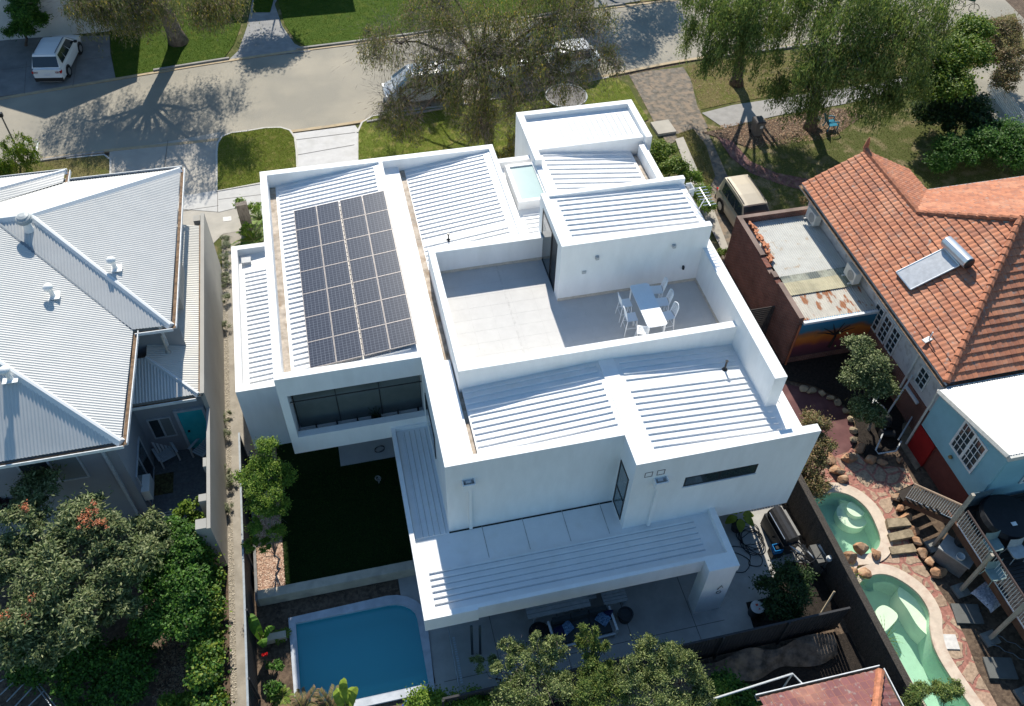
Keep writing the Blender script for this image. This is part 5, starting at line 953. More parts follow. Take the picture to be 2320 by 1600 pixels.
def C(px, py, z, r, rz=None, ry=None): g = G(px, py, z); return (*g, r, ry or r, rz or r*.75)
wp = [.30,.26,.19,.06,.19]
# street trees
cl = [C(880,95,5.0,1.5,1.1), C(905,235,2.9,1.1,.9), C(985,150,5.0,1.6), C(1000,60,6.4,1.7), C(1070,215,4.2,1.5), C(1075,120,6.2,1.7), C(1085,20,7.6,1.7), C(1165,150,5.6,1.8), C(1190,240,3.9,1.4), C(1190,60,7.0,1.8), C(1275,165,4.8,1.5), C(1355,130,4.6,1.3), C(1290,60,6.4,1.7), C(1215,-30,7.8,1.8), C(1085,275,2.6,.9), C(960,-10,7.0,1.6), C(1330,10,6.8,1.6), C(1030,190,4.1,1.2), C(1110,110,5.4,1.4), C(1235,120,5.6,1.4), (5.0,52.0,6.5,1.4,1.2,.8), (7.2,52.4,6.6,1.4,1.2,.8), C(1080,300,2.0,.8), C(1100,250,3.2,1.0), C(880,268,2.3,.9), C(925,290,1.7,.8)]
plant('weeping_tree', 'large weeping street tree with olive and brown hanging foliage behind the white house', 'tree', (8.9,43.4,0), cl, 'weep', 46000, .17, .036, 'weep', r0=.30, th=.42, probs=wp, twigs=5, tw=([cl[0],cl[2],cl[3],cl[10],cl[14],cl[5],cl[8],cl[1],cl[11],cl[12],cl[7]], 420, 1.1, .026, .7), split=(9.2,44.6,3.0), sub=.5)
cl = [C(1165,315,1.6,.6), C(1150,345,1.2,.5)]; plant('drooping_shrub', 'small olive drooping shrub against the front corner of the white house', 'shrub', G(1165,360), cl, 'weep', 1600, .15, .035, 'weep', r0=.05)
cl = [(-9.3,57.6,9.2,2.6,2.4,1.6), (-12.2,56.2,8.6,2.0,2.0,1.4), (-6.4,56.5,8.6,2.0,2.0,1.4), (-9.0,54.4,8.6,2.2,1.9,1.3), (-5.0,58.5,7.8,1.6,1.6,1.2), (-13.6,58.0,7.4,1.6,1.6,1.2), (-11.4,59.6,9.0,2.0,1.8,1.3), (-7.0,60.0,9.0,2.0,1.8,1.3), (-14.2,55.0,6.6,1.3,1.2,1.0), C(240,25,5.0,1.3,1.1), C(320,15,5.2,1.5,1.1), C(190,0,5.6,1.2,1.0), C(470,5,5.6,1.4,1.0), C(280,-20,6.2,1.5,1.1), C(520,-10,6.0,1.2,.9), C(410,-25,6.8,1.6,1.0)]
plant('weeping_tree', 'weeping street tree with thick leaning trunk beside the white car driveway', 'tree', G(405,97), cl, 'weep', 21000, .18, .04, 'weep', r0=.48, th=.40, probs=wp, twigs=7, tw=(cl[:9], 150, 1.0, .02, .6), split=(-9.6,56.2,5.4), sub=.45, bark=mat('bark_pale', (.20,.155,.125), .95, .4, 5, 1, 20))
cl = [C(1600,70,4.6,1.4), C(1660,40,6.2,1.6), C(1640,120,4.6,1.3), C(1720,90,5.6,1.5), C(1720,10,7.2,1.7), C(1600,-10,6.4,1.4), C(1780,60,5.0,1.2), C(1790,-20,7.0,1.6)]
plant('weeping_tree', 'weeping tree with forked trunk nearest the crossover, on the dry verge', 'tree', G(1668,192), cl, 'weepg', 21000, .19, .042, 'weep', r0=.34, th=.45, twigs=4, split=(25.6,45.6,2.8), sub=.5)
cl = [C(1850,150,5.4,1.6), C(1830,210,3.6,1.3), C(1900,70,7.0,1.9), C(1960,150,5.6,1.8), C(1990,220,4.0,1.4), C(2040,80,6.8,1.9), C(2060,180,4.8,1.5), C(1960,0,8.2,2.0), C(2100,20,7.6,1.8), C(1860,-10,7.6,1.6), C(1760,190,3.4,1.0)]
plant('weeping_tree', 'biggest weeping tree, standing over the blue chair in the front garden', 'tree', G(1835,292), cl, 'weepg', 34000, .20, .044, 'weep', r0=.33, th=.45, twigs=6, tw=([cl[0],cl[2],cl[5]], 110, 1.1, .022, .5), split=(28.0,40.0,2.6), sub=.5)
cl = [C(2110,130,4.0,1.3), C(2150,190,3.2,1.3), C(2180,120,4.0,1.3), C(2090,200,3.0,1.0), C(2205,70,3.6,1.1)]
plant('citrus_tree', 'bright yellow-green bushy tree by the picket fence', 'tree', G(2140,290), cl, 'bright', 13000, .15, .085, r0=.14)
cl = [C(2270,75,2.8,1.2), C(2290,140,2.2,1.1), C(2240,110,2.2,.9), C(2280,185,1.6,.9)]; plant('flowering_shrub', 'olive-brown shrub with orange flowers at the top right corner', 'shrub', G(2275,220), cl, 'brown', 8000, .13, .05, r0=.08)
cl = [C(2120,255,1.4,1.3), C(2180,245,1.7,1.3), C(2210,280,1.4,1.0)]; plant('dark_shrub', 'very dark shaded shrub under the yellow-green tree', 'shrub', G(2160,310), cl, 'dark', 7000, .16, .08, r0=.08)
cl = [C(2170,345,1.2,1.1,.8), C(2230,330,1.3,1.2,.9), C(2290,315,1.4,1.3,.9), C(2340,330,1.3,1.2,.9), C(2130,365,.9,.7,.6), C(2280,350,1.2,1.1,.8)]; plant('hedge', 'lush green hedge behind the orange tiled roof', 'hedge', G(2230,360), cl, 'hedge', 15000, .12, .075, r0=.06, twigs=1)
cl = [C(55,25,2.6,.9), C(45,70,1.4,.8), C(75,45,1.9,.8), C(60,0,3.0,.8)]; plant('conifer_shrub', 'green bushy shrub left of the white car', 'shrub', G(58,105), cl, 'hedge', 7000, .17, .06, r0=.08)
t1 = [C(230,28,4.8,1.2,1.0), C(300,25,5.0,1.3,1.0), C(350,10,5.4,1.2,1.0), C(185,5,5.4,1.0,.9), C(460,8,5.4,1.2,.9), C(505,-5,5.8,1.1,.9), C(270,-10,6.0,1.3,1.0)]
T1 = [o for o in bpy.data.objects if o.get('label','').startswith('weeping street tree with thick')][0]; v_ = leaves(t1, 13000, .17, .038, 'weep', sub=.5); npmesh('foliage', v_, 4, LV['weep'], rng.choice(5, len(v_)//4, p=[.25,.25,.2,.08,.22]), parent=T1)
npmesh('twig_spray', twiggy(t1, 130, 1.0, .02, .6), 4, [TWIG], parent=T1, kind='stuff')
# trees at the south edge
gc = [C(90,1110,4.2,.75), C(60,1180,4.0,.9), C(190,1170,4.3,.9), C(240,1215,4.0,.8), C(150,1240,4.2,.9), C(20,1260,3.7,.8), C(110,1320,4.0,1.0), C(300,1265,3.6,.75), C(250,1310,3.5,.8), C(170,1395,3.7,.9), C(60,1400,3.6,.9), C(20,1450,3.3,.8), C(330,1195,3.0,.55), C(350,1225,2.8,.6), C(270,1380,3.0,.65), C(120,1455,3.2,.75)]
fg = plant('flowering_gum', 'large grey-green flowering gum with orange blossom by the grey house', 'tree', G(140,1420), gc, 'gum', 22000, .16, .042, r0=.18, bark=BARKG, sub=.34, droop=.15, th=.5)
fl = [C(205,1160,4.95,.22), C(190,1185,4.9,.28), C(225,1190,4.9,.25), C(60,1150,4.7,.22), C(215,1140,5.0,.15), C(12,1395,4.2,.2), C(58,1402,4.2,.15), C(72,1355,4.4,.15)]
v_ = leaves(fl, 330, .06, .03, nsub=9); npmesh('blossom', v_, 4, LV['flower'], rng.integers(0,2,len(v_)//4), parent=fg, kind='stuff')
cl = [C(15,1110,2.6,.6), C(0,1150,2.4,.6)]; plant('purple_shrub', 'dark purple-leaved shrub at the left edge beside the grey wall', 'shrub', G(10,1180), cl, 'purple', 2500, .1, .06, r0=.05)
cl = [C(400,1210,2.4,.6), C(375,1265,2.3,.7), C(430,1250,2.4,.55), C(420,1330,2.2,.7), C(370,1350,2.0,.7), C(410,1400,2.0,.7), C(340,1410,1.8,.6), C(440,1300,2.2,.5), C(350,1300,2.0,.6)]
plant('green_shrub', 'tall glossy green shrub between the gum and the ivy', 'shrub', G(400,1400), cl, 'hedge', 13000, .11, .06, r0=.09, bark=BARKG)
cl = [(-6.75,y,1.0+.25*math.sin(y*3),.42,.6,.75) for y in np.arange(8.5,17.3,.62)]; cl = [(float(a),float(b),float(c),d,e,f) for a,b,c,d,e,f in cl]
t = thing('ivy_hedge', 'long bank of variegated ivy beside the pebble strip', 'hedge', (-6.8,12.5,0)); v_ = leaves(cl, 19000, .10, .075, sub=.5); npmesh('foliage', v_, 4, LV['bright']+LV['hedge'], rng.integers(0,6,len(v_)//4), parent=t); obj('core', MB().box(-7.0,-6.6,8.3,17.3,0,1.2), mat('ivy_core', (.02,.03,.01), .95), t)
cl = [C(250,1505,.8,.8,.5), C(300,1480,.8,.7,.5), C(190,1490,1.0,.8,.6), C(120,1510,.9,.8,.6), C(180,1560,.7,.8,.5), C(60,1500,1.0,.7,.5), C(260,1570,.6,.7,.5), C(310,1545,.7,.6,.5)]; plant('low_shrub', 'low dark groundcover shrub in the shade under the gum', 'shrub', G(270,1530), cl, 'hedge', 6500, .12, .06, r0=.03)
for i, (px, py, r_, lb_) in enumerate([(385,1590,.35,'small bright seedling at the bottom edge, left one'),(425,1592,.35,'small bright seedling at the bottom edge, right one')]): plant('seedling', lb_, 'plant', G(px,py+10), [C(px,py,.5,r_,.3)], 'lime', 350, .12, .06, r0=.02)
oc = [C(1180,1500,3.2,.62), C(1240,1480,3.2,.6), C(1200,1560,3.2,.75), C(1270,1560,3.0,.6), C(1150,1580,3.0,.5)]
plant('olive_tree', 'silvery olive tree at the bottom edge, left one in front of the sofa', 'tree', G(1200,1680), oc+[C(1150,1462,3.5,.22,.4), C(1215,1452,3.7,.2,.45), C(1262,1450,3.6,.2,.45), C(1120,1520,3.3,.25,.3)], 'olive', 10500, .085, .026, r0=.1, sub=.30, bark=BARKG, droop=-.55, tw=(oc[:3], 40, .5, .012, 0))
cl = [C(1330,1470,3.0,.36,.6), C(1318,1435,3.5,.18,.5), C(1345,1440,3.5,.18,.5), C(1370,1470,3.3,.2,.4), C(1350,1520,3.0,.55), C(1330,1580,3.0,.6), C(1390,1570,2.8,.5)]; plant('olive_tree', 'greener upright olive tree between its two silvery neighbours', 'tree', G(1345,1680), cl, 'weepg', 9000, .08, .022, r0=.09, sub=.36, droop=-.6)
cl = [C(1480,1490,3.2,.7), C(1430,1540,3.1,.6), C(1540,1520,3.1,.7), C(1480,1580,3.0,.8), C(1590,1570,2.8,.5), C(1550,1600,2.8,.6), C(1470,1455,3.6,.22,.45), C(1520,1478,3.6,.25,.45), C(1555,1490,3.5,.25,.4), C(1420,1500,3.5,.22,.45)]; plant('olive_tree', 'silvery olive tree at the bottom edge, broadest and furthest right', 'tree', G(1510,1690), cl, 'olive', 10500, .085, .026, r0=.1, sub=.30, bark=BARKG, droop=-.55)
cl = [C(960,1600,1.0,.5,.5), C(1020,1595,1.0,.5,.5), C(1080,1600,1.0,.5,.5), C(1620,1580,1.0,.5,.5), C(1600,1620,1.0,.5)]; plant('hedge', 'low leafy hedge along the bottom edge below the pool gate', 'hedge', G(1030,1630), cl, 'lime', 5000, .08, .05, r0=.04)
plant('sprig_plant', 'thin bare-stemmed sprig with pale leaf tufts above the patio paving', 'plant', G(1130,1560), [C(1085,1505,1.6,.3,.2), C(1120,1495,1.6,.2,.2)], 'olive', 420, .1, .03, r0=.02)
# courtyard and patio
cl = [C(605,1015,3.9,.38,.3), C(600,1065,3.6,.5,.35), C(570,1085,3.3,.5,.3), C(635,1080,3.2,.45,.3), C(598,1120,3.3,.55,.35), C(590,1150,3.0,.4,.3), C(630,1150,2.8,.35,.3), C(575,1192,2.4,.3,.2), C(625,1210,2.2,.3,.25), C(570,1238,1.8,.28,.15), C(600,1235,1.9,.25,.15)]
plant('slender_tree', 'slender young tree with bright feathery leaves in the wood-chip bed', 'tree', G(627,1290,.42), cl, 'lime', 11000, .085, .03, r0=.035, bark=BARKG, th=.2, twigs=1, sub=.5)
cl = [C(1775,1300,1.5,.45,.4), C(1745,1335,1.3,.45,.4), C(1800,1345,1.4,.45,.45), C(1765,1375,1.2,.45,.4), C(1815,1310,1.3,.35,.35), C(1790,1390,.9,.4,.4)]
plant('patio_tree', 'dark glossy small tree in the patio corner bed', 'tree', G(1785,1405), cl, 'dark', 3600, .10, .045, r0=.05, sub=.5)
cl = [C(1945,790,2.9,.6), C(1975,830,2.7,.65), C(1935,860,2.2,.55), C(1990,880,2.0,.6), C(1950,920,1.5,.5), C(1985,940,1.3,.45)]
plant('garden_tree', 'sparse grey-green tree in front of the painted shed wall', 'tree', G(1968,975), cl, 'gum', 8000, .10, .045, r0=.06, bark=BARKG, sub=.45)
cl = [C(1845,960,1.8,.5), C(1860,1010,1.5,.5), C(1838,1050,1.2,.55), C(1850,1100,.9,.5,.4), C(1825,1090,.9,.5,.4)]; plant('garden_shrub', 'loose yellow-green shrub beside the south-east corner of the white house', 'shrub', G(1845,1110), cl, 'brown', 5500, .10, .04, r0=.05, sub=.5)
cl = [C(1500,345,1.3,.7,.6), C(1530,385,1.3,.7,.6), C(1490,380,1.0,.6,.5)]; plant('shrub', 'yellow-green shrub along the driveway side of the white house, nearest the street', 'shrub', G(1515,400), cl, 'bright', 5000, .10, .06, r0=.05)
cl = [C(1565,405,1.0,.55,.5), C(1590,440,1.0,.6,.5), C(1600,470,1.1,.5,.4)]; plant('shrub', 'leafy shrub beside the beige wagon', 'shrub', G(1585,470), cl, 'lime', 3500, .11, .04, r0=.04)
plant('small_shrub', 'small dark shrub on the red mulch by the gutter outlet', 'shrub', G(1590,555), [C(1588,540,.5,.3,.3), C(1592,575,.4,.25,.25)], 'hedge', 700, .09, .05, r0=.02)
plant('small_shrub', 'tiny yellow shrub next to the dark side gate', 'shrub', G(1640,578), [C(1640,572,.25,.45,.2,.3)], 'bright', 500, .08, .04, r0=.02)
plant('climber', 'bare-branched seedling with red leaf tips beside the shed wall', 'plant', G(1815,475), [C(1820,455,1.0,.25,.3)], 'brown', 250, .1, .05, r0=.02)
for i, (px, py) in enumerate([(512,540),(514,556),(512,580),(516,600),(515,625),(513,640),(513,675),(514,735),(512,945),(514,985),(512,1065),(522,1090),(518,1150)]):
    x, y, _ = G(px, py+8); s_ = .2+.06*((i*7)%3)
    plant('lavender_bush', 'small grey-green bush on the pebble strip, %s from the street' % ['first','second','third','fourth','fifth','sixth','seventh','eighth','ninth','tenth','eleventh','twelfth','last and furthest'][i], 'bush', (x,y,0), [(x,y,.22,s_,s_,.2)], 'lav', 420, .09, .014, r0=.01, group='small bushes on the pebble strip')
def fan(name, label, base, n, L, kind, w=.05, up=.5, droop=.9, frond=True, seed=0, hz=0, group=None):
    """palm or strap plant: arching ribs, feathered with leaflets when frond is set"""
    t = thing(name, label, 'plant', base, group); rr = random.Random(seed); P = []; D = []; Nn = []; LL = []; WW = []; m = MB()
    for i in range(n):
        a = 2*math.pi*i/n+rr.uniform(-.3,.3); l_ = L*rr.uniform(.7,1.1); u = up*rr.uniform(.6,1.4); pts = []
        for k in range(7): s_ = k/6; pts.append(Vector((base[0]+math.cos(a)*l_*s_, base[1]+math.sin(a)*l_*s_, base[2]+hz+u*L*s_-droop*L*.6*s_*s_)))
        if frond:
            m.tube(pts, [.018,.016,.014,.012,.01,.007,.003], 4)
            for k in range(1,7):
                for j in range(4):
                    q = pts[k-1].lerp(pts[k], j/4); d = (pts[k]-pts[k-1]).normalized(); sd = Vector((-d.y,d.x,0)).normalized()
                    for sg in (-1,1): dd = d*.6+sd*sg+Vector((0,0,-.15)); ll = .33*L*(1-.5*abs(k/6-.45)); P.append(q+dd*ll*.5); D.append(dd); Nn.append((0,0,1)); LL.append(ll); WW.append(w)
        else:
            for k in range(1,7): q = (pts[k]+pts[k-1])/2; P.append(q); D.append(pts[k]-pts[k-1]); Nn.append((0,0,1)); LL.append((pts[k]-pts[k-1]).length*1.3); WW.append(w*(1.2-.12*k))
    v = diamonds(np.array(P), np.array([tuple(d) for d in D]), np.array(Nn, float), np.array(LL), np.array(WW)); npmesh('frond', v, 4, LV[kind], rng.integers(0,len(LV[kind]),len(P)), parent=t)
    if frond: obj('stem', m, mat('stem_green', (.16,.17,.05), .7), t)
    return t
fan('palm', 'yellow-green fan palm in the narrow bed by the west wing', G(575,545,.1), 13, 1.0, 'bright', .05, .7, .9, seed=1)
fan('palm', 'young palm with upright fronds beside the timber sleeper post', G(590,500,.1), 11, .9, 'lime', .045, 1.0, .8, seed=2)
plant('vine', 'leggy climbing vine on the timber sleeper post', 'plant', G(565,500), [C(545,465,1.4,.3,.3), C(575,470,1.2,.35,.3), C(560,520,.6,.3,.3)], 'lime', 500, .10, .06, r0=.02)
t = thing('sleeper_post', 'weathered grey timber sleeper post at the street end of the side path', 'post', G(562,520)); x, y, _ = G(562,520); obj('timber', MB().obox((x,y), (.55,.3,1.7), .1, 0), mat('weathered_timber', (.22,.19,.16), .95, .3, 5, .6, 30, stretch=(3,3,.5)), t)
fan('strap_plant', 'yellow-green strap plant by the fence beside the massive boulder', G(1925,1312,.1), 26, .6, 'bright', .03, 1.1, 1.3, False, 3)
fan('strap_plant', 'large yellow-green strap plant by the fence below the seat ledge', G(1998,1455,.1), 34, .8, 'bright', .03, 1.1, 1.3, False, 4)
fan('palm', 'yellowing palm at the lower left corner of the blue pool', G(690,1612,.3), 12, .7, 'brown', .05, .9, .8, seed=5)
fan('palm', 'dry golden palm fronds over the pool edge at the bottom', G(750,1612,.5), 10, .75, 'brown', .05, 1.0, .9, seed=6)
fan('fern', 'small fern beside the short limestone wall', G(640,1440,.1), 10, .35, 'bright', .03, .8, .9, seed=7); fan('fern', 'small fern in the dark bed near the palm', G(640,1580,.1), 12, .45, 'bright', .03, .8, .9, seed=8)
def banana(label, base, spec, kind='hedge'):
    t = thing('banana_plant', label, 'plant', base); m = MB(); st = MB(); rr = random.Random(2)
    for (dx, dy, dz, w) in spec:
        b = Vector(base)+Vector((0,0,.4)); d = Vector((dx,dy,0)); L = d.length; s_ = Vector((-dy,dx,0))/max(L,1e-3); n = 9; st.tube([Vector(base), b, b+d*.15+Vector((0,0,dz*.5))], [.05,.04,.02], 6)
        def f(u, v): c = b+d*(u)+Vector((0,0,dz*math.sin(u*2.2))); ww = w*math.sin(math.pi*min(1,u*.95+.03))**.6; return tuple(c+s_*(v-.5)*2*ww+Vector((0,0,-.10*abs(v-.5)*2+.02*math.sin(u*40))))
        m.grid(f, 14, 6)
    obj('leaf', m, LV[kind][1], t); obj('stem', st, MATS['stem_green'], t)
banana('banana plant with broad split leaves beside the slatted fence', G(600,1462,.1), [(-.35,.75,.9,.2),(.15,-.5,.7,.18),(.5,.2,.6,.14)])
banana('banana plant with broad glossy leaves at the bottom edge over the pool', G(790,1625,.5), [(-.2,.6,.9,.22),(.45,.5,.9,.2),(.1,.75,1.3,.14)], 'lime')
plant('red_flower', 'plant with bright red flowers in the bed by the slatted fence', 'plant', G(612,1500), [C(622,1510,.5,.25,.2), C(622,1560,.4,.25,.2)], 'hedge', 500, .1, .05, r0=.02); o = bpy.data.objects['red_flower']; npmesh('bloom', leaves([C(600,1483,.9,.10)], 90, .07, .06, nsub=3), 4, LV['red'], parent=o)
cl = [C(2080,1570,2.4,.35,.2), C(2130,1575,2.4,.35,.2), C(2060,1600,2.2,.3,.2), C(2160,1560,2.4,.25,.2)]; plant('conifer_branch', 'feathery green tree tip reaching over the lagoon pool at the bottom', 'tree', G(2110,1720), cl, 'weepg', 4500, .12, .02, r0=.05, sub=.6)
t = plant('lemon_tree', 'small lemon tree in a terracotta pot in the courtyard', 'tree', G(432,1200,.5), [C(425,1150,1.6,.3,.25), C(440,1180,1.3,.35,.25), C(410,1165,1.3,.25,.2), C(452,1135,1.7,.15,.12)], 'lime', 900, .10, .06, r0=.02); x, y, z = G(428,1212,.5); obj('pot', MB().lathe((x,y,.1), [(.14,0),(.2,.35),(.22,.38),(.2,.4)], 14), mat('terracotta_pot', (.45,.18,.09), .9), t)
# turf edge: lit strip of grass, and short blades over the lawns
blades('lawn_blades', [(la, 26000)], .05, .05, GB, .05, .012, 'short striped grass blades on the small front lawn')
blades('lawn_blades', [(lb, 42000)], .05, .05, GB, .05, .014, 'short grass blades on the long front lawn')
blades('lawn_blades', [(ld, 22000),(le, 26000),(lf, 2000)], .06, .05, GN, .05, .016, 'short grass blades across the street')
blades('lawn_blades', [(lc, 9000),(lg, 20000),(li, 6000)], .05, .05, GD, .05, .016, 'dry grass blades on the verges')
blades('lawn_blades', [(lh, 26000)], .06, .05, GM_, .04, .016, 'patchy grass blades in the front garden on the right')
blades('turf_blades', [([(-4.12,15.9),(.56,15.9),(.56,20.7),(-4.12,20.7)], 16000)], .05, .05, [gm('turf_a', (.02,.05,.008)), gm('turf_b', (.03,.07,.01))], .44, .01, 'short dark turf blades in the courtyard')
# leaf litter and chips lying about
def litter(name, label, loops, n, s_, ms, z):
    o = blades(name, loops, n, .01, ms, z, s_, label, lean=6); return o
BR = [mat('litter_a', (.28,.17,.10), .9), mat('litter_b', (.16,.09,.06), .9), mat('litter_c', (.40,.29,.19), .9)]
litter('leaf_litter', 'fallen leaves on the bare soil at the lower left', [(GP([(380,1440),(470,1440),(500,1640),(330,1640)]), 4500)], 4500, .035, BR, .0)
litter('leaf_litter', 'fallen leaves on the mulch under the big weeping tree', [(GP([(1600,290),(1960,240),(1900,310),(1700,340)]), 5000)], 5000, .04, BR, .06)
litter('leaf_litter', 'fallen leaves on the dry verge', [(lg, 7000)], 7000, .03, BR, .04)
litter('wood_chips', 'wood chips in the bed beside the slatted fence', [([(-5.08,15.92),(-4.15,15.92),(-4.15,22.2),(-5.08,22.2)], 9000)], 9000, .028, [mat('chip_a', (.52,.34,.24), .9), mat('chip_b', (.34,.19,.13), .9), mat('chip_c', (.66,.50,.38), .9)], .43)

cl = [(17.5,61.5,7.0,3.0,2.6,1.8),(21.0,61.0,7.6,2.6,2.4,1.8),(24.2,61.8,6.4,2.2,2.0,1.5)]; plant('street_tree', 'leafy tree beyond the upper edge across the street, casting shade on the road', 'tree', (20.5,62.5,0), cl, 'weepg', 9000, .2, .08, r0=.25)
cl = [(-2.2,63.6,7.4,1.7,1.6,1.6),(-1.2,62.6,6.4,1.3,1.2,1.2)]; plant('street_tree', 'narrow tree beyond the upper edge by the grey crossover', 'tree', (-1.8,63.8,0), cl, 'hedge', 5000, .2, .08, r0=.15)

cl = [C(1640,1560,.9,.5,.4), C(1680,1585,.8,.5,.4), C(1600,1590,1.0,.5,.4), C(1700,1610,.7,.4,.3)]; plant('dark_shrub', 'dark leafy shrub below the stone ledge, beside the white pipe frame', 'shrub', G(1650,1600), cl, 'hedge', 2500, .1, .06, r0=.03)
wpoly('garden_bed', [(2.5,-2),(15.4,-2),(15.4,10.0),(2.5,10.0)], -.01, MATS['black_soil'])
# ================================================================ bar table and stools on the terrace
M_PW = mat('white_metal', (.84,.85,.86), .5, .02, 3)
def rrect(cx, cy, w, h, r, n=5):
    o = []
    for sx, sy, a0 in ((1,1,0),(-1,1,90),(-1,-1,180),(1,-1,270)):
        for k in range(n+1): a = R(a0+90*k/n); o.append((cx+sx*(w/2-r)+r*math.cos(a), cy+sy*(h/2-r)+r*math.sin(a)))
    return o
TX, TY = 10.27, 20.38
t = thing('bar_table', 'white rectangular bar table on the rooftop terrace', 'table', (TX,TY,6.5)); m = MB(); m.prism(rrect(TX,TY,.74,2.17,.12), 7.52, 7.555)
for i in range(6): m.box(TX-.31+i*.115, TX-.30+i*.115, TY-.95, TY+.95, 7.555, 7.559)
obj('tabletop', m, M_PW, t)
for sx in (-1,1):
    for sy in (-1,1): obj('leg', MB().tube([(TX+sx*.30,TY+sy*1.0,6.5),(TX+sx*.30,TY+sy*1.0,7.51)], .03, 8), M_PW, t)
def stool0():
    t = thing('bar_stool', 'stool', 'bar stool', (0,0,0), 'white bar stools round the terrace table'); t['_b'] = [0,0,0]
    m = MB(); n = 10
    m.grid(lambda u,v: ((u-.5)*.42, (v-.5)*.42, .75-.03*math.cos((u-.5)*2.4)+.02*(v-.5)**2), 8, 8); m.grid(lambda u,v: ((u-.5)*.42, (v-.5)*.42, .73-.03*math.cos((u-.5)*2.4)), 8, 8); obj('seat', m, M_PW, t)
    bk = MB(); f = lambda u, z: (math.sin((u-.5)*1.9)*.22, .20+.09*z/.42-.05*math.cos((u-.5)*3)*0+.0-(.5-abs(u-.5))*-.05, .80+z)
    for i in range(9): u = .1+.1*i; bk.tube([f(u,0), f(u,.2), f(u,.40)], .009, 4)
    for z in (.06,.14,.22,.30): bk.tube([f(u,z) for u in (.02,.2,.4,.6,.8,.98)], .007, 4)
    bk.tube([f(.0,-.04), f(-.0,.30), f(.08,.40), f(.3,.44), f(.5,.45), f(.7,.44), f(.92,.40), f(1,.30), f(1,-.04)], .016, 6); obj('backrest', bk, M_PW, t)
    for sx in (-1,1):
        for sy in (-1,1): obj('leg', MB().tube([(sx*.18,sy*.17,.73),(sx*.24,sy*.24,0)], .016, 6), M_PW, t)
    fr = MB(); z = .3; fr.tube([(-.215,-.215,z),(.215,-.215,z)], .012); obj('footrest', fr, M_PW, t); fr = MB(); fr.tube([(-.215,.21,z+.05),(.215,.21,z+.05)], .01); fr.tube([(-.215,-.21,z+.05),(-.215,.21,z+.05)], .01); fr.tube([(.215,-.21,z+.05),(.215,.21,z+.05)], .01); obj('stretcher', fr, M_PW, t)
    return t
st = stool0()
for i, (x, y, a, lb_) in enumerate([(9.62,20.92,90,'white bar stool on the left side of the table, nearer the penthouse wall'),(9.60,20.20,88,'white bar stool on the left side of the table, nearer the low parapet'),(10.98,21.35,-97,'white bar stool on the right side of the table, closest to the penthouse wall'),(10.98,20.70,-92,'white bar stool on the right side of the table, the middle one'),(10.93,20.0,-84,'white bar stool on the right side of the table, nearest the parapet, half sunlit'),(9.82,19.50,160,'sunlit white bar stool at the foot of the table with its seat in view')]):
    o = st if i == 0 else clone(st); o.location = (x,y,6.5); o.rotation_euler = (0,0,R(a)); o['label'] = lb_
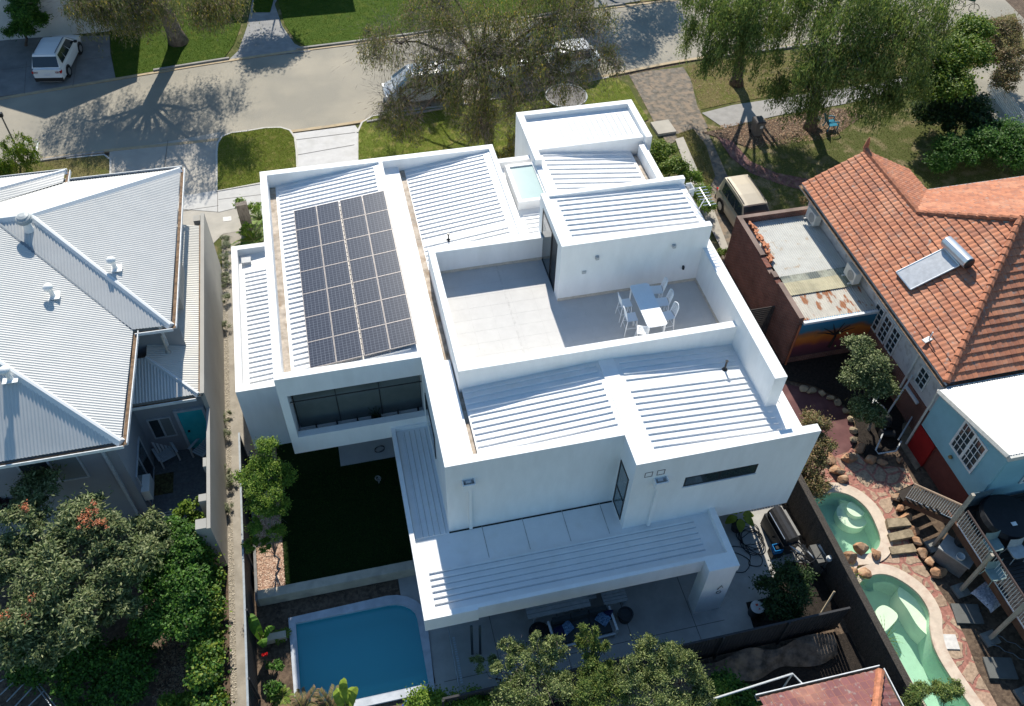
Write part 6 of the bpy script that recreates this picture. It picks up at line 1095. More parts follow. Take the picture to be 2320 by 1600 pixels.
# ================================================================ cars
M_TYRE = flat('tyre', (.015,.015,.016), .85); M_RIM = mat('rim', (.4,.41,.42), .35, metal=.7); M_CG = mat('car_glass', (.02,.03,.04), .05, .05, 2, spec=.8); M_RED = flat('tail_red', (.45,.01,.01), .25); M_BLK = flat('car_trim', (.02,.02,.022), .6)
def car(name, label, cat, loc, ang, L, Wd, prof, cab, paint, r_=.34, wb=None, zb=.2, rear_glass=True, rails=False, spare=False, plate=True):
    """prof: (x, top z, half-width factor) along the body, x from rear (-) to front (+); cab: rear base, rear top, front top, front base, belt z, roof z"""
    t = thing(name, label, cat, (0,0,0)); t['_b'] = [0,0,0]; w = Wd/2; m = MB(); rings = []
    for x, zt, k in prof:
        ww = w*k; rings.append([(x,-ww*.86,zb),(x,-ww*.98,zb+.12),(x,-ww,zb+.38),(x,-ww*.97,zt-.14),(x,-ww*.86,zt-.02),(x,-ww*.4,zt+.02),(x,ww*.4,zt+.02),(x,ww*.86,zt-.02),(x,ww*.97,zt-.14),(x,ww,zb+.38),(x,ww*.98,zb+.12),(x,ww*.86,zb)])
    k = len(rings[0]); vs = [q for r in rings for q in r]; fs = [(i*k+j, i*k+(j+1)%k, (i+1)*k+(j+1)%k, (i+1)*k+j) for i in range(len(rings)-1) for j in range(k)]; fs += [tuple(range(k)), tuple(range((len(rings)-1)*k, len(rings)*k))[::-1]]
    m.add(vs, [f[::-1] for f in fs]); bd = obj('body', m, paint, t, smooth=True); md = bd.modifiers.new('bevel', 'BEVEL'); md.width = .03; md.segments = 2; md.limit_method = 'ANGLE'
    rb, rt, ft, fb, zbelt, zr = cab; wb_, wr = w*.93, w*.74; c = MB(); g = lambda x, ww, z: [(x,-ww,z),(x,ww,z)]
    st_ = [(rb,wb_*.96,zbelt,None),(rt,wr,zr,zr),((rt+ft)/2,wr*1.02,zr+.03,zr+.03),(ft,wr,zr-.01,zr),(fb,wb_*.94,zbelt,None)]
    A = [(rb,zbelt),(rt,zr),((rt*2+ft)/3,zr+.045),((rt+ft*2)/3,zr+.05),(ft,zr),(fb,zbelt)]; n = len(A); hw = [wb_*.96]+[wr]*4+[wb_*.94]
    bx = [rb, rt, (rt*2+ft)/3, (rt+ft*2)/3, ft, fb]
    vs = []; 
    for (x, z), h_ in zip(A, hw): vs += [(x,-h_,z),(x,-h_*.6,z+.015),(x,h_*.6,z+.015),(x,h_,z)]
    fs = [(i*4+j, i*4+j+1, (i+1)*4+j+1, (i+1)*4+j) for i in range(1,n-2) for j in range(3)]; c.add(vs, [f[::-1] for f in fs]+[(0,1,5,4),(1,2,6,5),(2,3,7,6),(16,17,21,20),(17,18,22,21),(18,19,23,22)])
    base = [(x,-wb_,zbelt-.03) for x in bx]; bs2 = [(x,wb_,zbelt-.03) for x in bx]; k0 = len(c.v); c.add(base+bs2, [])
    for i in range(n-1): c.f += [(i*4, (i+1)*4, k0+i+1, k0+i), (i*4+3, k0+n+i, k0+n+i+1, (i+1)*4+3)]; c.m += [0,0]
    obj('roof', c, paint, t, smooth=False)
    def quad(nm, pts, off, mt, par=t):
        a = [Vector(p) for p in pts]; nn = (a[1]-a[0]).cross(a[3]-a[0]).normalized()
        if nn.dot(sum(a, Vector())/4-Vector((0,0,.9))) < 0: nn = -nn
        q = [p+nn*off for p in a]; q2 = [p+nn*(off-.02) for p in a]; return obj(nm, MB().hexa(q2, q), mt, par)
    L_ = lambda p, q, f: tuple(p[i]+(q[i]-p[i])*f for i in range(3))
    for sy, nm in ((-1,'side_window'),(1,'side_window')):
        B0, B1, T0, T1 = (rb,sy*wb_,zbelt), (fb,sy*wb_,zbelt), (rt,sy*wr,zr), (ft,sy*wr,zr); xs = [(.14,.34),(.37,.62),(.65,.93)]
        for a, b in xs:
            pa, pb = L_(B0,B1,a), L_(B0,B1,b); ta, tb = L_(T0,T1,max(.02,(a-.05)*1.02)), L_(T0,T1,min(.97,b)); quad(nm, [L_(pa,ta,.08), L_(pb,tb,.08), L_(pb,tb,.86), L_(pa,ta,.86)], .012, M_CG)
    quad('windscreen', [L_((ft,-wr,zr),(fb,-wb_*.94,zbelt),.07), L_((ft,wr,zr),(fb,wb_*.94,zbelt),.07), L_((ft,wr,zr),(fb,wb_*.94,zbelt),.93), L_((ft,-wr,zr),(fb,-wb_*.94,zbelt),.93)], .012, M_CG)
    if rear_glass: quad('rear_window', [L_((rt,-wr,zr),(rb,-wb_*.96,zbelt),.12), L_((rt,wr,zr),(rb,wb_*.96,zbelt),.12), L_((rt,wr,zr),(rb,wb_*.9,zbelt),.92), L_((rt,-wr,zr),(rb,-wb_*.9,zbelt),.92)], .012, M_CG)
    wbx = wb or L*.295
    for sx in (-1,1):
        for sy in (-1,1):
            y = sy*(w-.09); q = MB(); q.tube([(sx*wbx,y-.11,r_),(sx*wbx,y-.10,r_),(sx*wbx,y+.10,r_),(sx*wbx,y+.11,r_)], [r_*.86,r_,r_,r_*.86], 20); wh = obj('wheel', q, M_TYRE, t); obj('rim', MB().tube([(sx*wbx,y+sy*.105,r_),(sx*wbx,y+sy*.118,r_)], r_*.62, 12), M_RIM, wh)
            obj('wheel_arch', MB().tube([(sx*wbx,sy*(w-.03),r_+.02),(sx*wbx,sy*(w+.012),r_+.02)], r_*1.16, 18), M_BLK, t)
    x0, x1 = -L/2, L/2; zt0 = prof[0][1]
    for sy in (-1,1):
        obj('tail_light', MB().box(x0+.0,x0+.22,min(sy*w*.55,sy*w*.93),max(sy*w*.55,sy*w*.93),zt0-.24,zt0-.10), M_RED, t); obj('headlight', MB().box(x1-.26,x1-.01,min(sy*w*.5,sy*w*.88),max(sy*w*.5,sy*w*.88),.62,.74), flat('lamp_glass', (.6,.62,.64), .15), t)
        obj('mirror', MB().box(fb-.42,fb-.28,min(sy*w*.96,sy*(w+.14)),max(sy*w*.96,sy*(w+.14)),zbelt+.02,zbelt+.14), M_BLK, t)
        if rails: obj('roof_rail', MB().tube([(rt+.15,sy*wr*.9,zr+.045),(rt+.4,sy*wr*.92,zr+.085),(ft-.3,sy*wr*.92,zr+.085),(ft-.1,sy*wr*.9,zr+.03)], .02), M_BLK, t)
    obj('bumper', MB().box(x0-.03,x0+.1,-w*.9,w*.9,zb+.02,zb+.26), M_BLK, t)
    if plate: obj('number_plate', MB().box(x0-.045,x0-.031,-.19,.19,.62,.74), flat('plate_white', (.62,.64,.70)), t)
    if spare: obj('spare_wheel_cover', MB().tube([(x0-.26,.1,.95),(x0-.22,.1,.95),(x0-.02,.1,.95)], [.26,.33,.33], 18), flat('cover_cream', (.62,.56,.46), .5), t)
    t.location = loc; t.rotation_euler = (0,0,ang); return t
MWP = mat('car_white', (.72,.74,.76), .25, .02, 2, spec=.6, coat=.5); MGP = mat('car_gold', (.44,.38,.29), .4, .04, 2, spec=.6, metal=.2, coat=.4)
suv = [(-2.3,.98,.86),(-2.22,1.0,.94),(-1.4,1.03,1),(0,1.02,1),(1.0,1.0,1),(1.55,.98,.98),(2.1,.86,.92),(2.3,.66,.80)]
c0 = G(103,152,.0); c1 = G(140,80,0)
car('parked_car', 'white SUV parked in the shaded driveway at the top left, seen from behind', 'car', (-19.35+0.0,53.9,.03) if False else (G(128,118,.9)[0], G(128,118,.9)[1], .03), math.atan2(1,.16), 4.6, 1.86, suv, (-2.15,-1.75,.35,1.25,1.0,1.66), MWP, rails=True)
van = [(-2.3,1.05,.9),(-2.2,1.12,.97),(-1,1.14,1),(1,1.12,1),(1.6,1.02,.98),(2.15,.86,.92),(2.35,.66,.82)]
g = G(930,190,.9); car('parked_van', 'white people-mover parked at the kerb under the left side of the weeping tree', 'van', (5.95,47.2,.0), math.pi+.04, 4.7, 1.84, [(-x,z,k) for x,z,k in van][::-1] if False else van, (-2.25,-1.95,.75,1.75,1.12,1.86), mat('car_white_shaded', (.42,.45,.48), .3, .03, 2, spec=.6, coat=.4))  # white paint greyed: the tree's shade is put into its colour
car('parked_car', 'white car parked under the right side of the weeping tree, roof in full sun', 'car', (G(1275,112,1.4)[0], G(1275,112,1.4)[1]-.1, .0), math.pi+.1, 4.5, 1.82, suv, (-2.1,-1.65,.4,1.3,1.0,1.62), MWP)
car('parked_car', 'pale silver-blue car mostly hidden by the middle of the weeping tree', 'car', (12.3,47.7,0), math.pi+.07, 4.3, 1.75, suv, (-2.1,-1.5,.3,1.2,.98,1.45), mat('car_silver', (.20,.24,.28), .35, metal=.2))
wag = [(-2.05,1.02,.9),(-1.95,1.06,.97),(-1,1.08,1),(.6,1.07,1),(1.1,1.02,.98),(1.8,.95,.93),(2.0,.78,.84)]
gx, gy, _ = G(1693,440,1.75); car('parked_wagon', 'dusty beige four-wheel-drive wagon parked on the driveway beside the brick shed', 'car', (gx+.05, gy-.35, .03), -math.pi/2+.02, 4.3, 1.76, wag, (-2.0,-1.85,.55,1.15,1.08,1.76), MGP, rails=True, spare=True, r_=.37)
# road marking: white corner of a parking bay
m = MB(); a, b, c = G(55,322,.006), G(86,321,.006), G(77,365,.006)
for p, q in ((a,b),(b,c)): L = math.hypot(q[0]-p[0],q[1]-p[1]); m.obox(((p[0]+q[0])/2,(p[1]+q[1])/2), (L+.08,.10,.003), math.atan2(q[1]-p[1],q[0]-p[0]), .005)
struct('road_marking', m, mat('road_paint', (.72,.72,.70), .8, .1, 6))
# light pole with a creeper of leaves at the left edge
x, y, _ = G(62,385); t = thing('street_pole', 'thin grey pole with a small box on top at the left edge', 'pole', (x,y,0)); obj('shaft', MB().tube([(x,y,0),(x,y,3.4)], .04), MATS['weathered_timber'], t); obj('box', MB().box(x-.09,x+.09,y-.09,y+.09,3.4,3.62), M_DARK, t)
plant('young_street_tree', 'young weeping tree with lime-green foliage at the left edge', 'tree', G(45,392), [C(45,320,2.6,.6,.6), C(25,340,2.2,.7,.6), C(30,375,1.3,.9,.6), C(60,350,1.8,.6), C(5,385,1.2,.8,.6)], 'bright', 4200, .14, .035, 'weep', r0=.05)
obj('access_cover', MB().obox(G(515,497)[:2], (.42,.36,.02), 0, .013), MATS['cover_white'], label='pale square service lid in the side path by the timber post', cat='drain cover')
# trampoline, wheelie bin, blue chair, picket fence
c = G(1283,218,.7); t = thing('trampoline', 'round grey trampoline on the grass behind the north corner of the white house', 'trampoline', (c[0],c[1],0)); m = MB(); n = 28
m.tube([(c[0]+1.25*math.cos(2*math.pi*i/n), c[1]+1.25*math.sin(2*math.pi*i/n), .72) for i in range(n+1)], .05, 6, cap=False); obj('ring', m, MATS['rail_steel'], t); obj('mat', MB().lathe((c[0],c[1],.70), [(1.2,0),(1.2,.01)], 28), mat('tramp_mat', (.17,.16,.15), .8, .1, 2), t)
for i in range(4): a = R(45+90*i); obj('leg', MB().tube([(c[0]+1.2*math.cos(a), c[1]+1.2*math.sin(a), .7),(c[0]+1.2*math.cos(a), c[1]+1.2*math.sin(a), 0)], .03), MATS['rail_steel'], t)
x, y, _ = G(1712,305); t = thing('wheelie_bin', 'grey wheelie bin with white number sticker in front of the big tree', 'bin', (x,y,0)); MB_ = mat('bin_grey', (.15,.135,.12), .6, .1, 4)
obj('tub', MB().hexa([(x-.22,y-.25,.05),(x+.22,y-.25,.05),(x+.22,y+.25,.05),(x-.22,y+.25,.05)], [(x-.29,y-.33,.98),(x+.29,y-.33,.98),(x+.29,y+.33,.98),(x-.29,y+.33,.98)]), MB_, t)
obj('lid', MB().hexa([(x-.31,y-.37,.985),(x+.31,y-.37,.985),(x+.31,y+.36,.985),(x-.31,y+.36,.985)], [(x-.26,y-.3,1.06),(x+.26,y-.3,1.06),(x+.26,y+.32,1.06),(x-.26,y+.32,1.06)]), mat('lid_dark', (.07,.06,.06), .6), t)
obj('sticker', MB().hexa([(x-.02,y-.325,.62),(x+.15,y-.325,.62),(x+.15,y-.30,.62),(x-.02,y-.30,.62)], [(x-.02,y-.345,.80),(x+.15,y-.345,.80),(x+.15,y-.32,.80),(x-.02,y-.32,.80)]), flat('sticker_white', (.7,.7,.7)), t)
for sx in (-1,1): obj('wheel', MB().tube([(x+sx*.24,y+.3,.1),(x+sx*.29,y+.3,.1)], .1, 12), M_TYRE, t)
x, y, _ = G(1880,292); t = thing('plastic_chair', 'blue plastic outdoor chair at the foot of the big weeping tree', 'chair', (x,y,0)); MC = mat('chair_blue', (.015,.20,.30), .5, .05, 3)
sm = MB(); sm.grid(lambda u,v: (x+(u-.5)*.55, y+(v-.5)*.55, .42+.08*(v-.5)), 4, 4); sm.grid(lambda u,v: (x+(u-.5)*.55, y+(v-.5)*.55, .39+.08*(v-.5)), 4, 4)
obj('seat', sm, MC, t); m = MB(); m.grid(lambda u,v: (x-.28-.28*v+.06*math.sin(u*3.14), y+(u-.5)*.6*(1-.25*v*v), .42+.62*v), 6, 6); m.grid(lambda u,v: (x-.31-.28*v+.06*math.sin(u*3.14), y+(u-.5)*.6*(1-.25*v*v), .42+.62*v), 6, 6); obj('backrest', m, MC, t)
for sy in (-1,1): obj('armrest', MB().tube([(x-.3,y+sy*.3,.66),(x+.05,y+sy*.34,.68),(x+.26,y+sy*.3,.62),(x+.3,y+sy*.28,.0)], .035, 6), MC, t); obj('leg', MB().tube([(x-.25,y+sy*.25,.4),(x-.36,y+sy*.3,0)], .035, 6), MC, t)
x, y, _ = G(1848,285); t = thing('hanging_pot', 'small black pot hanging beside the blue chair', 'pot', (x,y,0)); obj('pot', MB().lathe((x,y,.35), [(.12,0),(.2,.2),(.21,.22),(.17,.2)], 14), M_DARK, t); obj('stand', MB().tube([(x,y,0),(x,y,.35)], .03), M_DARK, t)
a, b = G(2235,205), G(2310,300); t = thing('picket_fence', 'white picket fence among the shrubs at the top right', 'fence', a); L = math.hypot(b[0]-a[0], b[1]-a[1]); n = int(L/.15); m = MB(); an = math.atan2(b[1]-a[1], b[0]-a[0])
for i in range(n): p = (a[0]+(b[0]-a[0])*i/n, a[1]+(b[1]-a[1])*i/n); m.obox(p, (.075,.02,1.0), an, .05)
obj('picket', m, MWF, t); m = MB()
for z in (.3,.8): m.obox(((a[0]+b[0])/2+.03,(a[1]+b[1])/2), (L,.03,.07), an, z)
obj('rail', m, MWF, t)
# bicycle waiting on the far road with a green box
x, y, _ = G(2202,30); t = thing('cargo_bicycle', 'bicycle with dark green cargo box on the far road at the top right', 'bicycle', (x,y,0)); m = MB()
def ring(c, r, ax, th=.02, n=24): return [(c[0]+r*math.cos(2*math.pi*i/n)*ax[0], c[1]+r*math.cos(2*math.pi*i/n)*ax[1], c[2]+r*math.sin(2*math.pi*i/n)) for i in range(n+1)]
ax = (.8,-.6)
for s_ in (0,-1.05): obj('wheel', MB().tube(ring((x+ax[0]*s_,y+ax[1]*s_,.35),.33,ax), .022, 5, cap=False).tube([(x+ax[0]*s_,y+ax[1]*s_,.68),(x+ax[0]*s_,y+ax[1]*s_,.02)], .006, 4).tube([(x+ax[0]*(s_+.33),y+ax[1]*(s_+.33),.35),(x+ax[0]*(s_-.33),y+ax[1]*(s_-.33),.35)], .006, 4), M_TYRE, t)
F_ = lambda s_, z: (x+ax[0]*s_, y+ax[1]*s_, z); obj('frame', MB().tube([F_(0,.35),F_(-.15,.85),F_(-.2,1.0)], .02).tube([F_(-.15,.8),F_(-.6,.35),F_(-1.05,.35),F_(-.75,.85),F_(-.15,.8)], .018).tube([F_(-.75,.85),F_(-.6,.35)], .018), M_DARK, t)
obj('cargo_box', MB().obox(F_(-.5,0)[:2], (.75,.55,.45), math.atan2(-.6,.8), .95), mat('box_green', (.02,.09,.05), .6), t)
# ================================================================ patio things
MWO = mat('whitewashed_wood', (.42,.44,.45), .7, .1, 5)
def bench(name, label, cat, x, y, w, d, h, a, n=3):
    t = thing(name, label, cat, (x,y,0)); t['_b'] = [0,0,0]; m = MB()
    for i in range(n): m.box(-w/2,w/2,-d/2+i*d/n+.008,-d/2+(i+1)*d/n-.008,h-.04,h)
    obj('top', m, MWO, t)
    for sx in (-1,1): q = MB(); q.box(sx*w*.38-.03,sx*w*.38+.03,-d*.42,-d*.3,0,h-.041); q.box(sx*w*.38-.03,sx*w*.38+.03,d*.3,d*.42,0,h-.041); obj('leg', q, MWO, t)
    t.rotation_euler = (0,0,a); return t
x, y, _ = G(1295,1345,.7); bench('dining_table', 'pale slatted dining table partly under the awning', 'table', 5.3,13.15,2.3,1.0,.74,.0,6); x, y, _ = G(1290,1362,.4); bench('bench_seat', 'pale bench in front of the dining table', 'bench', x,y+.05,2.0,.32,.44,.0); x, y, _ = G(1392,1352,.45); bench('bench_seat', 'short slatted bench at the right end of the dining table', 'bench', x,y,.9,.5,.45,.0,4)
sc = G(1320,1425,.4); x, y = sc[0], sc[1]; t = thing('outdoor_sofa', 'outdoor sofa with white frame, dark cushions and blue pillows on the patio', 'sofa', (x,y,0)); DC = mat('cushion_dark', (.05,.06,.065), .9, .1, 5); t['_b'] = [0,0,0]
for i in range(3): obj('seat_cushion', MB().box(-1.02+i*.68,-.36+i*.68,-.35,.33,.30,.44), DC, t)
for i in range(3): obj('back_cushion', MB().box(-1.02+i*.68,-.36+i*.68,.33,.5,.34,.78), DC, t)
q = MB(); q.box(-1.1,1.1,-.42,.55,.2,.295); obj('base_frame', q, MWO, t); q = MB(); q.box(-1.1,1.1,-.44,-.385,.24,.3); obj('front_rail', q, mat('frame_white', (.7,.72,.74), .5), t)
for sx in (-1,1):
    obj('arm_frame', MB().box(sx*1.14-.04,sx*1.14+.04,-.42,.5,.56,.6).box(sx*1.14-.04,sx*1.14+.04,-.42,-.34,0,.56).box(sx*1.14-.04,sx*1.14+.04,.44,.5,0,.56), MATS['frame_white'], t)
MBL = mat('pillow_blue', (.03,.10,.30), .9, .5, 22, c2=(.25,.42,.62)); MNV = flat('pillow_navy', (.008,.015,.06), .9)
for nm, px_, py_, sz, a, mt in (('pillow',-.55,.12,.44,.5,MBL),('pillow',.78,.12,.46,-.9,MBL),('pillow',-.82,.05,.42,.2,MNV),('pillow',.98,.22,.42,-.3,MNV)):
    m = MB(); ca, sa = math.cos(a), math.sin(a)
    m.grid(lambda u,v: (px_+ca*(u-.5)*sz-sa*(v-.5)*sz*.8, py_+sa*(u-.5)*sz+ca*(v-.5)*sz*.8, .50+.10*math.sin(math.pi*u)*math.sin(math.pi*v)+.12*v), 8, 8); m.grid(lambda u,v: (px_+ca*(u-.5)*sz-sa*(v-.5)*sz*.8, py_+sa*(u-.5)*sz+ca*(v-.5)*sz*.8, .50-.05*math.sin(math.pi*u)*math.sin(math.pi*v)+.12*v), 8, 8); obj(nm, m, mt, t, smooth=True)
t.location = (x,y,.0); t.rotation_euler = (0,0,R(2)); 
def pot(label, px, py, r, h, mt=None, z=0):
    x, y, _ = G(px, py, h); t = thing('plant_pot', label, 'pot', (x,y,0)); obj('pot', MB().lathe((x,y,z), [(r*.75,0),(r,h*.8),(r,h),(r*.86,h),(r*.84,h*.86),(.01,h*.86)], 20), mt or mat('pot_dark', (.05,.055,.06), .6), t); return t
pot('dark round pot right of the outdoor sofa', 1418,1390,.28,.45); pot('large dark round fire bowl left of the outdoor sofa', 1222,1432,.38,.4, M_DARK)
t = thing('pool_gate', 'glass pool fence with white slotted rail beside the blue pool', 'fence', (1.7,12,0)); a, b = G(1015,1418,1.1), G(1040,1555,1.1)
MGT = bpy.data.materials.new('clear_glass'); MGT.use_nodes = True; n = MGT.node_tree.nodes; l = MGT.node_tree.links; tr = n.new('ShaderNodeBsdfTransparent'); tr.inputs[0].default_value = (.86,.93,.93,1); gl = n.new('ShaderNodeBsdfGlossy'); gl.inputs['Roughness'].default_value = .02; ms = n.new('ShaderNodeMixShader'); ms.inputs[0].default_value = .08; l.new(tr.outputs[0], ms.inputs[1]); l.new(gl.outputs[0], ms.inputs[2]); l.new(ms.outputs[0], n['Material Output'].inputs[0])
obj('glass_panel', MB().hexa([(a[0],a[1],.05),(a[0]+.015,a[1],.05),(b[0]+.015,b[1],.05),(b[0],b[1],.05)], [(a[0],a[1],1.1),(a[0]+.015,a[1],1.1),(b[0]+.015,b[1],1.1),(b[0],b[1],1.1)]), MGT, t)
obj('top_rail', MB().tube([a,b], .02), MATS['rail_steel'], t); m = MB()
for i in range(20): f = i/20; p = (a[0]+(b[0]-a[0])*f+.12, a[1]+(b[1]-a[1])*f*.8); m.box(p[0],p[0]+.09,p[1]-.03,p[1]+.03,.013,.02)
obj('grate', m, mat('grate_pale', (.5,.55,.6), .6), t)
t = thing('umbrella_frame', 'pair of dark upright steel posts beside the pool fence', 'frame', (2.4,12.3,0)); 
for px in (1070,1088): x, y, _ = G(px,1482); obj('post', MB().box(x-.04,x+.04,y-.03,y+.03,0,2.3), mat('steel_dark', (.05,.07,.08), .5), t)
t = thing('barbecue', 'closed black and stainless barbecue beside the brushwood fence', 'barbecue', (14.3,15,0)); x, y, _ = G(1775,1190,1.0); t['_b'] = [0,0,0]
obj('cabinet', MB().box(-.35,.3,-.75,.75,.05,.8), M_DARK, t); hd = MB(); hd.tube([(0,-.7,.95),(0,.7,.95)], [.3,.3], 14); obj('hood', hd, mat('bbq_black', (.03,.03,.032), .35), t); obj('lid_panel', MB().box(.02,.42,-.55,.6,.93,.99), mat('bbq_grey', (.24,.235,.22), .5, .1, 4), t); obj('handle', MB().tube([(-.3,-.6,1.1),(-.3,.6,1.1)], .02), MATS['aluminium'], t)
for sy in (-1,1): obj('wheel', MB().tube([(.34,sy*.6,.09),(.4,sy*.6,.09)], .09, 12), M_TYRE, t)
t.location = (x,y,0); t.rotation_euler = (0,0,R(4))
x, y, _ = G(1700,1222); t = thing('garden_hose', 'coiled black hose lying on the shaded patio', 'hose', (x,y,0)); pts = []; rr = random.Random(5)
for i in range(110): a = i*.32; r_ = .42+.16*math.sin(i*.21)+.05*math.sin(i*.9); pts.append((x+r_*math.cos(a)+.14*math.sin(i*.11), y+r_*1.15*math.sin(a)+.1*math.cos(i*.09), .03+.012*(i%9)))
pts += [(x-.3,y-.7,.03),(x-.5,y-1.0,.03),(x-.1,y-1.15,.03),(x+.1,y-.8,.03),(x-.35,y-.35,.05),(x-.85,y-.15,.03),(x-1.0,y-.35,.03),(x-.7,y-.5,.03),(x-.4,y-.9,.03),(x-.75,y-1.25,.03),(x-1.1,y-1.2,.03)]
obj('coil', MB().tube(smooth_loop(pts, 3, False), .015, 5), mat('hose_black', (.012,.016,.02), .5), t)
t = pot('black pot with a big yellow-green plant under the overhang', 1672,1188,.24,.4, M_DARK); x, y, _ = G(1672,1180,.4)
v = []; m = MB()
for i in range(6):
    a = i*1.1; d = Vector((math.cos(a), math.sin(a), 0)); s_ = Vector((-d.y,d.x,0)); m.grid(lambda u,w_: tuple(Vector((x,y,.45))+d*(.12+.5*u)+Vector((0,0,.55*math.sin(1.2+u*1.3)-.2))+s_*(w_-.5)*.34*math.sin(math.pi*(u*.9+.05))), 8, 4)
obj('foliage', m, LV['bright'][1], t)
# mountain bikes leaning in a heap
def bike(label, px, py, a, col, tilt=.25):
    x, y, _ = G(px, py, .5); t = thing('bicycle', label, 'bicycle', (x,y,0), 'bicycles leaning beside the barbecue'); t['_b'] = [0,0,0]
    for sx in (-.53,.53):
        w_ = obj('wheel', MB().tube([(sx+.34*math.cos(2*math.pi*i/24), 0, .35+.34*math.sin(2*math.pi*i/24)) for i in range(25)], .028, 6, cap=False), M_TYRE, t); sp = MB()
        for i in range(8): an = math.pi*i/8; sp.tube([(sx+.32*math.cos(an),0,.35+.32*math.sin(an)),(sx-.32*math.cos(an),0,.35-.32*math.sin(an))], .004, 3)
        obj('spokes', sp, MATS['aluminium'], w_)
    f = MB(); P_ = {'h':(.38,0,.82),'b':(-.08,0,.32),'s':(-.22,0,.80),'r':(-.53,0,.35),'f':(.53,0,.35)}
    for p, q in (('h','b'),('h','s'),('b','s'),('s','r'),('b','r')): f.tube([P_[p],P_[q]], .028, 6)
    obj('frame', f, col, t); obj('fork', MB().tube([(.36,0,.88),(.45,.06,.6),(.53,.06,.35)], .022).tube([(.45,-.06,.6),(.53,-.06,.35)], .022), col, t)
    obj('handlebar', MB().tube([(.36,0,.88),(.33,0,.98)], .02).tube([(.30,-.34,1.0),(.34,-.1,.98),(.34,.1,.98),(.30,.34,1.0)], .016), M_DARK, t); obj('saddle', MB().hexa([(-.36,-.07,.92),(-.08,-.02,.92),(-.08,.02,.92),(-.36,.07,.92)], [(-.36,-.06,.96),(-.08,-.015,.95),(-.08,.015,.95),(-.36,.06,.96)]), M_DARK, t)
    t.location = (x,y,0); t.rotation_euler = (tilt,0,a); return t
bk_s = mat('bike_silver', (.62,.64,.66), .3, metal=.5)
bike('silver mountain bike leaning nearest the barbecue', 1800,1240, R(-55), bk_s, .3); bike('silver mountain bike between the first bike and the fence', 1845,1250, R(-70), bk_s, .45)
x, y, _ = G(1762,1240,.6); t = thing('tool_crate', 'bright blue crate standing beside the bicycles', 'crate', (x,y,0)); m = MB(); m.box(x-.17,x+.17,y-.15,y-.13,.35,.62); m.box(x-.17,x+.17,y+.13,y+.15,.35,.62); m.box(x-.17,x-.15,y-.13,y+.13,.35,.62); m.box(x+.15,x+.17,y-.13,y+.13,.35,.62); m.box(x-.15,x+.15,y-.13,y+.13,.35,.38); obj('crate_shell', m, flat('crate_blue', (.01,.22,.55), .4), t); obj('stand', MB().box(x-.2,x+.2,y-.18,y+.18,.02,.349), M_DARK, t); obj('contents', MB().box(x-.08,x+.08,y-.06,y+.06,.381,.6), M_DARK, t)
x, y, _ = G(1716,1376,.5); t = thing('round_drum', 'small drum with a white lid on the corner bed', 'drum', (x,y,0)); obj('drum_body', MB().lathe((x,y,0), [(.24,0),(.25,.5)], 20), M_DARK, t); obj('lid', MB().lathe((x,y,.501), [(.25,0),(.25,.04),(.2,.05)], 20), mat('lid_white', (.62,.63,.64), .5), t); obj('lid_mark', MB().box(x-.05,x+.04,y+.03,y+.11,.552,.556), flat('mark_red', (.6,.08,.04)), t); obj('lid_mark', MB().add([(x-.02,y-.12,.556),(x+.07,y-.12,.556),(x+.03,y-.05,.556)], [(0,1,2)]), MATS['mark_red'], t)
poly('corner_bed', [(1690,1365),(1712,1440),(1905,1400),(1900,1330),(1850,1280),(1780,1270),(1760,1350)], .02, MATS['black_soil'])
x, y, _ = G(1858,1300); t = thing('garden_light', 'short post light with a white head by the brushwood fence', 'lamp', (x,y,0)); obj('stem', MB().tube([(x,y,0),(x,y,1.1)], .04), MATS['aluminium'], t); obj('head', MB().lathe((x,y,1.1), [(.10,0),(.12,.1),(.08,.2)], 14), MATS['bowl_white'], t)
x, y, _ = G(1870,1372); t = thing('timber_stake', 'pale timber stake leaning in the corner bed', 'stake', (x,y,0)); obj('stake', MB().tube([(x-.3,y-.25,.05),(x+.2,y+.15,.75)], .04), MATS['rail_pale'], t)
x, y, _ = G(1862,1248,1.0); t = thing('meter_box', 'grey box with a white lid against the brushwood fence', 'box', (x,y,0)); obj('box_body', MB().box(x-.3,x+.25,y-.4,y+.35,0,.9), mat('meter_grey', (.12,.12,.115), .7), t); obj('box_lid', MB().obox((x+.12,y-.02), (.12,.6,.05), .2, .91), MATS['bowl_white'], t)
t = thing('blue_ring', 'blue ring toy lying at the bottom edge below the pool coping', 'toy', G(930,1600)); x, y, _ = G(932,1606,.1); obj('ring', MB().tube([(x+.30*math.cos(2*math.pi*i/24), y+.30*math.sin(2*math.pi*i/24), .08) for i in range(25)], .045, 8, cap=False), flat('ring_blue', (.01,.05,.35), .4), t)
x, y, _ = G(857,1088,.5); t = thing('turf_toy', 'small pale wire ball lying on the dark lawn', 'toy', (x,y,.44)); obj('ball', MB().tube([(x+.12*math.cos(i*.5)*math.cos(i*.13), y+.12*math.sin(i*.5), .56+.1*math.sin(i*.31)) for i in range(50)], .008, 4), MATS['aluminium'], t)
x, y, _ = G(860,1018,.5); t = thing('wire_hoop', 'wire hoop on the concrete slab under the balcony', 'toy', (x,y,.47)); obj('hoop', MB().tube([(x+.2*math.cos(i*.3), y+.15*math.sin(i*.3+.2*(i//21)), .5+.01*(i//21)) for i in range(62)], .009, 4), M_DARK, t)
# column ornament and brackets
obj('wall_hook', MB().tube([(10.75,11.86,1.7),(10.85,11.84,2.0),(10.95,11.86,1.75)], .012).tube([(10.85+.09*math.cos(i*.4),11.865,1.45+.09*math.sin(i*.4)) for i in range(17)], .01), M_DARK, WH)
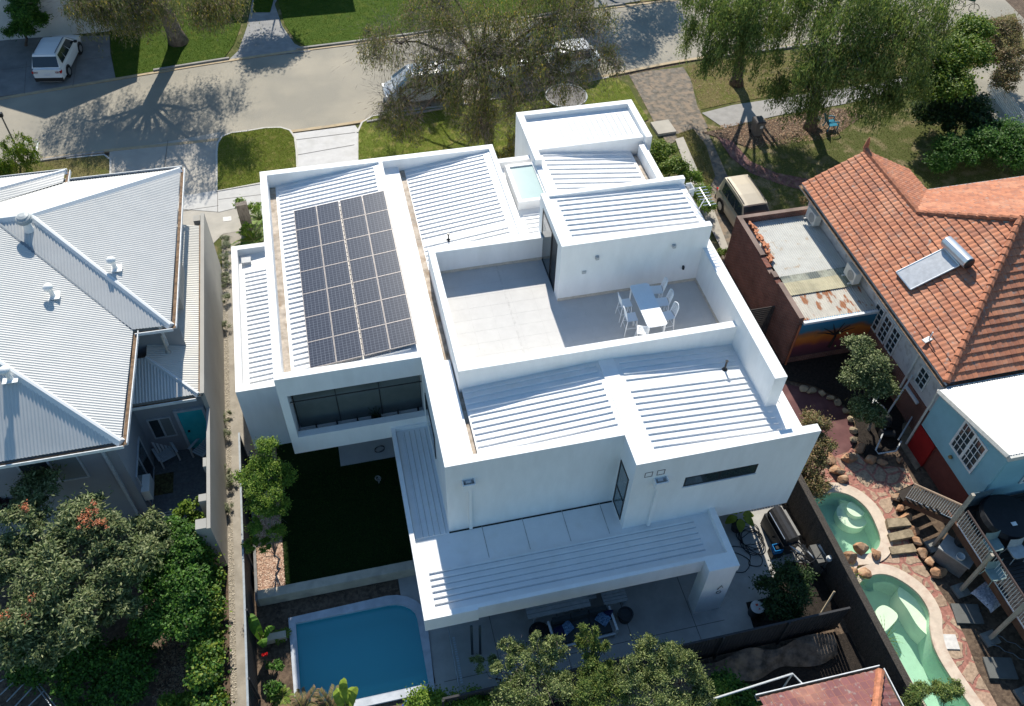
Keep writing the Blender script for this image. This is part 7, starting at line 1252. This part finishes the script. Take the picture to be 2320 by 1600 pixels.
# balcony plant, courtyard furniture
fan('balcony_plant', 'dark spiky pot plant on the balcony floor', (.05,20.68,2.95), 11, .4, 'dark', .05, 1.2, .9, False, 9, hz=.35); o = bpy.data.objects['balcony_plant']; obj('pot', MB().lathe((.05,20.68,2.955), [(.15,0),(.2,.35)], 14), M_DARK, o)
def slat_chair(label, px, py, a, z=.02):
    x, y, _ = G(px, py, .4); t = thing('slatted_chair', label, 'chair', (x,y,z), 'white slatted courtyard chairs'); t['_b'] = [0,0,0]; m = MB()
    for i in range(6): m.box(-.3,.3,-.28+i*.1,-.21+i*.1,.40-.015*i,.42-.015*i)
    obj('seat', m, MWO2, t); m = MB()
    for i in range(5): m.hexa([(-.28+i*.12,.3,.32),(-.20+i*.12,.3,.32),(-.20+i*.12,.32,.32),(-.28+i*.12,.32,.32)], [(-.28+i*.12,.62,.95),(-.20+i*.12,.62,.95),(-.20+i*.12,.64,.95),(-.28+i*.12,.64,.95)])
    obj('backrest', m, MWO2, t)
    for sx in (-1,1): obj('armrest', MB().box(sx*.36-.05,sx*.36+.05,-.32,.42,.60,.63), MWO2, t); obj('leg', MB().box(sx*.34-.03,sx*.34+.03,-.3,-.24,0,.6).box(sx*.34-.03,sx*.34+.03,.3,.36,0,.6), MWO2, t)
    t.location = (x,y,z); t.rotation_euler = (0,0,a)
MWO2 = mat('grey_white_paint', (.50,.52,.53), .7, .05, 4)
slat_chair('white slatted chair in the middle of the grey courtyard', 378,1030, R(25)); slat_chair('white slatted chair tucked by the boundary wall pier', 458,1020, R(-40))
x, y, _ = G(367,1098); t = thing('patterned_rug', 'small patterned rug on the courtyard tiles', 'rug', (x,y,.026)); obj('rug', MB().box(x-.45,x+.45,y-.5,y+.5,.026,.036), mat('rug_pattern', (.12,.035,.03), .95, .6, 7, c2=(.16,.15,.06)), t)
t = thing('air_conditioner', 'white air conditioner on the grey house wall by the courtyard', 'air conditioner', (-9.0,19.5,0)); x, y = -8.85, 19.6
y = G(328,1105,1.2)[1]; obj('casing', MB().box(-9.049,-8.75,y-.4,y+.4,.9,1.5), MATS['ac_white'], t); obj('bracket', MB().box(-9.049,-8.8,y-.3,y-.25,.8,.899).box(-9.049,-8.8,y+.25,y+.3,.8,.899), MATS['ac_white'], t)
x, y, _ = G(395,1180,.6); t = thing('wire_table', 'white wire plant stand beside the potted lemon tree', 'stand', (x,y,0)); m = MB()
for i in range(7): m.tube([(x-.55,y-.35+i*.12,.7),(x+.55,y-.35+i*.12,.7)], .009, 4)
for sx in (-.55,.55): m.tube([(x+sx,y-.35,.7),(x+sx,y+.37,.7)], .012, 4)
obj('wire_top', m, MWF, t)
for sx in (-.5,.5):
    for sy in (-.3,.3): obj('leg', MB().tube([(x+sx,y+sy,.7),(x+sx*1.05,y+sy,0)], .012, 4), MWF, t)
t = thing('gate_frame', 'galvanised slatted frame lying at the bottom left corner', 'frame', G(60,1570)); m = MB()
for a, b in (((-30,1560),(55,1515)),((0,1575),(60,1518)),((15,1590),(72,1530)),((30,1605),(85,1545)),((50,1615),(100,1565)),((55,1515),(130,1620)),((-30,1560),(30,1640)),((62,1512),(140,1620))): m.tube([G(*a,.9), G(*b,.9)], .022, 5)
obj('bars', m, mat('galvanised', (.30,.33,.35), .5, metal=.4), t)
# deck furniture
def chairbox(nm, label, cat, px, py, sz, mt, z=DZ):
    x, y, _ = G(px, py, z+.4); t = thing(nm, label, cat, (x,y,z)); m = MB(); m.prism(rrect(x,y,sz,sz*.9,.12), z+.40, z+.46); obj('seat', m, mt, t); b = MB(); b.grid(lambda u,v: (x+(u-.5)*sz, y+sz*.45+.08*v-.1*math.cos((u-.5)*2), z+.44+.42*v), 6, 5); obj('backrest', b, mt, t)
    for sx in (-1,1):
        for sy in (-1,1): obj('leg', MB().tube([(x+sx*sz*.4,y+sy*sz*.35,z+.4),(x+sx*sz*.46,y+sy*sz*.42,z)], .016, 5), mt, t)
chairbox('deck_chair', 'pale green deck chair behind the balusters', 'chair', 2250,1235,.6, mat('deck_pale', (.20,.27,.26), .7)); chairbox('deck_chair', 'white-framed deck chair at the right edge of the frame', 'chair', 2305,1250,.6, mat('deck_chair_frame', (.36,.38,.38), .6)); chairbox('deck_chair', 'pale deck chair halfway along the balustrade', 'chair', 2255,1300,.6, MATS['deck_pale'])
x, y, _ = G(2290,1165,2.6); t = thing('covered_spa', 'large round black covered object on the deck under the blue wall', 'spa', (x,y,DZ)); obj('cover', MB().lathe((x,y,DZ), [(.95,0),(1.0,.5),(.9,.66),(.3,.72)], 26), mat('cover_black', (.012,.013,.016), .5), t); obj('tag_label', MB().box(x-.2,x+.0,y-.45,y-.3,DZ+.73,DZ+.735), MWF, t)
# ================================================================ houses across the street, mostly beyond the frame
def house(label, x0, x1, y0, y1, h, rh, mt, ridge_y=True):
    t = thing('street_house', label, 'house', ((x0+x1)/2,(y0+y1)/2,0)); obj('wall', MB().box(x0,x1,y0,y1,0,h), mt, t); m = MB(); o = .5
    if ridge_y: xm = (x0+x1)/2; m.add([(x0-o,y0-o,h),(xm,y0-o,h+rh),(xm,y1+o,h+rh),(x0-o,y1+o,h),(x1+o,y0-o,h),(x1+o,y1+o,h)], [(0,1,2,3),(1,4,5,2)]); m.add([(x0-o,y0-o,h-.02),(x1+o,y0-o,h-.02),(xm,y0-o,h+rh-.02)], [(0,1,2)])
    else: ym = (y0+y1)/2; m.add([(x0-o,y0-o,h),(x1+o,y0-o,h),(x1-2,ym,h+rh),(x0+2,ym,h+rh),(x1+o,y1+o,h),(x0-o,y1+o,h)], [(0,1,2,3),(1,4,2),(4,5,3,2),(5,0,3)])
    obj('roof', m, M_IRON, t); return t
M_NW = mat('north_wall', (.62,.62,.60), .85, .04, 1.5, dirt=((.52,.52,.50), .6, .5, .8))
h1 = house('white gabled two-storey house behind the white SUV at the top left', -19.4,-11.0,58.9,70,5.0,2.5,M_NW); obj('wing_wall', MB().box(-34,-19.4,58.92,70,0,6.5), M_NW, h1)
house('pale bungalow beyond the upper edge across the street', -4.5,3.2,65.0,75,5.0,2.0,M_NW,False); house('pale house beyond the upper edge at the far right of the street', 23.0,33,61.6,72,3.6,1.6,M_NW,False)
for o in bpy.data.objects:
    for k in ('_b','_o'):
        if k in o.keys(): del o[k]
